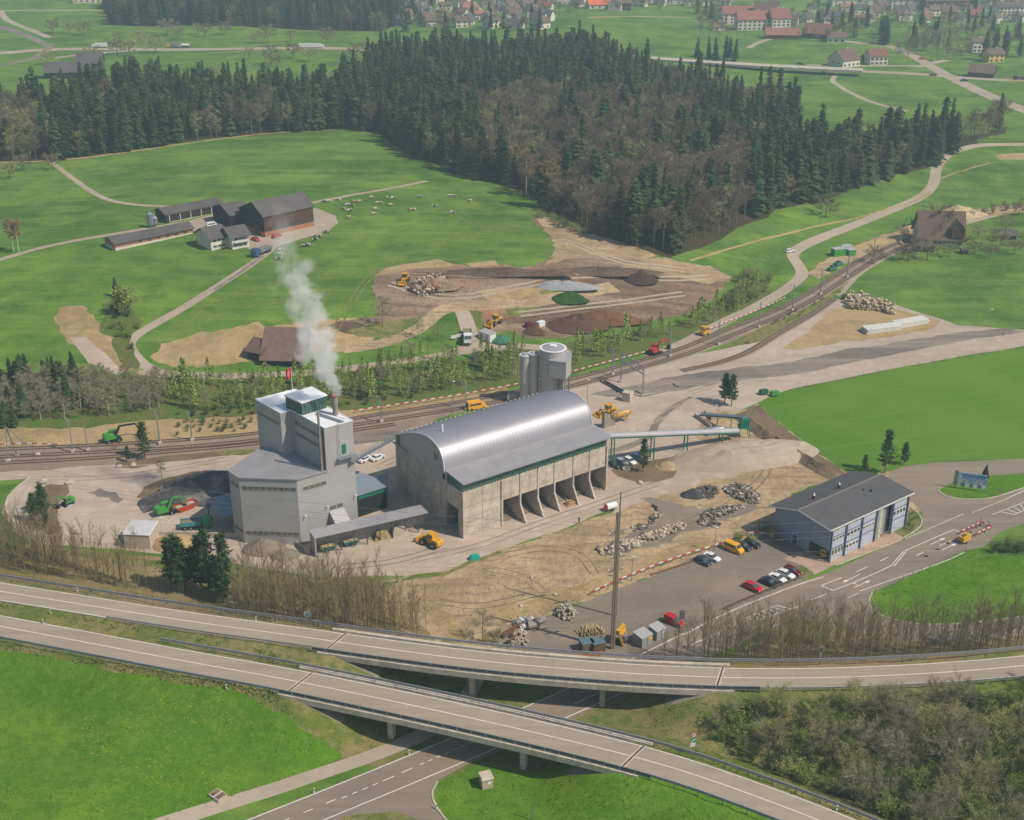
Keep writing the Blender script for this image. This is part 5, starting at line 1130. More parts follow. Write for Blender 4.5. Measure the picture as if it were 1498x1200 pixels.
def mass(name, label_unused, pts, meshes):
    """one object for growth past the countable ones: points carrying instances"""
    vc = bpy.data.collections.new(name + "_kinds")
    for i, me in enumerate(meshes):
        o = bpy.data.objects.new("kind_%02d_" % i + name, me); vc.objects.link(o)
    me = bpy.data.meshes.new(name); me.from_pydata([p[:3] for p in pts], [], [])
    for an, ty, vals in (("rotz", 'FLOAT', [R_.uniform(0, 6.28) for _ in pts]), ("scl", 'FLOAT', [p[3] for p in pts]), ("kind", 'INT', [p[4] for p in pts])):
        at = me.attributes.new(an, ty, 'POINT'); at.data.foreach_set("value", vals)
    o = link(name, me); o["kind"] = "stuff"
    ng = bpy.data.node_groups.new(name + "_nodes", 'GeometryNodeTree'); ng.interface.new_socket("Geometry", in_out='INPUT', socket_type='NodeSocketGeometry'); ng.interface.new_socket("Geometry", in_out='OUTPUT', socket_type='NodeSocketGeometry')
    N = ng.nodes; Lk = ng.links; gi = N.new("NodeGroupInput"); go = N.new("NodeGroupOutput"); ip = N.new("GeometryNodeInstanceOnPoints"); ci = N.new("GeometryNodeCollectionInfo")
    ci.inputs["Collection"].default_value = vc; ci.inputs["Separate Children"].default_value = True; ci.inputs["Reset Children"].default_value = True; ip.inputs["Pick Instance"].default_value = True
    def attr(nm, ty): a = N.new("GeometryNodeInputNamedAttribute"); a.data_type = ty; a.inputs[0].default_value = nm; return a
    ar, as_, ak = attr("rotz", 'FLOAT'), attr("scl", 'FLOAT'), attr("kind", 'INT'); cx = N.new("ShaderNodeCombineXYZ"); cs = N.new("ShaderNodeCombineXYZ")
    Lk.new(ar.outputs[0], cx.inputs[2]); Lk.new(gi.outputs[0], ip.inputs["Points"]); Lk.new(ci.outputs[0], ip.inputs["Instance"]); Lk.new(ak.outputs[0], ip.inputs["Instance Index"])
    Lk.new(cx.outputs[0], ip.inputs["Rotation"])
    for i in range(3): Lk.new(as_.outputs[0], cs.inputs[i])
    Lk.new(cs.outputs[0], ip.inputs["Scale"]); Lk.new(ip.outputs[0], go.inputs[0])
    md = o.modifiers.new("scatter", 'NODES'); md.node_group = ng
    return o
def zone(p, tab):
    px = pxof(p[0], p[1], p[2])[0]
    for lim, s in tab:
        if px < lim: return s
    return tab[-1][1]
def place(name, me, p, label, cat, group, s=1.0, rot=None):
    o = link(name, me, None, p[:3], R_.uniform(0, 6.28) if rot is None else rot); o.scale = (s * R_.uniform(.85, 1.2), s * R_.uniform(.85, 1.2), s * R_.uniform(.88, 1.05)); return tag(o, label, cat, group)
def place2(name, tm, cm, p, label, cat, group=None, s=1.0, rot=None, trunk="trunk", crown="crown"):
    t = thing(name, label, cat, p[:3], R_.uniform(0, 6.28) if rot is None else rot, group); link(trunk, tm, t); link(crown, cm, t); t.scale = (s, s, s * R_.uniform(.95, 1.05)); return t
SPR = [meshof(spruce(i, 24 + i % 4 * 2, 4.6 + (i % 3) * .7, .12, (.55, .3, .65, .42)[i % 4]), "spruce_tree", [bark_m, spruce_m]) for i in range(9)]
BR = [one(bare(20 + i, 20, 5.4, .4, 12, 7, 1.8, .055, up=.95), "bare_tree", [bark_m, ftwig_m]) for i in range(5)]
BO = [one(bare(30 + i, 20, 4.4, .3, 10, 5, 1.9, .055), "bare_tree", [bark_m, twigo_m]) for i in range(2)]
BG = [one(bare(40 + i, 19, 4.2, .25, 10, 4, 1.7, .05, leaves=3, ls=.28), "budding_tree", [bark_m, twigg_m, bud_m]) for i in range(2)]
D1 = [(690, 175), (760, 150), (900, 165), (1000, 175), (1085, 230), (1100, 325), (1060, 347), (1000, 372), (960, 376), (880, 352), (830, 324), (790, 306), (752, 275), (710, 240)]
D2 = [(-60, 130), (0, 150), (70, 190), (88, 236), (0, 242), (-60, 245)]; D3 = [(1370, 180), (1475, 180), (1475, 215), (1385, 235)]; D4 = [(850, 100), (1000, 100), (1140, 150), (1160, 200), (1050, 190), (900, 150)]
D5 = [(200, 150), (330, 150), (420, 160), (400, 200), (260, 208), (200, 190)]
def species(x, y, z, r):
    px, py = pxof(x, y, z)
    if inpoly(px, py, D1): pr = .9
    elif inpoly(px, py, D2) or inpoly(px, py, D3): pr = .85
    elif inpoly(px, py, D4): pr = .7
    elif inpoly(px, py, D5): pr = .45
    else: pr = .2
    q = mnoise.noise(Vector((x / 40, y / 40, 3))) * .5
    return 'b' if r.random() < pr + q * (.9 if pr > .3 else 1.1) else 's'
rf = random.Random(5); con, dec = [], []
for nm, poly, st in (("central forest", F_C, 5.7), ("left forest", F_L, 6.0), ("far forest", F_T, 9)):
    for p in scatter(poly, st, rnd=rf): (con if species(*p, rf) == 's' else dec).append((*p, rf.uniform(.55, .95) * (1 if nm != "far forest" else 1.05), nm))
con.sort(key=lambda p: p[1]); dec.sort(key=lambda p: p[1])
ZF = ((160, "at the left picture edge"), (400, "above the farm path meadow"), (620, "above the shaded meadow corner"), (760, "left of the twin birches"), (860, "above the bare slope"), (960, "in the wood's lowest corner"), (1080, "where the wood turns right"), (1220, "above the lone spreading tree"), (1600, "beside the country road"))
def sized(s): return "tall" if s > .86 else "small" if s < .66 else "mid sized"
for p in con: pass
for p in con[:300]: z_ = zone(p, ZF); l_ = sized(p[3]) + " dark green forest spruce " + z_; place("spruce_tree", rf.choice(SPR), p, l_, "spruce tree", sized(p[3]) + " spruces " + z_, p[3])
for p in dec[:300]: z_ = zone(p, ZF); l_ = sized(p[3]) + " leafless brown forest tree " + z_; place("bare_tree", rf.choice(BR + BR[:3] + BO + BG[:1]), p, l_, "bare tree", sized(p[3]) + " bare trees " + z_, p[3])
mass("forest_conifers", "", [(*p[:4], rf.randrange(9)) for p in con[300:]], SPR)
mass("forest_broadleaves", "", [(*p[:4], rf.randrange(9)) for p in dec[300:]], BR + BO + BG)
print("trees", len(con), len(dec))
BI = one(bare(61, 23, 4.0, .38, 15, 9, 1.9, .07), "birch_tree", [birch_m, leaf("birch_twigs", (156, 130, 96), (136, 112, 84), .1)])
for px, py, s, l in ((770, 288, 1, "tall pale birch with white trunk at the forest edge, left of its twin"), (800, 304, .98, "tall pale birch with white trunk at the forest edge, nearer the bare slope")): place("birch_tree", BI, G(px, py), l, "birch tree", None, s)
place("budding_tree", one(bare(62, 20, 4.5, .2, 10, 5, 1.6, .06, leaves=5, ls=.4), "budding_tree", [bark_m, bud_m, leaf("yellow_green", (150, 160, 80), (130, 140, 66), .1)]), G(935, 262), "yellow green leafing tree standing out among the bare forest trees", "tree", None, 1)
# young plantation strip between lower path and railway
YG = [one(cone_young(70 + i, 8 + i % 3, 1.6, 230, .26), "young_larch", [bark_m, twigg_m, leaf("larch_green", (138, 156, 74), (110, 132, 62), .2)]) for i in range(4)]
YB = [one(bare(80 + i, 7.5, 1.3, .25, 9, 4, .9, .03, thick=.1), "young_bare_tree", [birch_m if i == 0 else bark_m, twigg_m]) for i in range(3)]
YS = meshof(spruce(90, 7, 1.5, .05), "young_spruce", [bark_m, spruce_m]); YS2 = meshof(spruce(91, 9, 1.8, .05), "young_spruce", [bark_m, spruce_m])
rest = []
ZR = ((300, 'above the railway behind the pine'), (372, 'above the railway left of the flag'), (450, 'above the railway behind the flag'), (560, 'right of the steam plume'), (680, 'behind the hall roof ridge'), (840, 'left of the silo group'), (960, 'right of the silo group'), (1600, 'beside the haul lane'))
a = scatter([(245, 556), (330, 560), (450, 556), (600, 540), (720, 524), (770, 512), (752, 556), (640, 575), (520, 588), (374, 600), (245, 602)], 2.9, rnd=rf)
b = scatter([(850, 505), (900, 494), (1000, 474), (1060, 446), (1100, 422), (1125, 436), (1060, 466), (980, 492), (900, 518), (840, 535)], 3.6, rnd=rf)
ab = sorted(a + b, key=lambda p: p[1])
for i, p in enumerate(ab):
    s = rf.uniform(.4, 1.1)
    if mnoise.noise(Vector((p[0] / 9, p[1] / 9, 8))) < -.22: continue
    if rf.random() < .22 and i < 400: place("young_bare_tree", rf.choice(YB), p, "thin leafless sapling among the light green larches above the railway", "sapling", "bare saplings among the larches", rf.uniform(.6, 1)); continue
    if i < 380: place("young_larch", rf.choice(YG), p, ("low" if s < .75 else "tall") + " light green young larch " + zone(p, ZR), "young tree", ("low" if s < .75 else "tall") + " young larches " + zone(p, ZR), s)
    else: rest.append((*p, s, rf.randrange(4)))
if rest: mass("young_larches", "", rest, YG)
c = scatter([(0, 590), (40, 560), (110, 556), (250, 556), (250, 602), (110, 614), (0, 620)], 3.3, rnd=rf)
for p in c[:230]: place("young_bare_tree", rf.choice(YB), p, "thin leafless sapling in the planted strip at the left above the railway", "sapling", "thin bare saplings above the railway", rf.uniform(.8, 1.2))
for p in scatter([(0, 543), (40, 546), (112, 556), (105, 580), (60, 568), (0, 566)], 3.8, rnd=rf) + scatter([(0, 600), (70, 596), (130, 584), (120, 600), (40, 625), (0, 632)], 5, rnd=rf): place("young_spruce", rf.choice((YS, YS2)), p, "small dark spruce in the plantation at the left edge above the railway", "young spruce", "small dark spruces in the plantation", rf.uniform(.7, 1.1))
# thin bare trees along the motorway
HT = [whip(100 + i, 10.5 + i % 3, 1.7 + .5 * (i % 2), 17 + i * 2) for i in range(5)]
wbark = leaf("pale_sapling_bark", (140, 124, 98), (118, 104, 82), .15)
HTt = [meshof(t, "trunk", wbark) for t, c_ in HT]; HTc = [meshof(c_, "crown", [wbark, (twig_m, twigg_m, twig_m, twigo_m, twig_m)[i]]) for i, (t, c_) in enumerate(HT)]
HLg = [whip(110 + i, 10, 1.8, 20, 3) for i in range(2)]
HTt += [meshof(t, "trunk", bark_m) for t, c_ in HLg]; HTc += [meshof(c_, "crown", [bark_m, twigo_m, bud_m]) for t, c_ in HLg]
ZW = ((90, ', near the left edge'), (170, ', before the small shed'), (300, ', next to the pines'), (430, ', below the sand heaps'), (520, ', below the bin canopy'), (700, ', next to the bare soil'), (1060, ', before the hatched lane'), (1160, ', before the junction'), (1300, ', around the narrow sign'), (1420, ', below the round lawn'), (1700, ', near the right edge'))
def row_trees(poly, step, label, group, smin=.8, smax=1.15, z=None, cap=300):
    pts = sorted(scatter(poly, step, rnd=rf, z=z), key=lambda p: p[1])
    for p in pts[:cap]:
        if dseg(p[0], p[1], SEG[0]) < -99: continue
        k = rf.randrange(7); z_ = zone(p, ZW); place2("slender_tree", HTt[k], HTc[k], p, label + z_, "slender tree", group + z_, rf.uniform(smin, smax))
    if len(pts) > cap: mass("slender_trees_" , "", [(*p, rf.uniform(smin, smax), rf.randrange(7)) for p in pts[cap:]], [one(((HT + HLg)[i]), "slender_tree", [bark_m, (twigo_m, twigg_m, twig_m, twigo_m, twigg_m, twigo_m, twigo_m)[i], bud_m]) for i in range(7)])
    return len(pts)
n1 = row_trees([(-20, 832), (100, 850), (235, 872), (238, 866), (150, 838), (60, 806), (-20, 796)], 1.9, "slender leafless tree beyond the motorway", "slender bare trees left of the pines", .8, 1.2, cap=110)
n2 = row_trees([(340, 898), (400, 906), (500, 924), (620, 938), (628, 925), (560, 895), (450, 872), (345, 872)], 2.0, "slender leafless tree beyond the motorway", "slender bare trees right of the pines", .8, 1.25, cap=90)
n3 = row_trees([(960, 968), (1080, 972), (1215, 970), (1331, 963), (1520, 948), (1520, 936), (1380, 946), (1300, 950), (1200, 938), (1150, 930), (1080, 950), (1010, 962)], 2.1, "slender leafless tree beyond the motorway", "slender bare trees beside the junction", .7, 1.15, cap=95)
print("rows", n1, n2, n3)
big = bare(130, 10, 3.2, .25, 12, 7, 1.3, .025, thick=.16); bt, bc = meshof(big[0], "trunk", bark_m), meshof(big[1], "crown", [bark_m, twigg_m])
place2("bare_tree", bt, bc, (*U(1432, 955), 0), "wide crowned leafless tree rising above the slender row at the right", "bare tree", None, 1.1)
place2("bare_tree", bt, bc, (*U(706, 938), 0), "multi branched leafless tree left of the rubble yard by the bridge", "bare tree", None, .75)
# shrub thicket between the carriageways
SH = [shrub(140 + i, 4.2, 2.4, leaves=(12, 2, 7, 14)[i % 4], tw=(6, 13, 10, 4)[i % 4], ls=.12) for i in range(8)]
SHt = [meshof(t, "stems", bark_m) for t, c_ in SH]; kinds = [(twigo_m, green_lf), (twigg_m, bud_m), (twigo_m, bud_m), (twigg_m, dkgreen_lf)]
SHc = [meshof(c_, "crown", [bark_m, *kinds[i % 4]]) for i, (t, c_) in enumerate(SH)]
BT = [bare(150 + i, 8.5, 3.4, .18, 14, 9, 1.25, .022, leaves=(0, 3, 0)[i], ls=.13, thick=.14) for i in range(3)]
BTt = [meshof(t, "trunk", bark_m) for t, c_ in BT]; BTc = [meshof(c_, "crown", [bark_m, (twigg_m, twigo_m, twigg_m)[i], bud_m]) for i, (t, c_) in enumerate(BT)]
THK = [(1045, 1012), (1100, 1012), (1215, 1014), (1340, 1012), (1430, 1006), (1530, 998), (1530, 1230), (1330, 1225), (1290, 1195), (1180, 1150), (1080, 1110), (1052, 1088), (1040, 1060)]
cnt = 0
for p in scatter(THK, 2.4, rnd=rf):
    px, py = pxof(*p); near_road = min(dseg(p[0], p[1], s) for s in SEG)
    if near_road < 1.8: continue
    if near_road < 3.2 and rf.random() < .5: continue
    zt = ('upper' if py < 1060 else 'middle' if py < 1120 else 'lower') + ' rows' + (' next to the bridge end' if px < 1150 else ' near its middle' if px < 1300 else ' toward the right edge')
    tallzone = inpoly(px, py, [(1260, 1020), (1420, 1010), (1420, 1130), (1300, 1150), (1240, 1080)])
    if rf.random() < (.28 if tallzone else .12): 
        k = 0 if tallzone and rf.random() < .7 else rf.randrange(3); place2("thicket_tree", BTt[k], BTc[k], p, "small leafless tree rising from the thicket, " + zt, "small tree", "leafless trees " + zt, rf.uniform(.7, 1.0))
    else:
        dark = py > 1090 or rf.random() < .3; k = rf.choice((0, 4, 3, 7, 2, 6) if dark else ((1, 5, 2, 6, 0) if tallzone else (0, 2, 4, 6, 0, 3, 1))); green = k % 4 in (0, 3)
        place2("shrub", SHt[k], SHc[k], p, ("green leafing" if green else "leafless twiggy") + " shrub in the thicket, " + zt, "shrub", ("leafing" if green else "leafless") + " shrubs " + zt, rf.uniform(.6, 1.05), crown="foliage", trunk="stems")
    cnt += 1
print("thicket", cnt)
# bushes elsewhere
def bushes(poly, step, label, group, smin, smax, ks=(0, 1, 2, 3), z=None, n=40):
    for p in scatter(poly, step, rnd=rf, z=z)[:n]:
        k = rf.choice(ks); place2("shrub", SHt[k], SHc[k], p, label, "shrub", group, rf.uniform(smin, smax), crown="foliage", trunk="stems")
bushes([(1060, 800), (1130, 770), (1136, 790), (1100, 800)], 3, "leafless bush at the corner behind the office", "bushes behind the office", .6, .9, (1, 2))
bushes([(1310, 772), (1331, 748), (1346, 757), (1340, 774), (1322, 784)], 1.7, "low bush in the planted bed at the office end", "bushes in the office bed", .18, .32, (0, 3, 1), 0)
bushes([(700, 930), (725, 925), (735, 945), (700, 950)], 2, "twiggy bush beside the rubble yard fence", "bushes by the yard fence", .35, .6, (1, 2))
bushes([(250, 640), (374, 630), (374, 612), (260, 618)], 3.2, "low bush on the soil bank left of the tower", "bushes on the soil bank", .3, .5, (2, 3))
bushes([(150, 455), (185, 440), (205, 475), (195, 520), (175, 500)], 4, "budding bush in the hollow beside the farm road", "bushes in the hollow", .5, .9, (0, 2, 3))
bushes([(1050, 440), (1090, 405), (1125, 402), (1128, 428), (1070, 462)], 4.5, "olive bush on the slope between landfill and haul lane", "bushes below the landfill", .7, 1.2, (0, 2, 3))
bushes([(780, 305), (820, 325), (870, 350), (830, 340), (788, 318)], 4, "budding bush at the forest edge above the bare slope", "bushes at the slope top", .5, .9, (2, 1))
bushes([(1090, 505), (1160, 470), (1210, 435), (1200, 432), (1120, 480)], 4, "low bush on the verge between railway and siding", "bushes beside the siding", .25, .45, (1, 2))
bushes([(1438, 800), (1498, 796), (1498, 812), (1450, 812)], 2.2, "bright leafing bush at the right edge beyond the road works", "bushes at the right edge", .5, .9, (0, 3), 0)
bushes([(1410, 318), (1498, 296), (1498, 306), (1420, 322)], 5, "twiggy bush along the lane beyond the big roofed farmhouse", "bushes behind the farmhouse", .6, .9, (1, 2))
bushes([(260, 600), (374, 592), (560, 575), (740, 548), (740, 562), (560, 590), (374, 606), (260, 614)], 3.4, "low green leafing bush on the bank between larches and railway", "green bushes on the railway bank", .3, .6, (0, 3), n=45)
bushes([(250, 552), (450, 552), (600, 535), (740, 510), (745, 520), (600, 545), (450, 562), (250, 562)], 4, "low green leafing bush along the upper edge of the larch strip", "green bushes above the larches", .3, .6, (0, 3), n=30)
# pines
PN = [pine(160 + i, 8.5 + i, 2.5) for i in range(4)]; PNt = [meshof(t, "trunk", bark_m) for t, c_ in PN]; PNc = [meshof(c_, "crown", [bark_m, pine_m]) for t, c_ in PN]
for i, (px, py, s, l, z) in enumerate(((1060, 590, 1.05, "tall dark pine at the yard corner, left one of the pair", 0), (1070, 594, 1.0, "tall dark pine at the yard corner, right one of the pair", 0), (941, 690, .85, "thin pine beside the parked cars at the hall end", 0), (213, 672, .95, "dark pine on the bed beside the railway, left of the tower", 0),
        (64, 752, .95, "dark pine in the oval bed of the yard loop, tallest one", 0), (52, 764, .8, "dark pine in the oval bed of the yard loop, beside the tallest", 0), (68, 774, .75, "thin pine at the lower end of the oval bed", 0), (1294, 692, 1.05, "dark pine at the field corner behind the office, bigger one", 0), (1322, 680, .72, "small dark pine at the field corner behind the office", 0), (1264, 692, .5, "tiny pine hidden behind the office roof", 0),
        (188, 676, .45, "tiny pale pine on the bed beside the railway", 0))):
    place2("pine_tree", PNt[i % 4], PNc[i % 4], (*U(px, py), 0), l, "pine tree", None, s)
for p in scatter([(236, 868), (330, 885), (336, 872), (300, 862), (245, 858)], 2.6, rnd=rf): k = rf.randrange(4); place2("pine_tree", PNt[k], PNc[k], p, "dense dark pine in the cluster between the slender rows beyond the motorway", "pine tree", "dark pines beyond the motorway", rf.uniform(1.05, 1.35))
sap = bare(170, 6, 1.2, .3, 9, 3, .8, .03, thick=.09); st_, sc_2 = meshof(sap[0], "trunk", bark_m), meshof(sap[1], "crown", [bark_m, twigg_m])
place2("sapling", st_, sc_2, (*U(237, 700), 0), "thin leafless sapling on the bed beside the ash dump", "sapling", None, 1)
# orchard and single trees, far
OR = [bare(180 + i, 9, 4.6, .25, 12, 7, 1.5, .055, up=.35, thick=.28) for i in range(3)]
ORt = [meshof(t, "trunk", bark_m) for t, c_ in OR]; ORc = [meshof(c_, "crown", [bark_m, (twig_m, twigg_m, twigo_m)[i]]) for i, (t, c_) in enumerate(OR)]
place2("fruit_tree", ORt[0], ORc[0], G(1208, 318), "lone wide spreading bare tree on the slope right of the forest", "tree", None, 1.0)
single = [(78, 249, "left forest corner at the farm path"), (35, 250, "left forest corner, near the picture edge"), (15, 262, "left forest corner, lowest of them")]
for i, (px, py, l) in enumerate(single): place2("fruit_tree", ORt[i % 3], ORc[i % 3], G(px, py), "bare fruit tree below the " + l, "tree", None, .85)
for px, py in ((78, 46), (103, 47), (123, 49), (175, 60), (205, 62), (228, 75), (245, 50), (262, 56), (300, 52), (330, 48), (365, 84), (372, 60), (392, 60), (397, 92), (405, 95), (425, 58), (430, 83), (452, 88), (478, 60), (522, 84), (190, 80), (172, 78), (70, 92), (135, 90), (560, 80), (290, 48)):
    k = rf.randrange(3); place2("fruit_tree", ORt[k], ORc[k], G(px, py + 3), "bare fruit tree in the meadow along the far road at top left", "fruit tree", "fruit trees along the far road", rf.uniform(.9, 1.5))
for px, py in ((1278, 385), (1320, 380), (1328, 382), (1356, 380), (1388, 376), (1425, 372), (1448, 378), (1410, 364), (1462, 366), (1484, 372), (1342, 368), (1497, 360), (1430, 350), (1470, 340), (1490, 315), (1460, 352)):
    k = rf.randrange(3); place2("fruit_tree", ORt[k], ORc[k], G(px, py), "bare fruit tree in the orchard around the big roofed farmhouse", "fruit tree", "orchard trees around the farmhouse", rf.uniform(.55, .85))
place2("bare_tree", *[(ORt[1]), ORc[1]], G(1367, 350), "tall bare tree standing in front of the big roofed farmhouse", "bare tree", None, 1.6)
for px, py in ((185, 462),): place2("budding_tree", meshof(bare(190, 9, 3.4, .15, 10, 5, 1.3, .05, leaves=6, ls=.3)[0], "trunk", bark_m), meshof(bare(190, 9, 3.4, .15, 10, 5, 1.3, .05, leaves=6, ls=.3)[1], "crown", [bark_m, twigo_m, bud_m]), G(px, py), "round budding tree in the meadow left of the farm road", "tree", None, 1.1)
for px, py in ((174, 458), (169, 434)): place("young_spruce", YS2, G(px, py), "small dark spruce beside the round budding meadow tree" + (", upper one" if py < 440 else ", lower one"), "spruce", None, .7)
for i, (px, py) in enumerate(((20, 368), (28, 370))): place("birch_tree", BI, G(px, py), ("white stemmed birch by the farm lane, left stem", "white stemmed birch by the farm lane, right stem")[i], "birch tree", None, .62)
for i, (px, py) in enumerate(((560, 478), (612, 495), (640, 500), (600, 525), (655, 528))): place2("bare_tree", bt, bc, G(px, py), "bare tree by the dirt tracks below the landfill, " + ("tallest, on the bank", "left of two on the path", "right of two on the path", "beside the lower path", "rightmost beside the lower path")[i], "bare tree", None, (1.1, .7, .6, .6, .6)[i])
# ------------------------------------------------------------------ houses and barns
def gable(name, label, cat, a, b, depth, wh, rh, wall, roof, over=.6, split=.5, base=None, wins=(), group=None, z=None, ends=None):
    """a,b: photo points of the front wall's foot; depth away from us; wall height, ridge height (split = ridge position)"""
    A, B = (G(*a), G(*b)) if z is None else (Gz(*a, z), Gz(*b, z)); d = B - A; ln = math.hypot(d.x, d.y); an_ = math.atan2(d.y, d.x)
    t = thing(name, label, cat, (A.x, A.y, min(A.z, B.z) - .05), an_, group); y1 = depth * split; whb = wh if not isinstance(wh, tuple) else wh[1]; whf = wh if not isinstance(wh, tuple) else wh[0]
    k = [(0, 0, -.6), (0, 0, whf), (0, y1, rh), (0, depth, whb), (0, depth, -.6)]; k2 = [(ln, *p[1:]) for p in k]; mb = MB(); mb.face(k, 1 if ends else 0); mb.face(k2[::-1], 1 if ends else 0)
    for i in range(5):
        j = (i + 1) % 5
        if i in (1, 2): continue
        mb.face([k[i], k2[i], k2[j], k[j]])
    mb.build("wall", [wall, ends or wall], t)
    for p, q, s in ((k[1], k[2], 1), (k[2], k[3], 0)):
        v = Vector(q) - Vector(p); v.normalize(); P0 = Vector(p) - v * (over if s else 0); Q0 = Vector(q) + v * (0 if s else over)
        q4 = [(-over, P0.y, P0.z + .02), (ln + over, P0.y, P0.z + .02), (ln + over, Q0.y, Q0.z + .02), (-over, Q0.y, Q0.z + .02)]
        MB().hexa(q4, [(x, y, z_ + .2) for x, y, z_ in q4]).build("roof", roof, t)
    if base: MB().box(-.06, ln + .06, -.08, depth + .06, -.5, base[0]).build("plinth", base[1], t)
    t["_ln"] = ln
    for (x0, x1, z0, z1, n, fm) in wins: wband((0, 0), (1, 0), x0 * ln, x1 * ln, z0, z1, n, par=t, gm=glass_m, fm=fm or frame_w, slim=.12, proud=.05)
    del t["_ln"]
    return t, ln
Z7 = lambda x, y: (120 + x / 3.745, 270 + y / 3.745)
t, ln = gable("barn", "big dark timber barn with orange brick base, largest of the farm", "barn", Z7(1003, 290), Z7(1272, 225), 17, 8.0, 12.2, wood_m, fibre_m, .5, .42, (2.0, brick_m), ends=blackwood_m)
for i in range(12): MB().box(ln * (.04 + i * .078), ln * (.04 + i * .078) + 1.4, -.14, -.05, 2.05, 2.8).build("window", glass_m, t)
MB().box(-.14, -.04, 3, 7, 0, 4.2).build("barn_door", wood_m, t)
t, ln = gable("barn", "lower dark barn attached left of the largest farm barn", "barn", Z7(820, 246), Z7(940, 222), 16, 5.4, 8.2, blackwood_m, fibre_m, .5, .5)
t, ln = gable("machine_shed", "long open fronted machine shed with posts at the back of the farm", "shed", Z7(462, 213), Z7(772, 148), 9, 3.6, 5.2, blackwood_m, fibre_m, .6, .5)
MB().box(1.5, ln - .3, -.1, .1, .1, 3.0).build("front_shade_panel", P("painted_shed_shade", 50, 44, 42), t); MB().box(0, ln, -.2, .0, 3.0, 3.6).build("fascia_board", P("fascia", 150, 118, 76), t)  # dark panel closes the front, its colour standing in for interior shade
for i in range(6): MB().box(1.5 + i * (ln - 2) / 5 - .12, 1.5 + i * (ln - 2) / 5 + .12, -.25, -.12, 0, 3.3).build("post", frame_w, t)
MB().box(2, ln - .5, -.3, -.12, -.1, .5).build("kerb_wall", conc_m, t)
t, ln = gable("pig_shed", "long low orange brick shed with a grey roof beside the farm silos", "shed", Z7(185, 363), Z7(610, 268), 8.5, 2.6, 4.2, brick_m, fibre_m, .6, .5, (1.0, plaster_m))
for i in range(6): MB().box(ln * (.3 + i * .115), ln * (.3 + i * .115) + 1.2, -.12, -.03, 1.3, 2.1).build("window", glass_m, t)
gable("farmhouse", "pale farmhouse with timber balcony, left part of the pair", "house", Z7(710, 363), Z7(800, 342), 11, 4.6, 7.4, plaster_m, fibre_m, 1.0, .5, None, ((.1, .9, 2.9, 3.9, 3, None), (.1, .9, .8, 1.8, 3, None)), ends=plaster_m)
t, ln = gable("farmhouse", "white farmhouse beside the spruce and the drive, right part of the pair", "house", Z7(825, 358), Z7(917, 340), 10, 4.8, 7.2, plaster_m, fibre_m, 1.0, .5, None, ((.15, .85, 3.2, 4.2, 3, None), (.1, .9, .9, 1.8, 3, None)))
MB().box(.5, ln - .3, -1.2, -.1, 2.5, 2.65).build("balcony", wood_m, t); MB().box(.5, ln - .3, -1.25, -1.15, 2.65, 3.3).build("balcony_rail", frame_w, t)
for i, (px, py, r, hh) in enumerate((Z7(378, 236) + (1.3, 5.4), Z7(404, 232) + (1.0, 3.6))):
    p = G(px, py); t = thing("feed_silo", ("taller steel feed silo by the low brick shed", "shorter steel feed silo by the low brick shed")[i], "silo", p); MB().tube((0, 0, 1.2), (0, 0, hh), r, n=12).build("tank", steel_m, t); MB().tube((0, 0, hh), (0, 0, hh + .8), r, .15, n=12).build("cone_top", steel_m, t); MB().tube((0, 0, .4), (0, 0, 1.2), .2, r, n=12).build("cone_outlet", steel_m, t)
    for a in range(4): MB().tube((r * .8 * math.cos(a * 1.57), r * .8 * math.sin(a * 1.57), 0), (r * .8 * math.cos(a * 1.57), r * .8 * math.sin(a * 1.57), 1.6), .07, n=4).build("leg", steel_m, t)
gable("old_barn", "old brown roofed barn with deep eaves below the bare slope", "barn", (386, 534), (440, 538), 14, (3.0, 4.5), 9.5, blackwood_m, oldroof_m, 1.2, .62)
gable("lean_to", "small thatched looking brown annex left of the old barn", "barn", (362, 524), (384, 531), 9, 3.2, 5.8, blackwood_m, oldroof_m, .8, .5)
t, ln = gable("farmhouse", "large farmhouse with a steep brown tiled roof among orchard trees by the railway", "house", (1345, 360), (1408, 362), 15, 3.4, 12.5, plaster_m, oldroof_m, 1.1, .5, None, ((.3, .95, 1.0, 2.2, 6, None),))
MB().box(ln * .7, ln * .7 + 5, -.5, 5, 4.0, 7.5).build("dormer_wall", wood_m, t); mb = MB(); x0 = ln * .7 - .6; mb.face([(x0, -1, 7.3), (x0 + 3.1, -1, 10.4), (x0 + 3.1, 7, 10.4), (x0, 7, 7.3)][::-1]); mb.face([(x0 + 3.1, -1, 10.4), (x0 + 6.2, -1, 7.3), (x0 + 6.2, 7, 7.3), (x0 + 3.1, 7, 10.4)][::-1]); mb.face([(x0 + .6, -.6, 7.3), (x0 + 5.6, -.6, 7.3), (x0 + 3.1, -.6, 10.2)]); mb.build("dormer_roof", oldroof_m, t)
gable("shed", "long low shed in front of the steep roofed farmhouse", "shed", (1334, 368), (1366, 370), 3.5, 2.2, 3.0, wood_m, fibre_m, .3); gable("shed", "dark low hut in the orchard at the right edge", "shed", (1464, 350), (1486, 352), 5, 2.0, 3.6, blackwood_m, fibre_m, .5)
o, _ = gable("hut", "tiny garden hut on the orchard grass", "hut", (1406, 372), (1416, 372), 2, 1.6, 2.2, wood_m, fibre_m, .2)
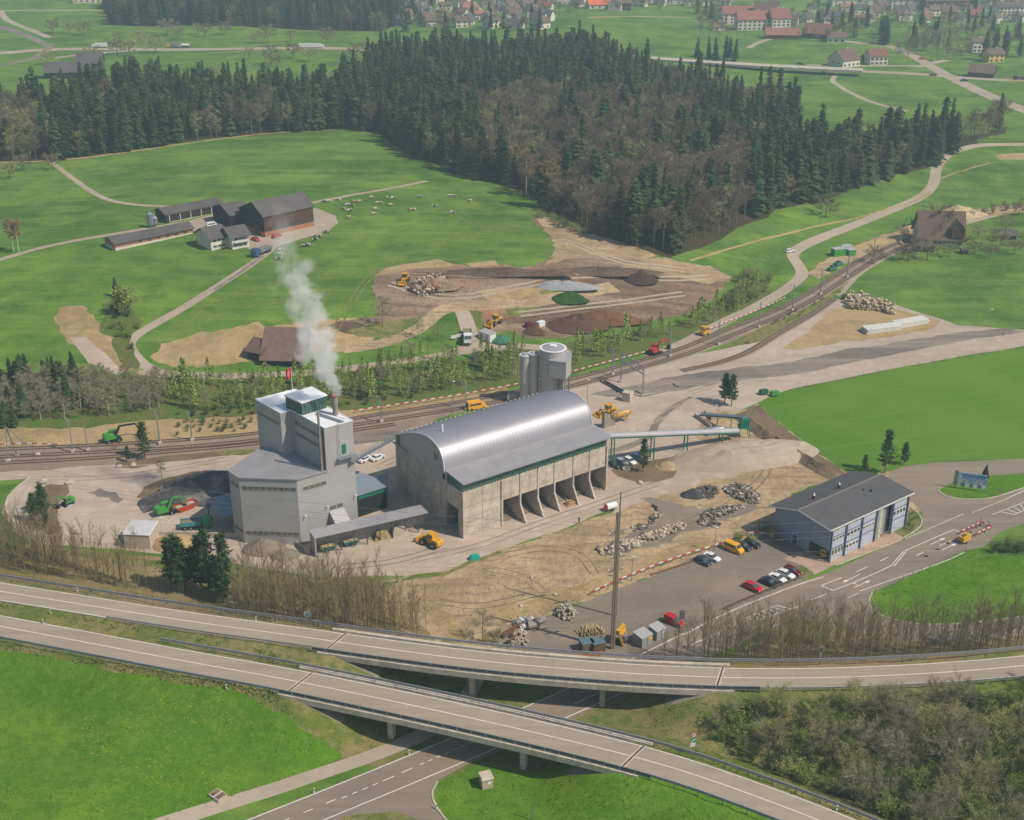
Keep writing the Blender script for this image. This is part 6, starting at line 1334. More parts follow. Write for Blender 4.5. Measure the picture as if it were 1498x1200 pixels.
# far buildings
def far_house(px, py, w, d, wh, rh, rot, wall, roof, label, cat="house", n=3, group=None, chim=True):
    p = G(px, py); t = thing("house", label, cat, p - Zv * .1, rot, group)
    k = [(-w / 2, -d / 2, -.8), (-w / 2, -d / 2, wh), (-w / 2, 0, rh), (-w / 2, d / 2, wh), (-w / 2, d / 2, -.8)]; k2 = [(w / 2, *q[1:]) for q in k]; mb = MB(); mb.face(k); mb.face(k2[::-1]); mb.face([k[0], k2[0], k2[1], k[1]]); mb.face([k[3], k2[3], k2[4], k[4]]); mb.build("wall", wall, t)
    for s in (-1, 1):
        e = wh - .6 * (rh - wh) / (d / 2); q = [(-w / 2 - .6, s * (d / 2 + .6), e), (w / 2 + .6, s * (d / 2 + .6), e), (w / 2 + .6, 0, rh), (-w / 2 - .6, 0, rh)]
        if s > 0: q = [q[1], q[0], q[3], q[2]]
        MB().hexa(q, [(x, y, z + .25) for x, y, z in q]).build("roof", roof, t)
    if n:
        wm = shared("farwin", lambda: meshof(MB().box(-.55, .55, -.08, .05, 0, 1.3), "window", glass_m)); fm = shared("farsh", lambda: meshof(MB().box(-.95, .95, -.06, .04, -.08, 1.36), "window_surround", P("shutter_brown", 110, 74, 56)))
        for fl_ in range(max(1, int(wh // 2.7))):
            for i in range(n):
                wo = link("window", wm, t, (-w / 2 + w * (i + .5) / n, -d / 2 - .02, .9 + fl_ * 2.7)); link("window_surround", fm, wo)
        for i in range(2): link("window", wm, t, (-w / 2 - .02, -d / 5 + i * d / 2.5, wh * .45), -math.pi / 2)
    if chim: MB().box(w * .15, w * .15 + .9, .5, 1.4, rh - 1.5, rh + 1).build("chimney", plaster_m, t)
    return t
far_house(1234, 96, 17, 14, 5, 11, .6, plaster_m, oldroof_m, "farm building with pale gable and brown roof just above the long bridge", "barn", 4)
far_house(1281, 94, 13, 10, 6.5, 10.5, .15, plaster_m, redroof_m, "pale house with red roof beside the gabled farm building", n=4); far_house(1268, 90, 6, 6, 3, 5.5, .3, wood_m, redroof_m, "small red roofed annex left of the pale house above the bridge", "shed", 0)
far_house(1436, 112, 16, 12, 3.5, 8, -.5, wood_m, oldroof_m, "low brown barn right of the far junction", "barn", 0)
far_house(1143, 56, 26, 12, 3.5, 8, -.1, wood_m, redroof_m, "long low barn with brown red roof below the convent", "barn", 0); far_house(1196, 55, 22, 15, 4, 11, -.5, wood_m, redroof_m, "barn with big red hipped looking roof right of the long barn", "barn", 0); far_house(1223, 61, 14, 10, 4, 7.5, -.2, plaster_m, oldroof_m, "cream small house at the right end of the convent farm", n=3)
far_house(1100, 43, 28, 14, 9, 15, .1, plaster_m, redroof_m, "front wing of the convent with pale walls and shutters", "convent", 7); far_house(1138, 43, 16, 13, 10, 17, .2, plaster_m, redroof_m, "tall gabled right wing of the convent", "convent", 4); far_house(1088, 34, 40, 13, 9, 14.5, .1, plaster_m, redroof_m, "long rear wing of the convent under orange tiles", "convent", 8); far_house(1120, 36, 20, 16, 10, 19, -.4, plaster_m, oldroof_m, "dark roofed chapel block in the middle of the convent", "chapel", 3)
t = far_house(1127, 24, 4, 4, 16, 24, 0, plaster_m, oldroof_m, "slim ridge turret tower rising behind the convent", "tower", 0, chim=False)
far_house(1050, 44, 9, 8, 3.5, 7, .2, plaster_m, oldroof_m, "small lone house on the green slope left of the convent", n=2)
far_house(1452, 90, 12, 10, 6, 9, .2, P("yellow_plaster", 214, 184, 96, .9), oldroof_m, "yellow villa among garden trees at the right edge", n=3); far_house(1428, 76, 10, 9, 8, 10, .1, plaster_m, oldroof_m, "pale villa half hidden by dark garden trees", n=3)
far_house(1478, 28, 30, 14, 11, 13, .1, plaster_m, fibre_m, "white three storey block at the top right edge", "apartment block", 8); far_house(1388, 28, 14, 10, 7, 11, -.2, P("cream_wall", 206, 176, 120, .9), oldroof_m, "cream house between the trees at top right", n=3)
far_house(1345, 12, 60, 22, 9, 12, 0, plaster_m, fibre_m, "long pale industrial building at the top right", "factory", 10, chim=False); far_house(1258, 8, 60, 20, 7, 10, .05, plaster_m, fibre_m, "long grey works building on the top edge right of the convent", "factory", 8, chim=False); far_house(1380, 14, 44, 20, 9, 15, .1, oldroof_m, oldroof_m, "large brown roofed barn like building at top right", "barn", 5, chim=False)
far_house(102, 112, 28, 16, 4, 9, .15, blackwood_m, fibre_m, "dark roofed farm building peeking over the left forest", "barn", 0, chim=False); far_house(134, 104, 16, 12, 6, 12, .15, oldroof_m, fibre_m, "taller gable behind the left forest farm building", "barn", 0, chim=False); far_house(130, 3, 26, 14, 5, 10, .1, plaster_m, fibre_m, "white walled farm at the very top left", "barn", 5, chim=False)
far_house(901, 14, 15, 12, 6, 11, 1.3, plaster_m, oldroof_m, "pale house with tall white gable at the meadow's far side", n=2); far_house(875, 12, 20, 12, 4, 9, .2, plaster_m, P("orange_tiles", 206, 104, 70, .8), "house with bright orange new roof", n=3); far_house(900 + 10, 14, 14, 12, 6, 8, .1, wood_m, oldroof_m, "brown house right behind the tall white gable", n=2, chim=False)
rt = random.Random(12); HZ = []
def try_house(x0, x1, y0, y1):
    for _ in range(30):
        px, py = rt.uniform(x0, x1), rt.uniform(y0, y1); p = G(px, py)
        if all((p.x - q.x) ** 2 + (p.y - q.y) ** 2 > 300 for q in HZ): HZ.append(p); return px, py
    return None
hues = (("red tiled", redroof_m), ("brown tiled", oldroof_m), ("grey", fibre_m))
for zone, (x0, x1, y0, y1), cnt_ in (("at the top, left of centre", (575, 690, 1, 40), 36), ("at the top centre", (690, 800, 1, 42), 46), ("on the top edge right of centre", (800, 1070, 0, 10), 26), ("near the convent", (1150, 1300, 14, 38), 13), ("at the top right", (1300, 1495, 4, 34), 32)):
    for i in range(cnt_):
        q = try_house(x0, x1, y0, y1)
        if not q: continue
        hn, hm = hues[rt.choice((0, 1, 1, 1, 2, 2))]; w_ = rt.uniform(8, 13)
        far_house(*q, w_, rt.uniform(7, 10), rt.choice((3.5, 5, 5.5)), rt.uniform(7, 9.5), rt.uniform(-.5, 1.6), plaster_m, hm, "small pale village house with " + hn + " roof " + zone, n=2, group=hn + " roofed houses " + zone)
# garden trees of the village
vt = []
for (x0, x1, y0, y1), n_ in (((560, 800, 2, 48), 150), ((800, 1070, 4, 24), 60), ((1020, 1090, 20, 60), 30), ((1150, 1300, 12, 62), 90), ((1300, 1498, 8, 90), 160)):
    for i in range(n_):
        px, py = rt.uniform(x0, x1), rt.uniform(y0, y1); p = G(px, py)
        if all((p.x - q.x) ** 2 + (p.y - q.y) ** 2 > 60 for q in HZ): vt.append((p, rt.random()))
for p, q in vt:
    if q < .16: place("spruce_tree", rt.choice(SPR), p, "dark conifer in the gardens of the distant village", "conifer", "garden conifers in the village", rt.uniform(.45, .7))
    elif q < .4: place("budding_tree", rt.choice(BG), p, "greenish budding tree in the gardens of the distant village", "garden tree", "budding garden trees in the village", rt.uniform(.4, .7))
    else: place("garden_tree", rt.choice(BR + BO), p, "grey bare tree in the gardens of the distant village", "bare tree", "bare garden trees in the village", rt.uniform(.35, .65))
for px, py in [(1335, 60), (1345, 62), (1352, 70), (1362, 66), (1372, 72), (1380, 62), (1392, 70), (1402, 74), (1396, 60), (1340, 74), (1368, 58), (1385, 76), (1290, 60), (1278, 56), (1296, 62)]: place("garden_tree", rt.choice(BO + BG + SPR[:1]), G(px, py + 4), "tall tree in the grove above the far junction", "tree", "trees of the grove above the far junction", rt.uniform(.8, 1.05))
for px, py in [(1455, 80), (1470, 86), (1440, 88)]: place("spruce_tree", SPR[1], G(px, py), "dark tall conifer in the villa garden at right", "conifer", "conifers in the villa garden", .75)
for px, py in [(1036, 90), (1046, 92), (1062, 88), (1076, 90), (1020, 84), (1068, 84)]: place("spruce_tree", rt.choice(SPR), G(px, py), "dark conifer standing behind the long road bridge", "conifer", "conifers behind the long bridge", .65)
# long viaduct
va = [Vector((*U(px, py, 8.5), 8.5)) for px, py in ((840, 78), (905, 81), (985, 87), (1060, 92), (1150, 97), (1240, 101), (1262, 102))]; va = smooth_line(va, 1); o0 = Vector((va[0].x, va[0].y, 0)); vd = thing("viaduct", "long pale road viaduct crossing behind the forest towards the far junction", "viaduct", o0)
q = resample(va, step=25)
for i in range(len(q) - 1): MB().bar(q[i] - o0 - Zv * .7, q[i + 1] - o0 - Zv * .7, 11, 1.4).build("deck_section", conc_m, vd)
u_ = (q[-1] - q[0]).normalized(); u_ = Vector((-u_.y, u_.x, 0)) * 5.6
for sg in (-1, 1): MB().bar(q[0] - o0 + u_ * sg + Zv * .5, q[-1] - o0 + u_ * sg + Zv * .5, .15, .15)
for i in range(1, len(q) - 1, 2): MB().box(q[i].x - o0.x - 1, q[i].x - o0.x + 1, q[i].y - o0.y - .6, q[i].y - o0.y + .6, -1, 7.2).build("pier", conc_d, vd)

# ------------------------------------------------------------------ vehicles
def loft(mb, st, mi=0):
    """st: (x, zlow, ztop, halfwidth bottom, halfwidth top)"""
    R = [[(x, -wb, a), (x, wb, a), (x, wt, b), (x, -wt, b)] for x, a, b, wb, wt in st]
    for i in range(len(R) - 1):
        for j in range(4): k = (j + 1) % 4; mb.face([R[i][j], R[i][k], R[i + 1][k], R[i + 1][j]][::-1], mi)
    mb.face(R[0], mi); mb.face(R[-1][::-1], mi); return mb
def color_m(name, r, g, b): return P("paint_" + name, r, g, b, .3, .1, .05)
PAINT = {"red": (186, 26, 44), "white": (220, 220, 218), "black": (34, 40, 52), "maroon": (104, 24, 42), "silver": (150, 156, 160), "yellow": (224, 164, 30), "blue": (60, 84, 128), "green": (46, 140, 70), "dark": (44, 54, 66), "orange": (214, 90, 40)}
wheel_me = meshof(MB().tube((0, -.1, 0), (0, .1, 0), .31, n=10).tube((0, -.11, 0), (0, .11, 0), .17, n=8, mi=1), "wheel", [tyre_m, steel_m])
def headto(p, q, z=0): 
    A, B = U(*p, z), U(*q, z); return math.atan2(B[1] - A[1], B[0] - A[0])
def wheels(t, xs, y, s=1.0, zr=.31):
    for x in xs:
        for sg in (-1, 1): w_ = link("wheel", wheel_me, t, (x, sg * y, zr * s)); w_.scale = (s, s * 1.3, s)
def car(px, py, rot, col_, kind, label, cat="car", pos=None, group=None, s=1.0):
    p = pos or G(px, py); t = thing("parked_car" if cat == "car" else kind, label, cat, p, rot, group); cm = color_m(col_, *PAINT[col_]); K = kind + col_
    if kind in ("hatchback", "saloon", "estate"):
        rear = {"hatchback": -1.75, "saloon": -1.25, "estate": -1.95}[kind]
        def fb():
            mb = MB(); loft(mb, [(-2.15, .38, .72, .74, .7), (-1.98, .25, .92, .83, .78), (-.9, .22, .95, .86, .84), (.85, .22, .92, .86, .84), (1.85, .25, .76, .84, .76), (2.12, .36, .6, .72, .66)]); return meshof(mb, "body", cm)
        link("body", shared("b" + K, fb), t)
        link("cabin_glass", shared("g" + kind, lambda: meshof(loft(MB(), [(rear, .9, .93, .78, .76), (rear + .35, .9, 1.36, .78, .62), (.25, .9, 1.38, .8, .62), (1.0, .9, .94, .8, .74)]), "cabin_glass", glass_m)), t)
        link("roof", shared("r" + K, lambda: meshof(loft(MB(), [(rear + .3, 1.33, 1.38, .66, .6), (.0, 1.36, 1.44, .66, .58), (.3, 1.33, 1.38, .66, .58)]), "roof", cm)), t); wheels(t, (1.3, -1.32), .8)
        fx_ = 2.08
    elif kind == "van":
        link("body", shared("b" + K, lambda: meshof(loft(MB(), [(-2.2, .35, 1.75, .85, .76), (-2.1, .28, 1.95, .88, .78), (1.0, .28, 1.95, .88, .78), (1.5, .28, 1.25, .88, .82), (2.15, .3, .95, .84, .76), (2.3, .38, .7, .76, .7)]), "body", cm)), t)
        link("side_glass", shared("gv", lambda: meshof(MB().box(-1.9, .9, -.875, -.83, 1.2, 1.65).box(-1.9, .9, .83, .875, 1.2, 1.65).box(-2.24, -2.18, -.65, .65, 1.15, 1.65), "side_glass", glass_m)), t)
        link("windscreen", shared("wv", lambda: meshof(MB().face([(1.56, -.7, 1.28), (1.56, .7, 1.28), (1.06, .66, 1.88), (1.06, -.66, 1.88)]), "windscreen", glass_m)), t); wheels(t, (1.45, -1.4), .82); fx_ = 2.26
    elif kind == "small van":
        link("body", shared("b" + K, lambda: meshof(loft(MB(), [(-2.0, .35, 1.6, .76, .68), (-1.9, .28, 1.78, .8, .7), (-.1, .28, 1.78, .8, .7), (.05, .28, 1.5, .8, .72), (.2, .28, .95, .8, .78), (1.75, .28, .85, .78, .72), (2.0, .38, .65, .7, .62)]), "body", cm)), t)
        link("cabin_glass", shared("gsv", lambda: meshof(loft(MB(), [(.0, .9, 1.46, .74, .66), (.35, .9, 1.42, .76, .64), (1.0, .88, .94, .76, .7)]).box(-1.6, -.3, -.79, -.74, 1.1, 1.5).box(-1.6, -.3, .74, .79, 1.1, 1.5), "cabin_glass", glass_m)), t); wheels(t, (1.3, -1.25), .74); fx_ = 1.96
    for sg in (-1, 1):
        link("headlight", shared("hl", lambda: meshof(MB().box(-.04, .06, -.16, .16, 0, .14), "headlight", whp_m)), t, (fx_ - .06, sg * .55, .58)); link("tail_light", shared("tl", lambda: meshof(MB().box(-.05, .04, -.14, .14, 0, .18), "tail_light", red_m)), t, (-2.13 if kind != "small van" else -1.98, sg * .6, .62))
    if s != 1: t.scale = (s,) * 3
    return t
hd = headto((1101, 854), (1125, 865))
car(1101, 862, hd, "red", "hatchback", "bright red hatchback standing alone at the left of the car row", s=1.05); car(1125, 855, hd, "black", "saloon", "black saloon second in the row beside the road fence"); car(1137, 849, hd, "white", "saloon", "white saloon in the parked row, next to the black one"); car(1149, 843, hd, "white", "hatchback", "white hatchback in the parked row, next to the maroon car"); car(1159, 838, hd, "maroon", "estate", "dark maroon estate at the right end of the parked row")
car(1028, 824, hd, "dark", "hatchback", "dark green grey hatchback parked by the striped barrier"); car(1041, 818, hd, "white", "saloon", "white car with grey bonnet beside the striped barrier"); car(1073, 806, hd, "yellow", "van", "yellow van parked at the back of the car park", "van", s=1.05); car(1087, 802, hd, "dark", "saloon", "dark saloon squeezed beside the yellow van"); car(1100, 798, hd, "black", "estate", "black estate parked near the office corner, right of the yellow van")
car(986, 913, headto((978, 908), (1000, 917)), "red", "small van", "small red panel van parked beside the sign in the car park", "van", s=1.05)
x, y = 2.6, 3.2; pO = Matrix.Rotation(OA, 3, 'Z') @ Vector((2.6, 2.4, 0)) + Vector((70.5, 243.3, 0)); car(0, 0, OA + .1, "yellow", "van", "yellow van standing in the garage opening of the office", "van", pos=pO, s=.95)
hw_ = headto((525, 676), (544, 667)); car(534, 674, hw_, "white", "saloon", "white car behind the plant tower, left of its twin"); car(552, 672, hw_, "white", "saloon", "white car behind the plant tower, right of its twin")
hc = headto((900, 672), (916, 681))
for px, py, c_, l in ((899, 682, "dark", "nearest the hall"), (909, 679, "silver", "second from the hall"), (921, 677, "white", "third from the hall"), (932, 672, "blue", "farthest from the hall")): car(px, py, hc, c_, "hatchback", c_ + " car under the conveyor gallery, " + l)
car(697, 598, headto((685, 600), (710, 596)), "yellow", "van", "yellow minibus beside the railway behind the hall", "van", s=1.25)
car(1155, 369, headto((1150, 370), (1160, 368)), "white", "hatchback", "white car at the bend of the country road"); car(405, 347, headto((398, 349), (412, 344)), "red", "hatchback", "red car in front of the large farm barn"); car(374, 352, headto((370, 351), (380, 355)), "red", "saloon", "red and white car beside the white farmhouse"); car(311, 332, headto((305, 332), (320, 330)), "white", "van", "white van behind the farmhouses", "van")
for px, py, c_, l in ((1031, 87, "dark", "leftmost on the bridge"), (1055, 89, "blue", "second on the bridge"), (1170, 95, "black", "third on the bridge")):
    p = Vector((*U(px, py, 8.5), 8.6)); car(0, 0, 0, c_, "saloon", c_ + " car on the long far viaduct, " + l, pos=p, s=1.1)
for px, py, c_, l in ((1349, 87, "red", "red car on the road above the far junction"), (1365, 111, "maroon", "maroon car waiting at the far junction"), (1410, 119, "dark", "dark car right of the far junction"), (122, 81, "white", "white car on the slip road at far left"), (150, 79, "white", "white and black car on the slip road, the right one"), (215, 71, "silver", "silver car behind the tanker on the far road")): car(px, py, 0.05, c_, "saloon", l, s=1.15)
def truck(px, py, rot, label, ln=9, cabc="white", box=None, trailer=None, pos=None, boxm=whp_m, s=1):
    t = thing("truck", label, "truck", pos or G(px, py), rot); cm = color_m(cabc, *PAINT[cabc]); L2 = ln / 2
    MB().box(-L2, L2 - .3, -1.0, 1.0, .7, 1.0).build("chassis", blk_m, t); loft(MB(), [(L2 - 2.2, .6, 2.8, 1.15, 1.1), (L2 - .3, .6, 2.75, 1.15, 1.05), (L2, .6, 1.6, 1.15, 1.1)]).build("cab", cm, t)
    MB().face([(L2 + .02, -1, 1.7), (L2 + .02, 1, 1.7), (L2 - .26, .95, 2.6), (L2 - .26, -.95, 2.6)]).build("windscreen", glass_m, t)
    if box == "box": MB().box(-L2, L2 - 2.5, -1.2, 1.2, 1.0, 3.4).build("cargo_box", boxm, t)
    if box == "tipper": mb = MB(); mb.box(-L2, L2 - 2.5, -1.2, -1.1, 1.1, 2.1).box(-L2, L2 - 2.5, 1.1, 1.2, 1.1, 2.1).box(-L2, L2 - 2.5, -1.1, 1.1, 1.1, 1.2).box(L2 - 2.6, L2 - 2.5, -1.2, 1.2, 1.2, 2.3); mb.build("tipper_body", boxm, t); MB().box(-L2 + .1, L2 - 2.7, -1.05, 1.05, 1.2, 1.75).build("load", lot_m, t)
    if box == "tank": MB().tube((-L2, 0, 2.0), (L2 - 2.6, 0, 2.0), 1.0, n=12).build("tank", boxm, t)
    wheels(t, (L2 - 1.3, -L2 + 1.2, -L2 + 2.5), 1.0, 1.6)
    if s != 1: t.scale = (s,) * 3
    return t
truck(684, 497, headto((683, 488), (684, 500)), "white tipper truck on the lane down from the landfill", 8.5, "white", "tipper", boxm=steel_m, s=1.15); truck(383, 372, headto((392, 368), (376, 375)), "blue tipper truck on the farm drive", 9, "blue", "tipper", boxm=steel_m, s=1.1)
truck(146, 70, 3.14, "white box lorry on the far road at top left", 11, "white", "box"); truck(253, 70, 3.14, "yellow cab lorry on the far road in the middle", 8, "yellow", "box", boxm=steel_m); truck(269, 70, 3.14, "silver tank trailer rig behind the yellow cab lorry", 8, "silver", "tank", boxm=whp_m); truck(456, 71, 0, "long white lorry on the far road, right one", 18, "white", "box"); truck(1492, 117, 3.14, "dark lorry at the far right edge beyond the junction", 9, "dark", "tipper", boxm=dsteel_m)
# machines
def excavator(px, py, rot, mat, label, reach=4.5, wheeled=True, boomm=None, s=1.0, fold=0):
    t = thing("excavator", label, "excavator", G(px, py), rot); bm_ = boomm or mat
    if wheeled: MB().box(-1.6, 1.6, -.9, .9, .5, .95).build("undercarriage", blk_m, t); wheels(t, (1.2, -1.2), 1.0, 1.5); MB().box(1.7, 1.95, -1.2, 1.2, .15, .7).build("dozer_blade", blk_m, t)
    else:
        for sg in (-1, 1): mb = MB(); pts = [(-2, .35), (-1.7, 0.02), (1.7, 0.02), (2, .35), (1.7, .8), (-1.7, .8)]; k = [(x, sg * 1.1 - .28, z) for x, z in pts]; k2 = [(x, sg * 1.1 + .28, z) for x, z in pts]; mb.face(k); mb.face(k2[::-1]); [mb.face([k[i], k2[i], k2[(i + 1) % 6], k[(i + 1) % 6]][::-1]) for i in range(6)]; mb.build("track", blk_m, t)
    loft(MB(), [(-2.0, 1.1, 1.9, .95, .85), (-1.6, 1.0, 2.2, 1.15, 1.05), (.2, 1.0, 2.1, 1.15, 1.1), (.6, 1.0, 1.5, 1.15, 1.1)]).build("engine_body", mat, t)
    c_ = MB().box(-.4, 1.3, .15, 1.15, 1.0, 2.7).build("cab", mat, t); MB().box(-.2, 1.34, .1, 1.19, 1.65, 2.55).build("cab_window", glass_m, c_)
    e1 = Vector((1.9 + fold, -.3, 3.6)); e2 = Vector((reach * .85, -.3, 3.3)); e3 = Vector((reach, -.3, 1.3))
    MB().bar((.8, -.3, 1.5), e1, .35, .45).build("boom", bm_, t); MB().bar(e1, e2, .3, .4).build("boom_upper", bm_, t); MB().bar(e2, e3, .25, .32).build("stick", bm_, t); MB().hexa([(e3.x - .8, -.8, .2), (e3.x + .2, -.8, .3), (e3.x + .2, .2, .3), (e3.x - .8, .2, .2)], [(e3.x - .5, -.8, 1.2), (e3.x + .3, -.8, 1.3), (e3.x + .3, .2, 1.3), (e3.x - .5, .2, 1.2)]).build("bucket", blk_m, t)
    t.scale = (s,) * 3; return t
excavator(165, 646, headto((160, 646), (185, 640)), grn_m, "light green wheeled excavator digging in the soil cutting beside the railway", 6.5, True, blk_m, 1.15)
excavator(241, 753, headto((235, 752), (258, 745)), grn_m, "light green wheeled excavator left of the orange skip", 4.6, True, None, 1.1); excavator(100, 738, headto((100, 738), (85, 745)), grn_m, "small light green excavator beside the oval planting bed", 3.6, True, None, .8)
excavator(958, 518, headto((955, 518), (980, 508)), P("machine_red", 168, 54, 48, .6), "red tracked excavator at the railway near the gantry", 6, False, None, 1.1); excavator(1338, 333, headto((1338, 333), (1322, 336)), grn_m, "green and black excavator on the soil heap by the farmhouse", 4.2, False, None, 1.4)
def loader(px, py, rot, label, s=1.0, mat=yel_m, bucket_up=0.0):
    t = thing("wheel_loader", label, "wheel loader", G(px, py), rot)
    loft(MB(), [(-3.0, .9, 1.7, .95, .85), (-2.6, .8, 2.0, 1.1, .95), (-.9, .8, 2.0, 1.1, .95)]).build("rear_body", mat, t); MB().box(-1.0, 1.6, -.6, .6, .7, 1.5).build("front_frame", mat, t)
    c_ = MB().box(-1.2, .3, -.75, .75, 1.5, 3.0).build("cab", mat, t); MB().box(-1.1, .34, -.79, .79, 1.95, 2.8).build("cab_window", glass_m, c_); MB().box(-1.3, .45, -.85, .85, 3.0, 3.12).build("cab_roof", mat, c_)
    for sg in (-.55, .55): MB().bar((1.0, sg, 1.6), (3.0, sg, .7 + bucket_up), .2, .35).build("lift_arm", mat, t)
    z = bucket_up; mb = MB(); mb.box(2.9, 3.05, -1.4, 1.4, .15 + z, 1.3 + z).box(3.05, 4.0, -1.4, 1.4, .1 + z, .25 + z).box(3.05, 3.8, -1.4, -1.28, .25 + z, 1.0 + z).box(3.05, 3.8, 1.28, 1.4, .25 + z, 1.0 + z); mb.build("bucket", mat, t)
    wheels(t, (1.3, -1.7), 1.1, 2.5); t.scale = (s,) * 3; return t
loader(630, 797, headto((640, 798), (612, 786)), "yellow wheel loader in front of the hall door with its bucket to the left", 1.05); loader(724, 474, headto((730, 470), (712, 478)), "yellow wheel loader on the landfill beside the small office container", 1.0); loader(592, 413, headto((594, 405), (584, 418)), "yellow wheel loader beside the demolition rubble on the landfill", 1.0); loader(888, 606, headto((895, 603), (872, 610)), "yellow wheel loader behind the striped mixing drum", .95)
# bits
def box_thing(name, label, cat, px, py, rot, l, w_, hh, mat, roof=None, z=None, parts=()):
    t = thing(name, label, cat, G(px, py) if z is None else Gz(px, py, z), rot); MB().box(-l / 2, l / 2, -w_ / 2, w_ / 2, 0, hh).build("body", mat, t)
    if roof: mb = MB(); q = [(-l / 2 - .1, -w_ / 2 - .1, hh), (l / 2 + .1, -w_ / 2 - .1, hh), (l / 2 + .1, w_ / 2 + .1, hh + roof[1]), (-l / 2 - .1, w_ / 2 + .1, hh + roof[1])]; mb.hexa(q, [(a, b, c + .12) for a, b, c in q]); mb.build("roof", roof[0], t)
    for n_, m_, bx_ in parts: MB().box(*bx_).build(n_, m_, t)
    return t
hb = headto((930, 945), (970, 925)); sg_m = P("container_grey", 142, 146, 138, .7)
box_thing("storage_container", "grey steel site container with a yellow notice, left one of two by the road", "container", 940, 941, hb, 2.9, 2.6, 2.2, sg_m, (clad_m, .3), 0, [("notice", lamp_y, (.6, 1.2, -1.37, -1.3, 1.2, 1.8)), ("door_seam", dsteel_m, (-.05, .05, -1.35, -1.3, .1, 2.1))])
box_thing("storage_container", "grey steel site container, right one of two by the road", "container", 961, 931, hb, 2.6, 2.4, 2.1, sg_m, (clad_m, .3), 0, [("notice", whp_m, (.3, .8, -1.27, -1.2, 1.3, 1.6)), ("door_seam", dsteel_m, (-.05, .05, -1.25, -1.2, .1, 2.0))])
t = thing("grab_attachment", "yellow crane frame machine standing behind the tall twin poles' foot", "machine", Gz(911, 941), hb + .4)
for sg in (-1, 1): MB().bar((sg * 1.0, -.6, 0), (sg * 1.3, .6, 3.4), .35, .4).build("side_arm", yel_m, t)
MB().box(-1.5, 1.5, .2, .9, 2.6, 3.6).build("cross_head", yel_m, t); MB().box(-1.2, 1.2, -.5, .9, .2, 1.1).build("base_frame", blk_m, t); MB().box(-.6, .6, -.8, .4, 1.0, 2.1).build("engine_block", steel_m, t); MB().box(-.9, .9, -.1, .5, 2.2, 2.7).build("hydraulic_box", yel_m, t)
sk = headto((855, 952), (890, 945))
for i, (px, l) in enumerate(((858, "left"), (874, "right"))): t = thing("rusty_skip", "tall rusty steel tank box beside the twin poles, " + l + " one", "skip", Gz(px, 951), sk); MB().box(-1.25, 1.25, -1.1, 1.1, 0, 2.1).build("shell", (P("rust_blue", 104, 98, 84, .8), rust_m)[0] if i == 0 else P("rust_dark", 98, 80, 62, .8), t); MB().box(-1.32, 1.32, -1.17, 1.17, 2.1, 2.25).build("rim", P("rim_blue", 92, 112, 124, .6), t); MB().box(-1.1, 1.1, -1.0, 1.0, 1.9, 2.18).build("contents", rust_m, t)
t = thing("cement_mixer_drum", "yellow and grey striped mixing drum on legs beside the loader behind the hall", "mixer drum", Gz(906, 617), headto((896, 615), (918, 613)))
n_ = 14; prof = [(-2.6, .5), (-1.8, 1.05), (-.6, 1.3), (.8, 1.25), (1.9, .8), (2.6, .5)]; mb = MB()
for i in range(5):
    for j in range(n_):
        a0, a1 = 6.283 * j / n_, 6.283 * (j + 1) / n_; f = lambda q, a: (q[0], q[1] * math.cos(a), 2.4 + q[0] * .12 + q[1] * math.sin(a)); mb.face([f(prof[i], a0), f(prof[i + 1], a0), f(prof[i + 1], a1), f(prof[i], a1)][::-1], 1 if (j + i) % 3 == 0 else 0)
mb.build("drum", [yel_m, steel_m], t); MB().box(2.4, 3.2, -.5, .5, 1.9, 3.1).build("drive_box", yel_m, t)
for x in (-1.9, 2.1):
    for sg in (-1, 1): MB().bar((x, sg * .9, 0), (x, sg * .6, 1.8), .18, .18).build("leg", yel_m, t)
MB().bar((-2.1, 0, 1.15), (2.4, 0, 1.5), .9, .25).build("cradle", yel_m, t)
t = thing("tank_trailer", "small white tank trailer with red end on the lane before the hall", "trailer", Gz(894, 746), headto((884, 746), (906, 740))); MB().tube((-1.4, 0, 1.1), (1.3, 0, 1.1), .85, n=12).build("tank", whp_m, t); MB().box(-1.75, -1.35, -.6, .6, .7, 1.5).build("end_box", red_m, t); wheels(t, (0,), .8, 1.2)
t = thing("open_skip", "bright orange open skip beside the ash dump", "skip", Gz(272, 745), headto((262, 748), (290, 738))); mb = MB()
b0 = [(-1.6, -.9, 0), (1.6, -.9, 0), (1.6, .9, 0), (-1.6, .9, 0)]; t0 = [(-2.9, -1.1, 1.5), (2.9, -1.1, 1.5), (2.9, 1.1, 1.5), (-2.9, 1.1, 1.5)]
for i in range(4): j = (i + 1) % 4; mb.face([b0[i], b0[j], t0[j], t0[i]]); mb.face([t0[i], t0[j], b0[j], b0[i]])
mb.build("shell", org_m, t); MB().prism([(-2.4, -.95), (2.4, -.95), (2.4, .95), (-2.4, .95)], 1.0, 1.15).build("rubble_fill", rock_m, t)
t = truck(288, 772, headto((280, 772), (305, 770)), "teal tipper truck parked in the shade left of the plant building", 7.5, "green", "tipper", boxm=P("teal_truck", 70, 140, 140, .5))
box_thing("container", "small white site office container beside the landfill lane", "container", 713, 497, headto((706, 492), (722, 498)) , 5.2, 2.6, 2.5, whp_m, (clad_m, .2), None, [("window", glass_m, (-1.8, -.8, -1.36, -1.3, 1.1, 1.9)), ("door", steel_m, (.6, 1.5, -1.36, -1.3, .1, 2.1))])
t = thing("tarpaulin_heap", "low heap under a green tarpaulin beside the site office container", "tarpaulin", G(734, 500)); mb = MB(); n_ = 10
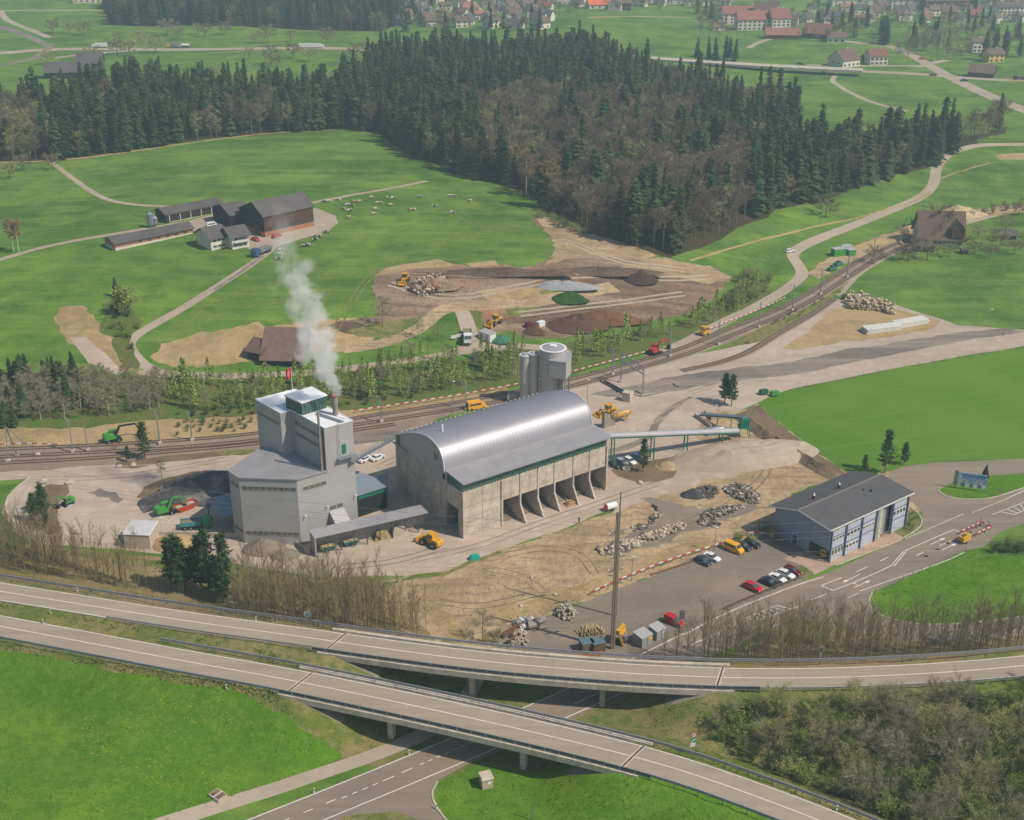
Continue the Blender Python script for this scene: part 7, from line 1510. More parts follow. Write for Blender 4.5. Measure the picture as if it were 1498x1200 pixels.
V = [[(Vector((6.283 * a / n_ and math.cos(6.283 * a / n_) * 4.2 * (1 - (b / 4) ** 1.6), math.sin(6.283 * a / n_) * 2.6 * (1 - (b / 4) ** 1.6), 2.2 * b / 4 + .2 * R_.random()))) for b in range(5)] for a in range(n_ + 1)]; V[0] = [Vector((4.2 * (1 - (b / 4) ** 1.6), 0, 2.2 * b / 4 + .05)) for b in range(5)]; V[n_] = V[0]
for a in range(n_):
    for b in range(4): mb.face([V[a][b], V[a + 1][b], V[a + 1][b + 1], V[a][b + 1]])
mb.build("tarpaulin", P("tarp_green", 58, 110, 84, .7), t, smooth=True)
t = car(776, 478, headto((766, 480), (788, 474)), "maroon", "small van", "maroon pickup hauling a trailer on the landfill", "pickup"); box_thing("trailer", "small white box trailer behind the maroon pickup", "trailer", 791, 477, headto((766, 480), (788, 474)), 2.6, 1.8, 1.6, whp_m)
for px, py, l in ((634, 497 - 1, "left board"), (642, 494, "right board")):
    t = thing("notice_board", "small white notice board beside the landfill lane, " + l, "sign", G(px + 30, py + 2), .3); MB().box(-.9, .9, -.05, .05, .6, 1.7).build("board", whp_m, t); MB().box(-.05, .05, -.04, .06, -.1, .6).build("post", steel_m, t)
for px, py, c_, l in ((1117, 577, "dark", "dark green small compressor on the verge at the crop field corner"), (1133, 579, "green", "bright green compressor on the verge at the crop field corner")):
    t = thing("compressor", l, "compressor", Gz(px, py), .35); loft(MB(), [(-1.3, .5, 1.2, .7, .6), (-1.1, .4, 1.5, .75, .65), (1.1, .4, 1.5, .75, .65), (1.3, .5, 1.1, .7, .6)]).build("housing", grn_m if c_ == "green" else P("dark_green", 40, 84, 50), t); wheels(t, (0,), .7, 1)
t = thing("track_machine", "yellow rail maintenance machine on the haul lane beside the railway", "rail machine", G(1030, 490), headto((1020, 494), (1040, 486))); MB().box(-1.6, 1.6, -1, 1, .5, 1.5).build("frame", yel_m, t); MB().box(-.9, .8, -.9, .9, 1.5, 2.9).build("cab", yel_m, t); MB().box(-.7, .84, -.94, .94, 1.9, 2.6).build("cab_window", glass_m, t); wheels(t, (1, -1), .9, 1.2)
for i, (px, py, c_, l) in enumerate(((1226, 374, grn_m, "green site container behind the railway works, left one"), (1238, 369, whp_m, "green and white site container behind the railway works"), (1244, 373, grn_m, "small green site box right of the containers"))): box_thing("site_container", l, "container", px, py, .35, 5.0 - i, 2.6, 2.8 - i * .3, c_, (clad_m, .2))
for i, (px, py) in enumerate(((1226, 389), (1217, 396))): t = thing("track_cart", ("green rail cart beside the tracks, upper one", "green rail cart beside the tracks, lower one")[i], "cart", G(px, py), .6); MB().box(-1.8, 1.8, -.9, .9, .4, 1.4).build("body", P("cart_green", 44, 120, 84, .6), t); wheels(t, (1, -1), .8, .9); MB().box(-.6, .6, -.7, .7, 1.4, 2.0).build("engine_cover", dsteel_m, t)
t = thing("concrete_block", "pale concrete hut block beside the portal gantry", "block", Gz(918, 586), 1.0); MB().box(-1.1, 1.1, -1.3, 1.3, 0, 2.6).build("block_body", conc_m, t); MB().box(-1.2, 1.2, -1.4, 1.4, 2.6, 2.7).build("cap_slab", conc_m, t)
for i, (a, b, n_) in enumerate((((1268, 490), (1318, 484), 5), ((1314, 482), (1358, 474), 5))):
    p = Gz(*a); an_ = headto(a, b); ln = (Gz(*b) - p).length; t = thing("beam_stack", ("stack of long white concrete beams on the tan ground, front stack", "stack of long white concrete beams on the tan ground, rear stack")[i], "beam stack", p, an_)
    for r_ in range(3):
        for c2 in range(n_ - r_ // 2): link("beam", shared("beam%d" % i, lambda: meshof(MB().box(0, ln, 0, .75, 0, .5), "beam", frame_w)), t, ((r_ % 2) * .5, c2 * .95, .12 + r_ * .62))
for px, py, w_, hh, l, m_ in ((711, 1149, 1.9, 2.0, "small beige utility hut with a white notice on the lawn below the bridge", P("hut_beige", 176, 160, 136, .9)),):
    t = thing("utility_hut", l, "hut", Gz(px, py), .35); MB().box(-w_ / 2, w_ / 2, -w_ / 2, w_ / 2, 0, hh).build("wall", m_, t); q = [(-1.15, -1.15, 2), (1.15, -1.15, 2), (1.15, 1.15, 2), (-1.15, 1.15, 2)]; MB().hexa(q, [(a * .9, b * .9, 2.28) for a, b, c in q]).build("roof", conc_m, t); MB().box(0, .5, -1.0, -.94, .9, 1.4).build("notice", whp_m, t)
t = thing("sand_boxes", "pair of concrete troughs filled with brown leaves on the meadow by the path", "trough", Gz(319, 1172, 1.0) if False else G(319, 1166), .9)
for i in range(2): MB().box(-1, 1, i * 1.3 - 1.25, i * 1.3 - .05, 0, .6).build("trough", conc_m, t); MB().box(-.85, .85, i * 1.3 - 1.1, i * 1.3 - .2, .58, .63).build("leaf_fill", pit_m, t)
# billboard
ba = headto((1395, 716), (1440, 722)); t = thing("billboard", "large blue picture billboard on posts on the grass island", "billboard", Gz(1394, 714), ba); bw = (Gz(1441, 720) - Gz(1394, 714)).length
MB().box(.8, bw, -.08, .08, .9, 4.6).build("board", P("board_blue", 128, 160, 190, .6), t); MB().box(-.1, .75, -.1, .1, .9, 5.0).build("side_board", P("board_olive", 120, 132, 118, .6), t); MB().box(.76, 1.6, -.14, -.09, .9, 4.7).build("pale_strip", P("board_pale", 176, 188, 184, .6), t)
for i in range(6): MB().box(1.7 + i * (bw - 1.8) / 6, 1.7 + (i + 1) * (bw - 1.8) / 6, -.13, -.09, .9, 1.7).build("bottom_field", (P("bf_green", 104, 124, 116), whp_m)[i % 2], t)
for xx in (2.0, bw - 2.2):
    mb = MB(); mb.face([(xx + 1.0 * math.cos(a * .524) + .3, -.13, 1.9 + 1.0 * max(0, math.sin(a * .524))) for a in range(7)]); mb.build("round_picture", P("pict_pale", 186, 192, 180), t); MB().box(xx + .1, xx + .6, -.16, -.14, 2.4, 2.6).build("picture_detail", blk_m, t)
for i in range(9): MB().box(1.8 + i * (bw - 2.1) / 9, 1.8 + (i + .7) * (bw - 2.1) / 9, -.12, -.09, 3.7, 3.85).build("text_line", P("text_blue", 70, 110, 160), t); MB().box(1.9 + i * (bw - 2.1) / 9, 1.9 + (i + .6) * (bw - 2.1) / 9, -.12, -.09, 4.0, 4.25).build("text_line", P("text_blue", 70, 110, 160), t)
for xx in (0.3, 2.4, bw - .3): MB().box(xx - .1, xx + .1, -.06, .1, 0, 1).build("post", steel_m, t)
t = thing("slate_pyramid", "tall narrow dark pyramid marker behind the billboard", "monument", Gz(1441, 698), .2); MB().hexa([(-.75, -.75, 0), (.75, -.75, 0), (.75, .75, 0), (-.75, .75, 0)], [(-.05, -.05, 3.6), (.05, -.05, 3.6), (.05, .05, 3.6), (-.05, .05, 3.6)]).build("pyramid_body", blk_m, t)
t = thing("direction_sign", "small blue direction sign with a red triangle on the island's lower edge", "sign", Gz(1461, 726), .1); MB().box(-.5, .5, -.03, .03, 2.0, 2.3).build("blue_panel", blued_m, t); MB().box(.35, .42, -.03, .04, 0, 2.3).build("post", steel_m, t); MB().face([(-.7, -.05, 1.0), (.1, -.05, 1.0), (-.3, -.05, 1.7)]).build("triangle", red_m, t); MB().box(-.33, -.27, -.03, .03, 0, 1.0).build("post", steel_m, t)
# road works
t = thing("site_trailer", "yellow site trailer on the closed lane at the road works", "trailer", Gz(1410, 793), headto((1403, 796), (1420, 788))); loft(MB(), [(-1.4, .6, 1.7, .9, .8), (1.3, .6, 1.9, .9, .8)]).build("body", yel_m, t); MB().box(-.9, .3, -.35, .35, 1.8, 1.95).build("roof_hatch", glass_m, t); wheels(t, (-.2,), .85, 1)
for i, (px, py) in enumerate(((1355, 814), (1372, 804), (1387, 795))):
    t = thing("warning_beacon", "red and white warning post with a yellow lamp, " + ("lowest", "middle", "uppermost")[i] + " of three on the lane", "warning beacon", Gz(px, py), 0); MB().box(-.12, .12, -.05, .05, .1, 1.2).build("board", red_m, t); MB().box(-.13, .13, -.06, .06, .45, .65).build("white_band", whp_m, t); MB().box(-.13, .13, -.06, .06, .85, 1.0).build("white_band", whp_m, t); MB().tube((0, 0, 1.2), (0, 0, 1.45), .14, n=6).build("lamp", lamp_y, t); MB().box(-.35, .35, -.25, .25, 0, .12).build("foot", blk_m, t)
barrier([Gz(1404, 783), Gz(1434, 769)], "road_barrier", "striped red and white barrier along the far side of the road works", .3, .8); barrier([Gz(1427, 786), Gz(1450, 775)], "road_barrier", "striped red and white barrier along the near side of the road works", .3, .8); barrier([Gz(1434, 769), Gz(1450, 775)], "road_barrier", "short striped barrier across the end of the road works", .3, .8)
for i, (px, py) in enumerate(((1428, 772), (1434, 768), (1420, 779), (1414, 782), (1440, 778), (1445, 771))): t = thing("traffic_post", "thin red post among the striped barriers of the road works", "traffic post", Gz(px, py), 0, "red posts at the road works"); MB().box(-.06, .06, -.06, .06, 0, 1.9).build("post", red_m, t); MB().box(-.2, .2, -.2, .2, 0, .1).build("foot", blk_m, t)
# motorway signs
x, y = U(450, 906, 6); t = thing("speed_sign", "round grey speed limit sign behind the farther guardrail left of the bridge", "sign", (x, y, h(x, y))); MB().tube((0, -.04, 2.0), (0, .04, 2.0), .72, n=20).build("disc", P("sign_disc_grey", 196, 200, 204, .6), t); MB().box(-.06, .06, .04, .12, 0, 2.2).build("post", steel_m, t)
def digits(t, txt, x0, z0, s, m_, y_=-.07):
    SG = {'0': "abcdef", '6': "acdefg", '8': "abcdefg", '1': "bc", '4': "bcfg", '2': "abged", '5': "acdfg"}
    for i, ch in enumerate(txt):
        for sg in SG[ch]:
            q = {'a': (0, 1, .5, .1, 1), 'd': (0, 0, .5, .1, 1), 'g': (0, .5, .5, .1, 1), 'f': (0, .5, .1, .5, 0), 'e': (0, 0, .1, .5, 0), 'b': (.4, .5, .1, .5, 0), 'c': (.4, 0, .1, .5, 0)}[sg]
            a = x0 + (i * .72 + q[0]) * s; b = z0 + q[1] * s; MB().box(a, a + q[2] * s, y_ - .01, y_, b, b + q[3] * s).build("digit_stroke", m_, t)
digits(t, "80", -.42, 1.72, .62, blk_m, -.05)
x, y = U(1200, 966, 6); t = thing("kilometre_sign", "tall narrow blue and white sign behind the guardrail among the slender trees", "sign", (x, y, h(x, y)), -.2); MB().box(-.28, .28, -.05, .05, .9, 3.4).build("panel", blued_m, t); MB().box(-.2, .1, -.08, -.05, 1.1, 2.3).build("white_field", whp_m, t); MB().tube((0, -.05, 3.4), (0, .05, 3.4), .28, n=12).build("rounded_top", whp_m, t); MB().box(-.05, .05, .05, .12, 0, 1).build("post", steel_m, t)
x, y = U(1013, 1098, 6); t = thing("speed_sign", "red ringed speed sign above a green exit board beside the bottom bridge", "sign", (x, y, h(x, y)), .1); MB().box(-.05, .05, .05, .12, 0, 4.2).build("post", steel_m, t); MB().tube((0, -.05, 3.7), (0, .04, 3.7), .55, n=18).build("red_ring", red_m, t); MB().tube((0, -.07, 3.7), (0, -.05, 3.7), .4, n=18).build("white_disc", whp_m, t); digits(t, "60", -.28, 3.5, .42, blk_m, -.08); MB().box(-.4, .4, -.05, .04, 2.1, 3.0).build("green_board", P("sign_green", 60, 150, 84), t); MB().hexa([(-.5, -.05, 1.2), (.3, -.05, 1.3), (.3, .04, 1.3), (-.5, .04, 1.2)], [(-.4, -.05, 2.0), (.5, -.05, 2.1), (.5, .04, 2.1), (-.4, .04, 2.0)]).build("white_board", whp_m, t); MB().bar((-.35, -.08, 2.2), (.3, -.08, 2.9), .03, .14).build("white_slash", whp_m, t)
x, y = U(997, 912); t = thing("company_sign", "grey round topped sign board with brown letters beside the small red van", "sign", (x, y, 0), -.1); MB().box(-.55, .55, -.05, .05, 1.0, 2.7).build("board", P("sign_grey", 128, 134, 146), t); MB().tube((0, -.05, 2.7), (0, .05, 2.7), .55, n=16).build("arched_top", MATS["sign_grey"], t)
for z in (1.5, 2.2): MB().bar((-.4, -.08, z - .15), (.4, -.08, z + .15), .03, .28).build("brown_logo", P("logo_brown", 110, 84, 40), t)
for xx in (-.5, .5): MB().box(xx - .04, xx + .04, .05, .12, 0, 1.2).build("post", steel_m, t)
# parking fence
c = [Gz(1062, 892), Gz(1120, 868), Gz(1176, 846)]; t = thing("parking_fence", "long rusty rail fence on thin posts between the car park and the main road", "fence", c[0])
for i in range(2): MB().bar(c[i] - c[0] + Zv * .9, c[i + 1] - c[0] + Zv * .9, .14, .16).build("top_rail", rust_m, t); MB().bar(c[i] - c[0] + Zv * .45, c[i + 1] - c[0] + Zv * .45, .04, .05).build("lower_rail", steel_m, t)
for p in resample(c, step=1.9): MB().box(-.05, .05, -.05, .05, 0, .9).build("post", steel_m, t, p - c[0])
o = MB().bar((0, 0, .15), Gz(1014, 822) - Gz(952, 842) + Zv * .15, .3, .3).build("rusty_beam", rust_m, None, Gz(952, 842)); tag(o, "long rusty steel beam lying at the back edge of the car park", "beam")
def wire_fence(pts, label, z=None, hh=1.3, st=4):
    c = [G(*p) if z is None else Gz(p[0], p[1], z) for p in pts]; c = resample(smooth_line(c, 1), step=st); t = thing("wire_fence", label, "fence", c[0]); pm = shared("fp%s" % hh, lambda: meshof(MB().box(-.05, .05, -.05, .05, -.2, hh), "post", steel_m))
    for p in c: p.z = h(p.x, p.y); link("post", pm, t, p - c[0])
    for zz in (.3, .75, 1.2):
        mb = MB()
        for i in range(len(c) - 1): mb.bar(c[i] - c[0] + Zv * zz, c[i + 1] - c[0] + Zv * zz, .012, .012)
        mb.build("wire", steel_m, t)
wire_fence([(1280, 868), (1340, 840), (1412, 806)], "wire fence along the right edge of the main road by the round lawn", 0, 1.2, 3); wire_fence([(1160, 571), (1300, 543), (1498, 509)], "thin fence between the dusty road and the crop field", 0, 1.4, 5); wire_fence([(1222, 436), (1290, 444), (1380, 474), (1498, 486)], "thin fence along the upper meadow beside the tan ground", 0, 1.2, 5)
wire_fence([(0, 852), (100, 868), (235, 890), (400, 914), (470, 924)], "wire mesh fence at the foot of the slender trees beyond the guardrail", 5.5, 2.0, 5); wire_fence([(0, 944), (133, 972), (260, 998), (390, 1022)], "wire fence along the top of the green meadow below the guardrail", 5, 1.2, 5); wire_fence([(820, 1150), (826, 1135), (860, 1128), (910, 1136), (990, 1150), (1131, 1210)], "wire mesh fence on the lawn below the bottom bridge's right end", 0, 1.4, 3)
wire_fence([(730, 950), (732, 925), (790, 902), (870, 872)], "wire mesh fence around the rubble storage yard", 0, 1.8, 4)
# ------------------------------------------------------------------ masts, poles, lamps
def mast(px, py, hh, label, arm=1, rot=0, group=None, z=None):
    p = G(px, py) if z is None else Gz(px, py, z); t = thing("catenary_mast", label, "railway mast", p, rot, group)
    MB().box(-.5, .5, -.5, .5, 0, .8).build("footing", conc_m, t); MB().hexa([(-.17, -.17, .8), (.17, -.17, .8), (.17, .17, .8), (-.17, .17, .8)], [(-.11, -.11, hh), (.11, -.11, hh), (.11, .11, hh), (-.11, .11, hh)]).build("mast_post", steel_m, t)
    if arm: MB().bar((0, 0, hh - 1.2), (0, arm * 3.0, hh - .6), .08, .08).build("bracket", steel_m, t); MB().bar((0, 0, hh - 2.6), (0, arm * 2.8, hh - .9), .06, .06).build("bracket_stay", steel_m, t)
for i, (px, py, hh, a, w_) in enumerate(((107, 662, 9.5, 1, "left of the green excavator"), (129, 660, 7.5, 0, "just right of the first tall one"), (234, 650, 10, 1, "between pine and tower"), (281, 645, 8.5, 1, "closest to the tower on its left"), (558, 618, 8, 1, "between tower and hall"), (682, 600, 8.5, 1, "behind the hall, next to the yellow minibus"),
        (896, 549, 8.5, 1, "just left of the portal gantry"), (980, 522, 9.5, 1, "beside the red excavator"), (1051, 505, 8.5, 1, "beside the yellow rail machine"), (1110, 480, 9, 1, "second right of the yellow rail machine"), (1159, 455, 9.5, 1, "below the bend of the haul lane"), (1200, 431, 9.5, 1, "next to the meadow lane end"), (1239, 406, 9, 1, "below the green containers"), (1277, 380, 8.5, 1, "above the green containers"), (1317, 356, 7.5, 1, "left of the steep roofed farmhouse"))):
    mast(px, py, hh, "grey railway mast on a concrete foot, " + w_, a, .5, z=0)
t = thing("a_frame_mast", "braced steel A frame mast beside the tracks at the left edge", "railway mast", Gz(12, 676)); 
for q in ((0, 0), (1.2, 3.5), (6.5, 3.6)): MB().bar((q[0], q[1], 0), (.7, .6 if q[0] < 5 else .6, 9.8), .22, .22).build("strut", steel_m, t); MB().box(q[0] - .5, q[0] + .5, q[1] - .5, q[1] + .5, 0, .7).build("footing", conc_m, t)
pa, pb = Gz(908, 559), Gz(940, 580); t = thing("portal_gantry", "steel portal gantry spanning the yard tracks right of the silos", "gantry", pa); d = pb - pa
for q in (Vector((0, 0, 0)), d): MB().box(q.x - .2, q.x + .2, q.y - .2, q.y + .2, 0, 9.2).build("leg", steel_m, t); MB().box(q.x - .5, q.x + .5, q.y - .5, q.y + .5, 0, .7).build("footing", conc_m, t)
for z in (6.9, 9.1): MB().bar(Zv * z, d + Zv * z, .3, .3).build("cross_beam", steel_m, t)
for i in range(9): a, b = d * (i / 8), d * (min(8, i + 1) / 8); MB().bar(a + Zv * 6.9, b + Zv * 9.1, .08, .08).build("lattice_bar", steel_m, t) if i < 8 else None
o = thing("loading_pit_frame", "low timber edged pit frame on the ground beside the portal gantry", "pit frame", Gz(930, 580)); q = [Gz(930, 572) - Gz(930, 580), Gz(985, 562) - Gz(930, 580), Gz(996, 569) - Gz(930, 580), Gz(944, 580) - Gz(930, 580)]
for i in range(4): MB().bar(q[i] + Zv * .2, q[(i + 1) % 4] + Zv * .2, .35, .4).build("edge_board", conc_d, o)
MB().bar(q[0].lerp(q[3], .5) + Zv * .15, q[1].lerp(q[2], .5) + Zv * .15, .25, .3).build("middle_board", conc_d, o)
o = thing("buffer_ramp", "pair of dark steel ramp beams lying on the yard left of the gantry", "ramp", Gz(878, 558)); 
for k in (0, 1.4): MB().bar((k, 0, .2), Gz(912, 577) - Gz(878, 558) + Vector((k, 0, .2)), .4, .4).build("ramp_beam", dsteel_m, o)
def lamp(px, py, hh, label, z=None):
    t = thing("street_lamp", label, "street lamp", G(px, py) if z is None else Gz(px, py, z)); MB().tube((0, 0, 0), (0, 0, hh), .1, .06, n=6).build("pole", steel_m, t); MB().box(-.15, .7, -.15, .15, hh, hh + .15).build("lamp_head", whp_m, t)
lamp(663, 604, 9.5, "tall lamp post beside the railway behind the hall"); lamp(859, 594, 8, "lamp post right of the silo group at the hall roof"); lamp(1446, 478, 6, "lone lamp post at the meadow edge by the dark asphalt end", 0); lamp(924, 850, 6, "lamp post at the striped barrier of the car park", 0); lamp(1045, 806, 6, "thin lamp post behind the parked white car", 0)
o = thing("wooden_post", "short grey post standing on the lawn near the bottom edge", "post", Gz(779, 1200)); MB().tube((0, 0, 0), (0, 0, 4.0), .09, n=6).build("pole", steel_m, o)
for px, py, hh, l in ((626, 525, 8, "thin wooden pole on the dirt path below the landfill"), (798, 492, 5, "short pole beside the dark heap on the landfill"), (1467, 492, 1.8, "small white post at the end of the dark asphalt")): o = thing("pole", l, "pole", G(px, py)); MB().tube((0, 0, 0), (0, 0, hh), .12, n=5).build("pole_shaft", pole_m, o)
# twin power poles with wires
pp = []
for i, (px, py, hh, l) in enumerate(((896, 949, 30.8, "tall twin concrete power pole in front, carrying wires, by the rusty tanks"), (901, 901, 29, "tall concrete power pole just behind the front one, at the car park corner"))):
    p = Gz(px, py); pp.append(p); t = thing("power_pole", l, "power pole", p, .35)
    for sg in ((-.45, .45) if i == 0 else (0,)): MB().hexa([(sg * .6 - .17, -.17, 0), (sg * .6 + .17, -.17, 0), (sg * .6 + .17, .17, 0), (sg * .6 - .17, .17, 0)], [(sg * .35 - .11, -.11, hh), (sg * .35 + .11, -.11, hh), (sg * .35 + .11, .11, hh), (sg * .35 - .11, .11, hh)]).build("shaft", pole_m, t)
    for z in ((15, 18, 22, 26) if i == 0 else (14, 20)): MB().box(-1.6 if z != 22 else -2.2, 1.6 if z != 22 else 2.2, -.12, .12, z, z + .22).build("cross_arm", pole_m, t); [MB().tube((x_, 0, z + .2), (x_, 0, z + .6), .09, n=6).build("insulator", whp_m, t) for x_ in (-1.5, 1.5)]
    for z in range(2, 14, 2): MB().box(-.6, .6, -.1, .1, z, z + .12).build("rung", pole_m, t) if i == 0 else None
def wire(a, b, sag, label):
    a, b = Vector(a), Vector(b); n_ = 16; cu = [a.lerp(b, i / n_) - Zv * sag * 4 * (i / n_) * (1 - i / n_) for i in range(n_ + 1)]; mb = MB()
    for i in range(n_): mb.bar(cu[i] - a, cu[i + 1] - a, .035, .035)
    o = mb.build("power_line", steel_m, None, a); tag(o, label, "power line", None)
P0_ = pp[0]
for i, (z, off_) in enumerate(((26.4, -1.5), (26.4, 1.5), (22.4, -2.1), (22.4, 2.1), (18.4, -1.5), (18.4, 1.5))):
    lv = ("top", "top", "middle", "middle", "low", "low")[i]; sd_ = ("near", "far")[i % 2]
    wire(P0_ + Vector((0, off_, z)), Vector((185, 240 + off_ * 2, z - 1)), 3.5, lv + " power line running right from the tall poles over the office, " + sd_ + " strand")
    if i in (0, 1, 3): wire(P0_ + Vector((0, off_, z)), Vector((-190, 262 + off_ * 2, z + 2)), 4, lv + " power line running left from the tall poles past the plant, " + sd_ + " strand")

# ------------------------------------------------------------------ heaps, rocks, rubble
def heap(px, py, rx, ry, hh, mat, label, name="gravel_heap", rot=0, cat="heap", sharp=1.1, seed=0):
    p = G(px, py); r = random.Random(seed + int(px)); mb = MB(); nr, na = 7, 22; V = []
    for i in range(nr + 1):
        f = i / nr; row = []
        for a in range(na):
            t = 6.283 * a / na; k = 1 + .18 * mnoise.noise(Vector((math.cos(t) * 1.5, math.sin(t) * 1.5, px * .1 + f))); x, y = math.cos(t) * rx * f * k, math.sin(t) * ry * f * k
            z = hh * max(0, 1 - f ** sharp) * (1 + .35 * mnoise.noise(Vector((x * .4, y * .4, px)))) - (.15 if i == nr else 0); row.append((x, y, z))
        V.append(row)
    for i in range(nr):
        for a in range(na): b = (a + 1) % na; mb.face([V[i][a], V[i + 1][a], V[i + 1][b], V[i][b]] if i else [V[0][0], V[1][a], V[1][b]])
    o = mb.build(name, mat, None, p); o.rotation_euler.z = rot; tag(o, label, cat)
    bmh = bmesh.new(); bmh.from_mesh(o.data); bmesh.ops.remove_doubles(bmh, verts=bmh.verts, dist=.002); bmh.to_mesh(o.data); bmh.free(); return o
def stones(pts, n, s0, s1, mats, label, name="rubble_pile", hh=.8, cat="rubble", slab=False, seed=1):
    """irregular broken blocks piled inside a photo polygon, one object"""
    r = random.Random(seed); W_ = [G(*p) for p in pts]; wp = [(p.x, p.y) for p in W_]; x0, x1 = min(p[0] for p in wp), max(p[0] for p in wp); y0, y1 = min(p[1] for p in wp), max(p[1] for p in wp); c_ = sum(W_, Vector()) / len(W_); mb = MB(); k = 0; it = 0; mats = mats if isinstance(mats, list) else [mats]
    while k < n and it < n * 30:
        it += 1; x, y = r.uniform(x0, x1), r.uniform(y0, y1)
        if not inpoly(x, y, wp): continue
        k += 1; dmin = min(math.hypot(x - a, y - b) for a, b in wp); s = r.uniform(s0, s1) * .72; z = h(x, y) + min(hh, dmin * .5 * hh) * r.random() + s * .1; q = Vector((x, y, z)) - c_; rot = Matrix.Rotation(r.uniform(0, 6.28), 3, Vector((r.uniform(-1, 1), r.uniform(-1, 1), 2)).normalized())
        B = [q + rot @ Vector((sx * s * r.uniform(.6, 1.2), sy * s * r.uniform(.6, 1.1), sz * s * (r.uniform(.2, .35) if slab else r.uniform(.5, .9)))) for sz in (-1, 1) for sx, sy in ((-1, -1), (1, -1), (1, 1), (-1, 1))]; mb.hexa(B[:4], B[4:], r.randrange(len(mats)))
    o = mb.build(name, mats, None, c_); tag(o, label, cat); o["kind"] = "stuff"; return o
stones([(1232, 432), (1250, 432), (1312, 452), (1308, 462), (1286, 456), (1240, 452)], 340, .45, .85, [rockt_m, rock_m, rockt_m], "pile of tan stone blocks at the upper corner of the tan ground", hh=2.2)
stones([(596, 424), (620, 408), (650, 405), (660, 415), (650, 428), (615, 436)], 420, .25, .75, [rock_m, plaster_m, rust_m, rockt_m, pit_m], "pale demolition rubble with bits of colour on the landfill", hh=1.8)
stones([(742, 938), (768, 925), (772, 945), (745, 950)], 140, .2, .5, [rock_m], "crushed concrete rubble between rusty boards at the yard corner", hh=1.6); stones([(752, 912), (776, 905), (782, 918), (760, 924)], 90, .3, .6, [rock_m, whp_m], "pale kerbstone rubble beside the concrete pipes", hh=1.6)
stones([(811, 900), (823, 888), (845, 898), (836, 910), (826, 908)], 240, .2, .42, [rock_m], "grey stone heap near the pipes in the storage yard", hh=2.4)
for i, (px, py) in enumerate(((780, 919), (789, 913), (770, 914))): p = Gz(px, py); t = thing("concrete_pipe", ("large concrete pipe lying in the storage yard, frontmost", "concrete pipe behind the frontmost one in the yard", "smaller concrete pipe left in the yard")[i], "pipe", p, .3 + i * .3); MB().tube((-1.2, 0, .9), (1.2, 0, .9), .85 - i * .1, n=16, cap=False).build("pipe_shell", conc_d, t); MB().tube((1.15, 0, .9), (-1.15, 0, .9), .7 - i * .1, n=16, cap=False).build("pipe_bore", blk_m, t)
for i, (a, b) in enumerate((((736, 935), (757, 921)), ((745, 945), (762, 933)))): p = Gz(*a); d = Gz(*b) - p; o = MB().bar(Zv * .8, d + Zv * .8, .15, 1.6).build("rusty_board_wall", rust_m, None, p); tag(o, ("rusty sheet wall behind the crushed rubble at the yard corner", "rusty sheet wall in front of the crushed rubble at the yard corner")[i], "sheet wall")
t = thing("log_pile", "pile of split round timber posts behind the rusty tanks", "log pile", Gz(866, 926), .15)
lm = shared("log", lambda: meshof(MB().tube((0, -1.1, 0), (0, 1.1, 0), .13, n=6), "log", rockt_m))
for r_ in range(6):
    for i in range(20 - r_ * 2): o = link("log", lm, t, (-2.8 + i * .28 + r_ * .28 + R_.uniform(-.08, .08), R_.uniform(-.3, .3), .15 + r_ * .24)); o.rotation_euler = (R_.uniform(-.25, .25), 0, R_.uniform(-.4, .4))
t = thing("steel_beam_pile", "rusty steel beams lying behind the guardrail by the twin poles", "beams", Gz(868, 962), .5)
for i in range(4): link("steel_beam", shared("sbeam", lambda: meshof(MB().box(-2.4, 2.4, -.14, .14, 0, .25), "steel_beam", P("orange_rust", 158, 88, 48, .9))), t, (0, i * .4, .05 + (i % 2) * .25))
# rubble windrows on the bare ground
for i, (pts, n_, m_, l) in enumerate((([(1010, 722), (1025, 712), (1048, 712), (1052, 722), (1040, 730), (1012, 728)], 120, [rockd_m], "dark asphalt rubble heap on the bare ground, upper left"), ([(1058, 716), (1072, 708), (1095, 712), (1112, 728), (1108, 738), (1090, 736), (1070, 726)], 230, [rock_m, rockd_m], "grey concrete rubble heap on the bare ground, rightmost"),
        ([(1024, 752), (1050, 745), (1085, 738), (1088, 744), (1060, 756), (1030, 760)], 110, [rock_m, rockd_m], "strip of broken slabs below the rightmost rubble heap"), ([(1020, 762), (1040, 758), (1055, 766), (1050, 772), (1028, 770)], 70, [rockd_m, rock_m], "small rubble patch right of the earth track"), ([(872, 800), (888, 798), (925, 790), (965, 776), (985, 768), (1003, 768), (1000, 774), (970, 785), (930, 800), (905, 812), (880, 812)], 330, [rock_m, rock_m, rockt_m], "long windrow of pale broken stones above the car park slope"), ([(925, 772), (945, 768), (962, 750), (955, 738), (962, 740), (966, 756), (950, 772), (930, 778)], 90, [rock_m, rockd_m], "curved line of stones beside the earth track"))): stones(pts, int(n_ * 1.5), .22, .68, [rockd_m] + m_, l, hh=.75, slab=i != 4, seed=20 + i)
stones([(0, 790), (1, 791), (2, 792)], 0, .1, .2, rock_m, "x") if False else None
heap(1013, 725, 3.2, 2.4, 2.0, P("asphalt_grains", 66, 66, 70, 1), "small dark asphalt granulate heap at the left of the rubble"); heap(388, 803, 5.5, 4, 2.6, lot_m, "grey sand heap in front of the plant building, left of the bin canopy"); heap(256, 795, 6, 4, 2.4, tan_m, "pale tan sand heap right of the small shed"); heap(418, 812, 3.5, 3, 1.2, lot_m, "low grey sand heap at the end wall of the bin canopy")
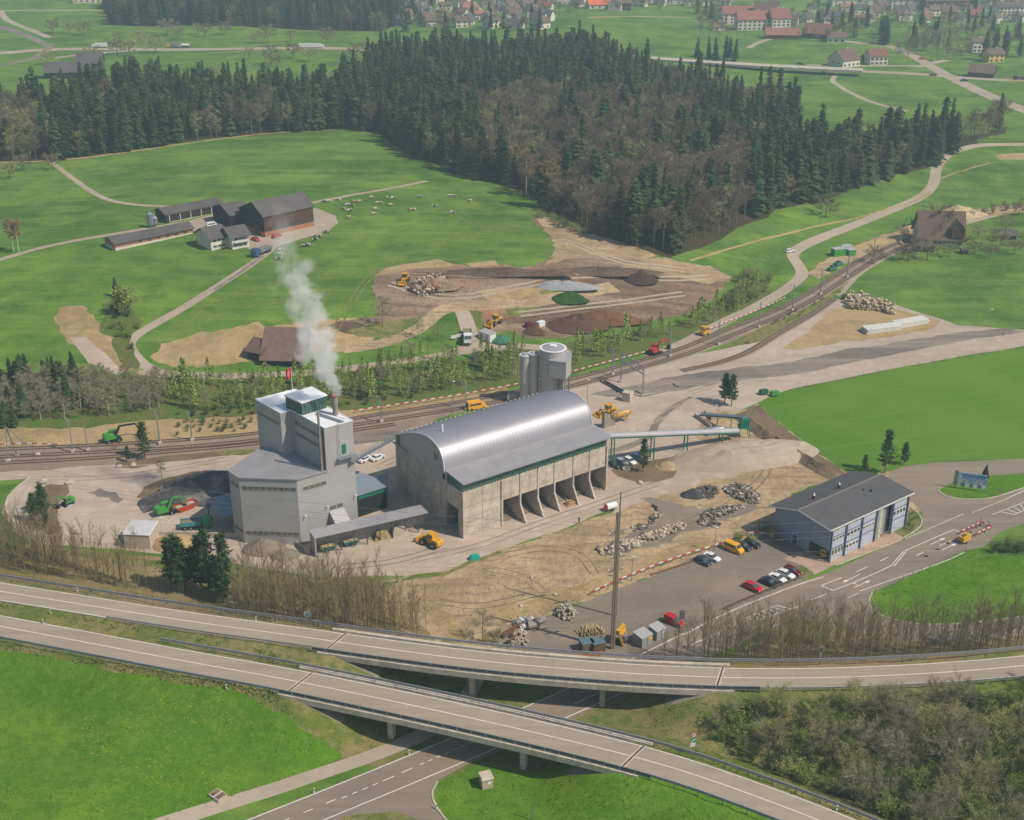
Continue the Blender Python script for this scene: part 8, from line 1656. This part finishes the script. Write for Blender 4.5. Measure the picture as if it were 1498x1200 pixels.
heap(845, 478, 13, 6, 4.5, P("compost_brown", 92, 68, 54, 1, 0, .2), "broad dark brown compost heap at the lower edge of the landfill"); heap(885, 470, 15, 5, 4, P("compost_red", 116, 82, 60, 1, 0, .2), "reddish brown compost ridge right of the dark compost heap"); heap(781, 486, 4, 3, 2.6, MATS["compost_brown"], "small dark heap below the maroon pickup"); heap(935, 410, 7, 5, 3.6, P("humus_dark", 70, 56, 50, 1, 0, .2), "dark earth heap at the upper right of the landfill"); heap(826, 420, 12, 4, 2.2, P("grey_gravel_heap", 146, 148, 150, 1), "long pale grey gravel heap in the middle of the landfill", sharp=1.6); heap(832, 438, 7, 5, 3, dkgreen_lf, "green heap of cut branches in the middle of the landfill"); heap(640, 418, 9, 6, 3.0, pit_m, "earth mound beneath the demolition rubble"); heap(1395, 318, 18, 5, 5, rockt_m, "tan spoil heap behind the steep roofed farmhouse", rot=.3); heap(880, 398, 22, 5, 2.0, plough_m, "long dark earth ridge along the upper landfill"); heap(730, 400, 26, 4, 2.2, plough_m, "long dark earth bank below the cut edge of the landfill")
heap(1085, 668, 22, 8, 2.6, lane_m, "broad flat grey gravel terrace heap below the conveyor end", sharp=3.5, rot=.25); heap(280, 722, 9, 7, 1.8, ash_m, "black and grey ash heap behind the orange skip", sharp=1.5); heap(310, 708, 10, 8, 2.6, ash_m, "higher ash heap against the plant building", sharp=1.5); heap(1330, 338, 9, 4, 2.4, tan_m, "orange tan soil heap under the green excavator", rot=.5); heap(1275, 358, 16, 2.5, 1.8, tan_m, "long tan soil bank beside the railway works", rot=.55)
heap(975, 683, 3.6, 2.8, 1.6, soil_m, "small earth mound in the bed beside the lone boulder"); heap(235, 800 - 40, 2.5, 2, .8, rock_m, "small stone heap at the green excavator's tail")
# soil berm along the crop field
bl_ = [Gz(*p) for p in ((1080, 606), (1110, 628), (1150, 655), (1195, 682), (1232, 702))]; bl_ = resample(smooth_line(bl_, 1), step=2.0); mb = MB(); o0 = bl_[0]; rows = []
for i, p in enumerate(bl_):
    d = (bl_[min(i + 1, len(bl_) - 1)] - bl_[max(i - 1, 0)]).normalized(); u = Vector((-d.y, d.x, 0)); e = min(1, i / 3, (len(bl_) - 1 - i) / 3); rows.append([p - o0 + u * a + Vector((R_.uniform(-.3, .3), R_.uniform(-.3, .3), b * e * R_.uniform(.7, 1.3) - .05)) for a, b in ((-3.2, 0), (-1.6, .9), (-.3, 1.5), (1.0, .9), (2.6, 0))])
for i in range(len(rows) - 1):
    for j in range(4): mb.face([rows[i][j], rows[i + 1][j], rows[i + 1][j + 1], rows[i][j + 1]][::-1])
o = mb.build("soil_berm", [bed_m], None, o0); tag(o, "long brown soil berm along the crop field edge", "berm")
for i, (px, py, s, l) in enumerate(((994, 672, 1.3, "large pale boulder at the bend of the haul track"), (917, 686, 1.2, "flat pale boulder in front of the parked cars under the conveyor"), (937, 707, .7, "small round boulder at the lower corner of the planted bed"), (62, 706, 1.1, "boulder row piece at the top of the oval bed, left"), (102, 707, 1.0, "long pale boulder at the top of the oval bed"), (195, 681, .9, "boulder beside the yard road below the railway pine"), (115, 780, .8, "white boulder at the lower end of the oval bed"), (174, 683, .7, "small boulder left of the pair below the railway pine"), (762, 887, .45, "white stone on the slope above the storage yard, left"), (812, 870, .45, "white stone on the slope above the storage yard, right"))):
    bmh = bmesh.new(); bmesh.ops.create_icosphere(bmh, subdivisions=2, radius=s)
    for v in bmh.verts: v.co *= 1 + .25 * mnoise.noise(v.co / s + Vector((i * 7, 0, 0))); v.co.z *= .6; v.co.x *= 1.25
    me = bpy.data.meshes.new("boulder"); bmh.to_mesh(me); bmh.free(); me.materials.append(rock_m); o = link("boulder", me, None, Gz(px, py) + Zv * s * .3, i); tag(o, l, "boulder")
for i, (px, py, l) in enumerate(((835, 738, "scaffold timber and planks at the bay front, left group"), (882, 712, "wooden formwork pallets at the last bay of the hall"))):
    t = thing("timber_formwork", l, "formwork", Gz(px, py), HA)
    for k in range(7): MB().bar((R_.uniform(-1.5, 1.5), R_.uniform(-1, 1), .1), (R_.uniform(-1.5, 1.5), R_.uniform(-1, 1), R_.uniform(.5, 3.0) if i == 0 else .8), .14, .14).build("timber_prop", P("fresh_timber", 178, 146, 106, .9), t)
    for k in range(3): MB().box(-1.6 + k * .4, .8 + k * .4, -1 + k * .3, .6 + k * .3, .1 + k * .25, .22 + k * .25).build("formwork_board", MATS["fresh_timber"], t)
t = thing("green_tub", "turquoise green tub lying at the grass edge below the hall", "tub", Gz(694, 818), .3); loft(MB(), [(-1.2, .1, .7, .5, .35), (-.7, 0, 1.1, .7, .5), (.8, 0, 1.1, .7, .5), (1.2, .1, .8, .5, .35)]).build("tub_shell", P("turquoise", 30, 150, 130, .5), t)
# ------------------------------------------------------------------ people and cows
def skin(name, verts, edges, mats, matfn=None, sub=1):
    me = bpy.data.meshes.new(name); me.from_pydata([v[:3] for v in verts], edges, []); o = bpy.data.objects.new(name, me); COL.objects.link(o); md = o.modifiers.new("s", 'SKIN'); md.use_smooth_shade = True
    for i, v in enumerate(verts): me.skin_vertices[0].data[i].radius = (v[3], v[4] if len(v) > 4 else v[3])
    me.skin_vertices[0].data[0].use_root = True; o.modifiers.new("b", 'SUBSURF').levels = sub
    ev = o.evaluated_get(bpy.context.evaluated_depsgraph_get()); m2 = bpy.data.meshes.new_from_object(ev); m2.name = name; bpy.data.objects.remove(o); bpy.data.meshes.remove(me)
    m2.materials.clear(); [m2.materials.append(m) for m in mats]
    if matfn:
        for p in m2.polygons: p.material_index = matfn(p.center)
    return m2
def person_mesh(shirt, trousers, hair=(70, 52, 40)):
    V = [(0, 0, .95, .16, .11), (0, 0, 1.2, .15, .1), (0, 0, 1.42, .17, .1), (0, 0, 1.52, .06), (0, .01, 1.66, .1, .11), (-.2, 0, 1.42, .06), (.2, 0, 1.42, .06), (-.27, .02, 1.15, .045), (.27, .02, 1.15, .045), (-.26, .14, .92, .035), (.26, .14, .92, .035), (-.1, 0, .88, .09), (.1, 0, .88, .09), (-.11, .05, .48, .065), (.12, -.03, .48, .065), (-.11, .02, .08, .045), (.13, -.1, .08, .045), (-.12, .16, .04, .045, .03), (.14, .05, .04, .045, .03), (0, .01, 1.76, .08)]
    E = [(0, 1), (1, 2), (2, 3), (3, 4), (4, 19), (2, 5), (2, 6), (5, 7), (6, 8), (7, 9), (8, 10), (0, 11), (0, 12), (11, 13), (12, 14), (13, 15), (14, 16), (15, 17), (16, 18)]
    ms = [P("cloth_%d_%d" % (shirt[0], shirt[1]), *shirt, .9), P("cloth_%d_%d" % (trousers[0], trousers[1]), *trousers, .9), P("skin_tone", 200, 152, 124, .7), P("hair_brown", *hair, .9)]
    return skin("person", V, E, ms, lambda c: 3 if c.z > 1.74 or (c.z > 1.62 and c.y < -.02) else 2 if c.z > 1.5 or (abs(c.x) > .2 and c.z < 1.0 and c.z > .8) else 0 if c.z > .96 else 1)
PM = [person_mesh((60, 70, 90), (50, 54, 66)), person_mesh((220, 90, 50), (60, 60, 70)), person_mesh((150, 200, 60), (60, 66, 80))]
for px, py, z, k, l in ((847, 766, 0, 0, "person in dark work clothes walking on the dusty lane before the hall"), (175, 791, 0, 0, "person in dark clothes standing left of the small shed"), (169, 657, 0, 1, "worker in orange vest standing before the railside excavator"), (1260, 806 - 28, 0, 0, None), (203, 661, 0, 1, "worker in orange vest beside the railway pine"), (563, 650, 13.15, 2, "worker in yellow green vest on the landing of the hall's stair door"), (845, 727, 0, 2, "worker bending over timber at the bay fronts")):
    if l: p = Vector((*U(px, py, z), z)); o = link("person", PM[k], None, p, R_.uniform(0, 6)); o.scale = (1.05,) * 3; tag(o, l, "person")
x, y = U(452, 603, 27.6); o = link("person", PM[0], None, (x, y, 27.53), 1); tag(o, "person in dark clothes standing on the tower roof beside the glazed penthouse", "person")
def cow_mesh(c1, c2, seed, graze):
    V = [(0, 0, 1.05, .38, .4), (-.7, 0, 1.08, .36, .38), (-1.0, 0, 1.1, .26, .3), (.55, 0, 1.05, .34, .38), (.95, 0, 1.12, .24, .28), (1.25, 0, .95 if graze else 1.35, .16, .18), (1.55, 0, .45 if graze else 1.5, .15, .14), (1.8 if not graze else 1.7, 0, .22 if graze else 1.38, .1, .09), (-.8, -.22, .7, .13), (-.8, .22, .7, .13), (.6, -.2, .7, .12), (.6, .2, .7, .12), (-.88, -.22, .42, .07), (-.88, .22, .42, .07), (.62, -.2, .38, .065), (.62, .2, .38, .065), (-.82, -.22, .05, .06), (-.82, .22, .05, .06), (.62, -.2, .05, .06), (.62, .2, .05, .06), (-1.2, 0, 1.15, .05), (-1.26, 0, .6, .03), (1.5, -.22, .6 if graze else 1.6, .05, .03), (1.5, .22, .6 if graze else 1.6, .05, .03)]
    E = [(0, 1), (1, 2), (0, 3), (3, 4), (4, 5), (5, 6), (6, 7), (1, 8), (1, 9), (3, 10), (3, 11), (8, 12), (9, 13), (10, 14), (11, 15), (12, 16), (13, 17), (14, 18), (15, 19), (2, 20), (20, 21), (6, 22), (6, 23)]
    return skin("cow", V, E, [P("hide_%d_%d" % (c[0], seed), *c, .8) for c in (c1, c2)], lambda c: 0 if mnoise.noise(Vector((c.x * 1.3, c.y * 1.1, c.z + seed * 9))) > -.08 else 1)
CW = [(cow_mesh((190, 172, 150), (112, 74, 54), 1, True), "white and brown"), (cow_mesh((186, 180, 172), (40, 38, 40), 2, True), "white and black"), (cow_mesh((44, 42, 44), (216, 212, 206), 3, False), "mostly black")]
cows = [(503, 306), (508, 300), (518, 295), (525, 295), (514, 302), (511, 308), (510, 318), (552, 297), (556, 297), (549, 306), (546, 313), (571, 290), (575, 290), (571, 300), (543, 289), (614, 288), (602, 307), (605, 307), (637, 302), (658, 287), (663, 287), (687, 294), (662, 311), (496, 293), (474, 296), (481, 295), (462, 347), (468, 346), (478, 340), (470, 345), (448, 360), (452, 359), (460, 352), (408, 372), (407, 380), (476, 338), (445, 360), (411, 366)]
for i, (px, py) in enumerate(cows):
    me, cn_ = CW[(0, 1, 0, 0, 2, 1, 0)[i % 7] if px > 490 else (2, 1, 2, 0)[i % 4]]; where = "grazing on the meadow above the landfill" if px > 490 else "at the path bend below the big barn"
    o = link("cow", me, None, G(px, py + 2), R_.choice((0, 3.14)) + R_.uniform(-.6, .6)); o.scale = (.95,) * 3; tag(o, cn_ + " cow " + where, "cow", cn_ + " cows " + where)
# small growth: tufts and flowers that nobody could count
def tufts(name, polys, n, mats, hh, w_, z=None, seed=3, flat=False):
    r = random.Random(seed); mb = MB()
    for poly, k in zip(polys, n):
        W_ = [G(*p) for p in poly]; wp = [(p.x, p.y) for p in W_]; x0, x1 = min(p[0] for p in wp), max(p[0] for p in wp); y0, y1 = min(p[1] for p in wp), max(p[1] for p in wp); c_ = 0; it = 0
        while c_ < k and it < k * 20:
            it += 1; x, y = r.uniform(x0, x1), r.uniform(y0, y1)
            if mnoise.noise(Vector((x * .12, y * .12, seed))) < r.uniform(-.5, .3) or not inpoly(x, y, wp) or min(dseg(x, y, s_) for s_ in SEG) < -1.4: continue
            c_ += 1; z0 = h(x, y); mi = r.randrange(len(mats)); s = r.uniform(.5, 1.2)
            if flat: mb.face([(x - w_ * s, y, z0 + hh), (x, y - w_ * s, z0 + hh), (x + w_ * s, y, z0 + hh), (x, y + w_ * s, z0 + hh)], mi)
            else:
                for _ in range(3): a = r.uniform(0, 3.14); dx, dy = math.cos(a) * w_ * s, math.sin(a) * w_ * s; mb.face([(x - dx, y - dy, z0 - .05), (x + dx, y + dy, z0 - .05), (x + r.uniform(-.2, .2), y + r.uniform(-.2, .2), z0 + hh * s)], mi)
    o = mb.build(name, mats); o["kind"] = "stuff"; return o
tg = [leaf("tuft_dark", (84, 118, 40), (68, 100, 32), 0), leaf("tuft_mid", (116, 146, 50), (96, 128, 42), 0), leaf("tuft_dry", (150, 138, 92), (124, 116, 74), 0)]
tufts("grass_tufts", [NEARF, [(640, 1145), (700, 1118), (930, 1145), (1130, 1210), (700, 1230)], [(1276, 870), (1411, 810), (1530, 816), (1530, 895), (1350, 912)], [(-60, 880), (240, 935), (440, 980), (430, 960), (250, 925), (-60, 872)], [(1040, 1010), (1100, 1100), (1290, 1200), (1330, 1230), (1180, 1200), (1000, 1110), (940, 1090), (960, 1040)]], [1800, 700, 500, 900, 900], [tg[1], tg[1], tg[0]], .22, .1)
tufts("dry_verge_growth", [[(-60, 842), (267, 890), (480, 922), (640, 935), (600, 900), (440, 850), (60, 800), (-60, 800)], [(900, 966), (1150, 910), (1320, 940), (1520, 932), (1331, 968)], [(560, 850), (700, 830), (900, 860), (790, 900), (640, 935)], [(640, 1000), (700, 1000), (560, 960), (500, 955)], [(0, 950), (133, 975), (390, 1024), (440, 1062), (400, 1010), (133, 962), (0, 938)]], [1600, 900, 90, 300, 700], [tg[2], tg[1], leaf("litter_brown", (120, 100, 72), (96, 80, 58), 0)], .35, .12, seed=5)
tufts("dandelions", [[(120, 985), (300, 1010), (440, 1080), (420, 1120), (250, 1160), (120, 1100)]], [420], [P("dandelion_yellow", 214, 186, 40, .8)], .12, .1, seed=9, flat=True)
# ------------------------------------------------------------------ steam
def steam():
    x, y = U(490, 590, 28); base = Vector((-39.5, 262.2, 32)); o = thing("steam_plume", "white steam plume drifting up from the plant chimney", "steam", base)
    bpy.data.objects.remove(o); top = 62.0
    o = MB().box(-26, 7, -8, 8, .2, top).build("steam", None or MATS.get("steam_v"), None, base) if False else None
    m = bpy.data.materials.new("steam_volume"); m.use_nodes = True; n = m.node_tree.nodes; l = m.node_tree.links; n.remove(n["Principled BSDF"]); out = n["Material Output"]
    pv = n.new("ShaderNodeVolumePrincipled"); pv.inputs["Color"].default_value = (.99, .985, .99, 1); pv.inputs["Anisotropy"].default_value = 0
    tc = n.new("ShaderNodeTexCoord"); sx = n.new("ShaderNodeSeparateXYZ"); l.new(tc.outputs["Object"], sx.inputs[0])
    def mth(op, a, b=None, cl=False):
        q = n.new("ShaderNodeMath"); q.operation = op; q.use_clamp = cl
        for i, v in enumerate((a, b)):
            if v is None: continue
            if isinstance(v, (int, float)): q.inputs[i].default_value = v
            else: l.new(v, q.inputs[i])
        return q.outputs[0]
    zz = sx.outputs[2]; t = mth('DIVIDE', zz, 46.0)
    n1 = n.new("ShaderNodeTexNoise"); n1.inputs["Scale"].default_value = .13; n1.inputs["Detail"].default_value = 2; l.new(tc.outputs["Object"], n1.inputs[0]); wob = mth('MULTIPLY', mth('SUBTRACT', n1.outputs[0], .5), 9.0)
    cx = mth('MULTIPLY', mth('POWER', t, .8), -10.5); dx = mth('ADD', mth('SUBTRACT', sx.outputs[0], cx), wob); dy = sx.outputs[1]
    rad = mth('ADD', .7, mth('MULTIPLY', mth('POWER', mth('MULTIPLY', t, 2.4, True), .6), 6.2)); d2 = mth('SQRT', mth('ADD', mth('POWER', dx, 2), mth('POWER', dy, 2))); fall = mth('SUBTRACT', 1.0, mth('DIVIDE', d2, rad), True)
    n2 = n.new("ShaderNodeTexNoise"); n2.inputs["Scale"].default_value = .24; n2.inputs["Detail"].default_value = 6; n2.inputs["Roughness"].default_value = .62; l.new(tc.outputs["Object"], n2.inputs[0])
    k = mth('MULTIPLY', mth('SUBTRACT', mth('ADD', fall, mth('MULTIPLY', n2.outputs[0], 2.5)), mth('ADD', 1.42, mth('MULTIPLY', t, .6))), 3.2, True); k = mth('MULTIPLY', k, mth('GREATER_THAN', fall, 0.01)); fade = mth('POWER', mth('SUBTRACT', 1.0, t, True), .9)
    ds = mth('MULTIPLY', mth('MULTIPLY', k, fade), .32); l.new(ds, pv.inputs["Density"]); l.new(pv.outputs[0], out.inputs["Volume"])
    o = MB().box(-20, 8, -8, 8, .3, 46).build("steam", m, None, base); o["kind"] = "stuff"; o["label"] = "white steam plume drifting up and left from the plant chimney"
steam()
# ------------------------------------------------------------------ haze
hm_ = bpy.data.materials.new("haze_air"); hm_.use_nodes = True; n = hm_.node_tree.nodes; n.remove(n["Principled BSDF"]); pv = n.new("ShaderNodeVolumePrincipled"); pv.inputs["Color"].default_value = (.66, .86, 1.0, 1); pv.inputs["Density"].default_value = .00024; pv.inputs["Anisotropy"].default_value = 0.2
hm_.node_tree.links.new(pv.outputs[0], n["Material Output"].inputs["Volume"])
hz = MB().box(-1700, 1700, -60, 3400, -4, HC + 8).build("haze", hm_); hz["kind"] = "stuff"
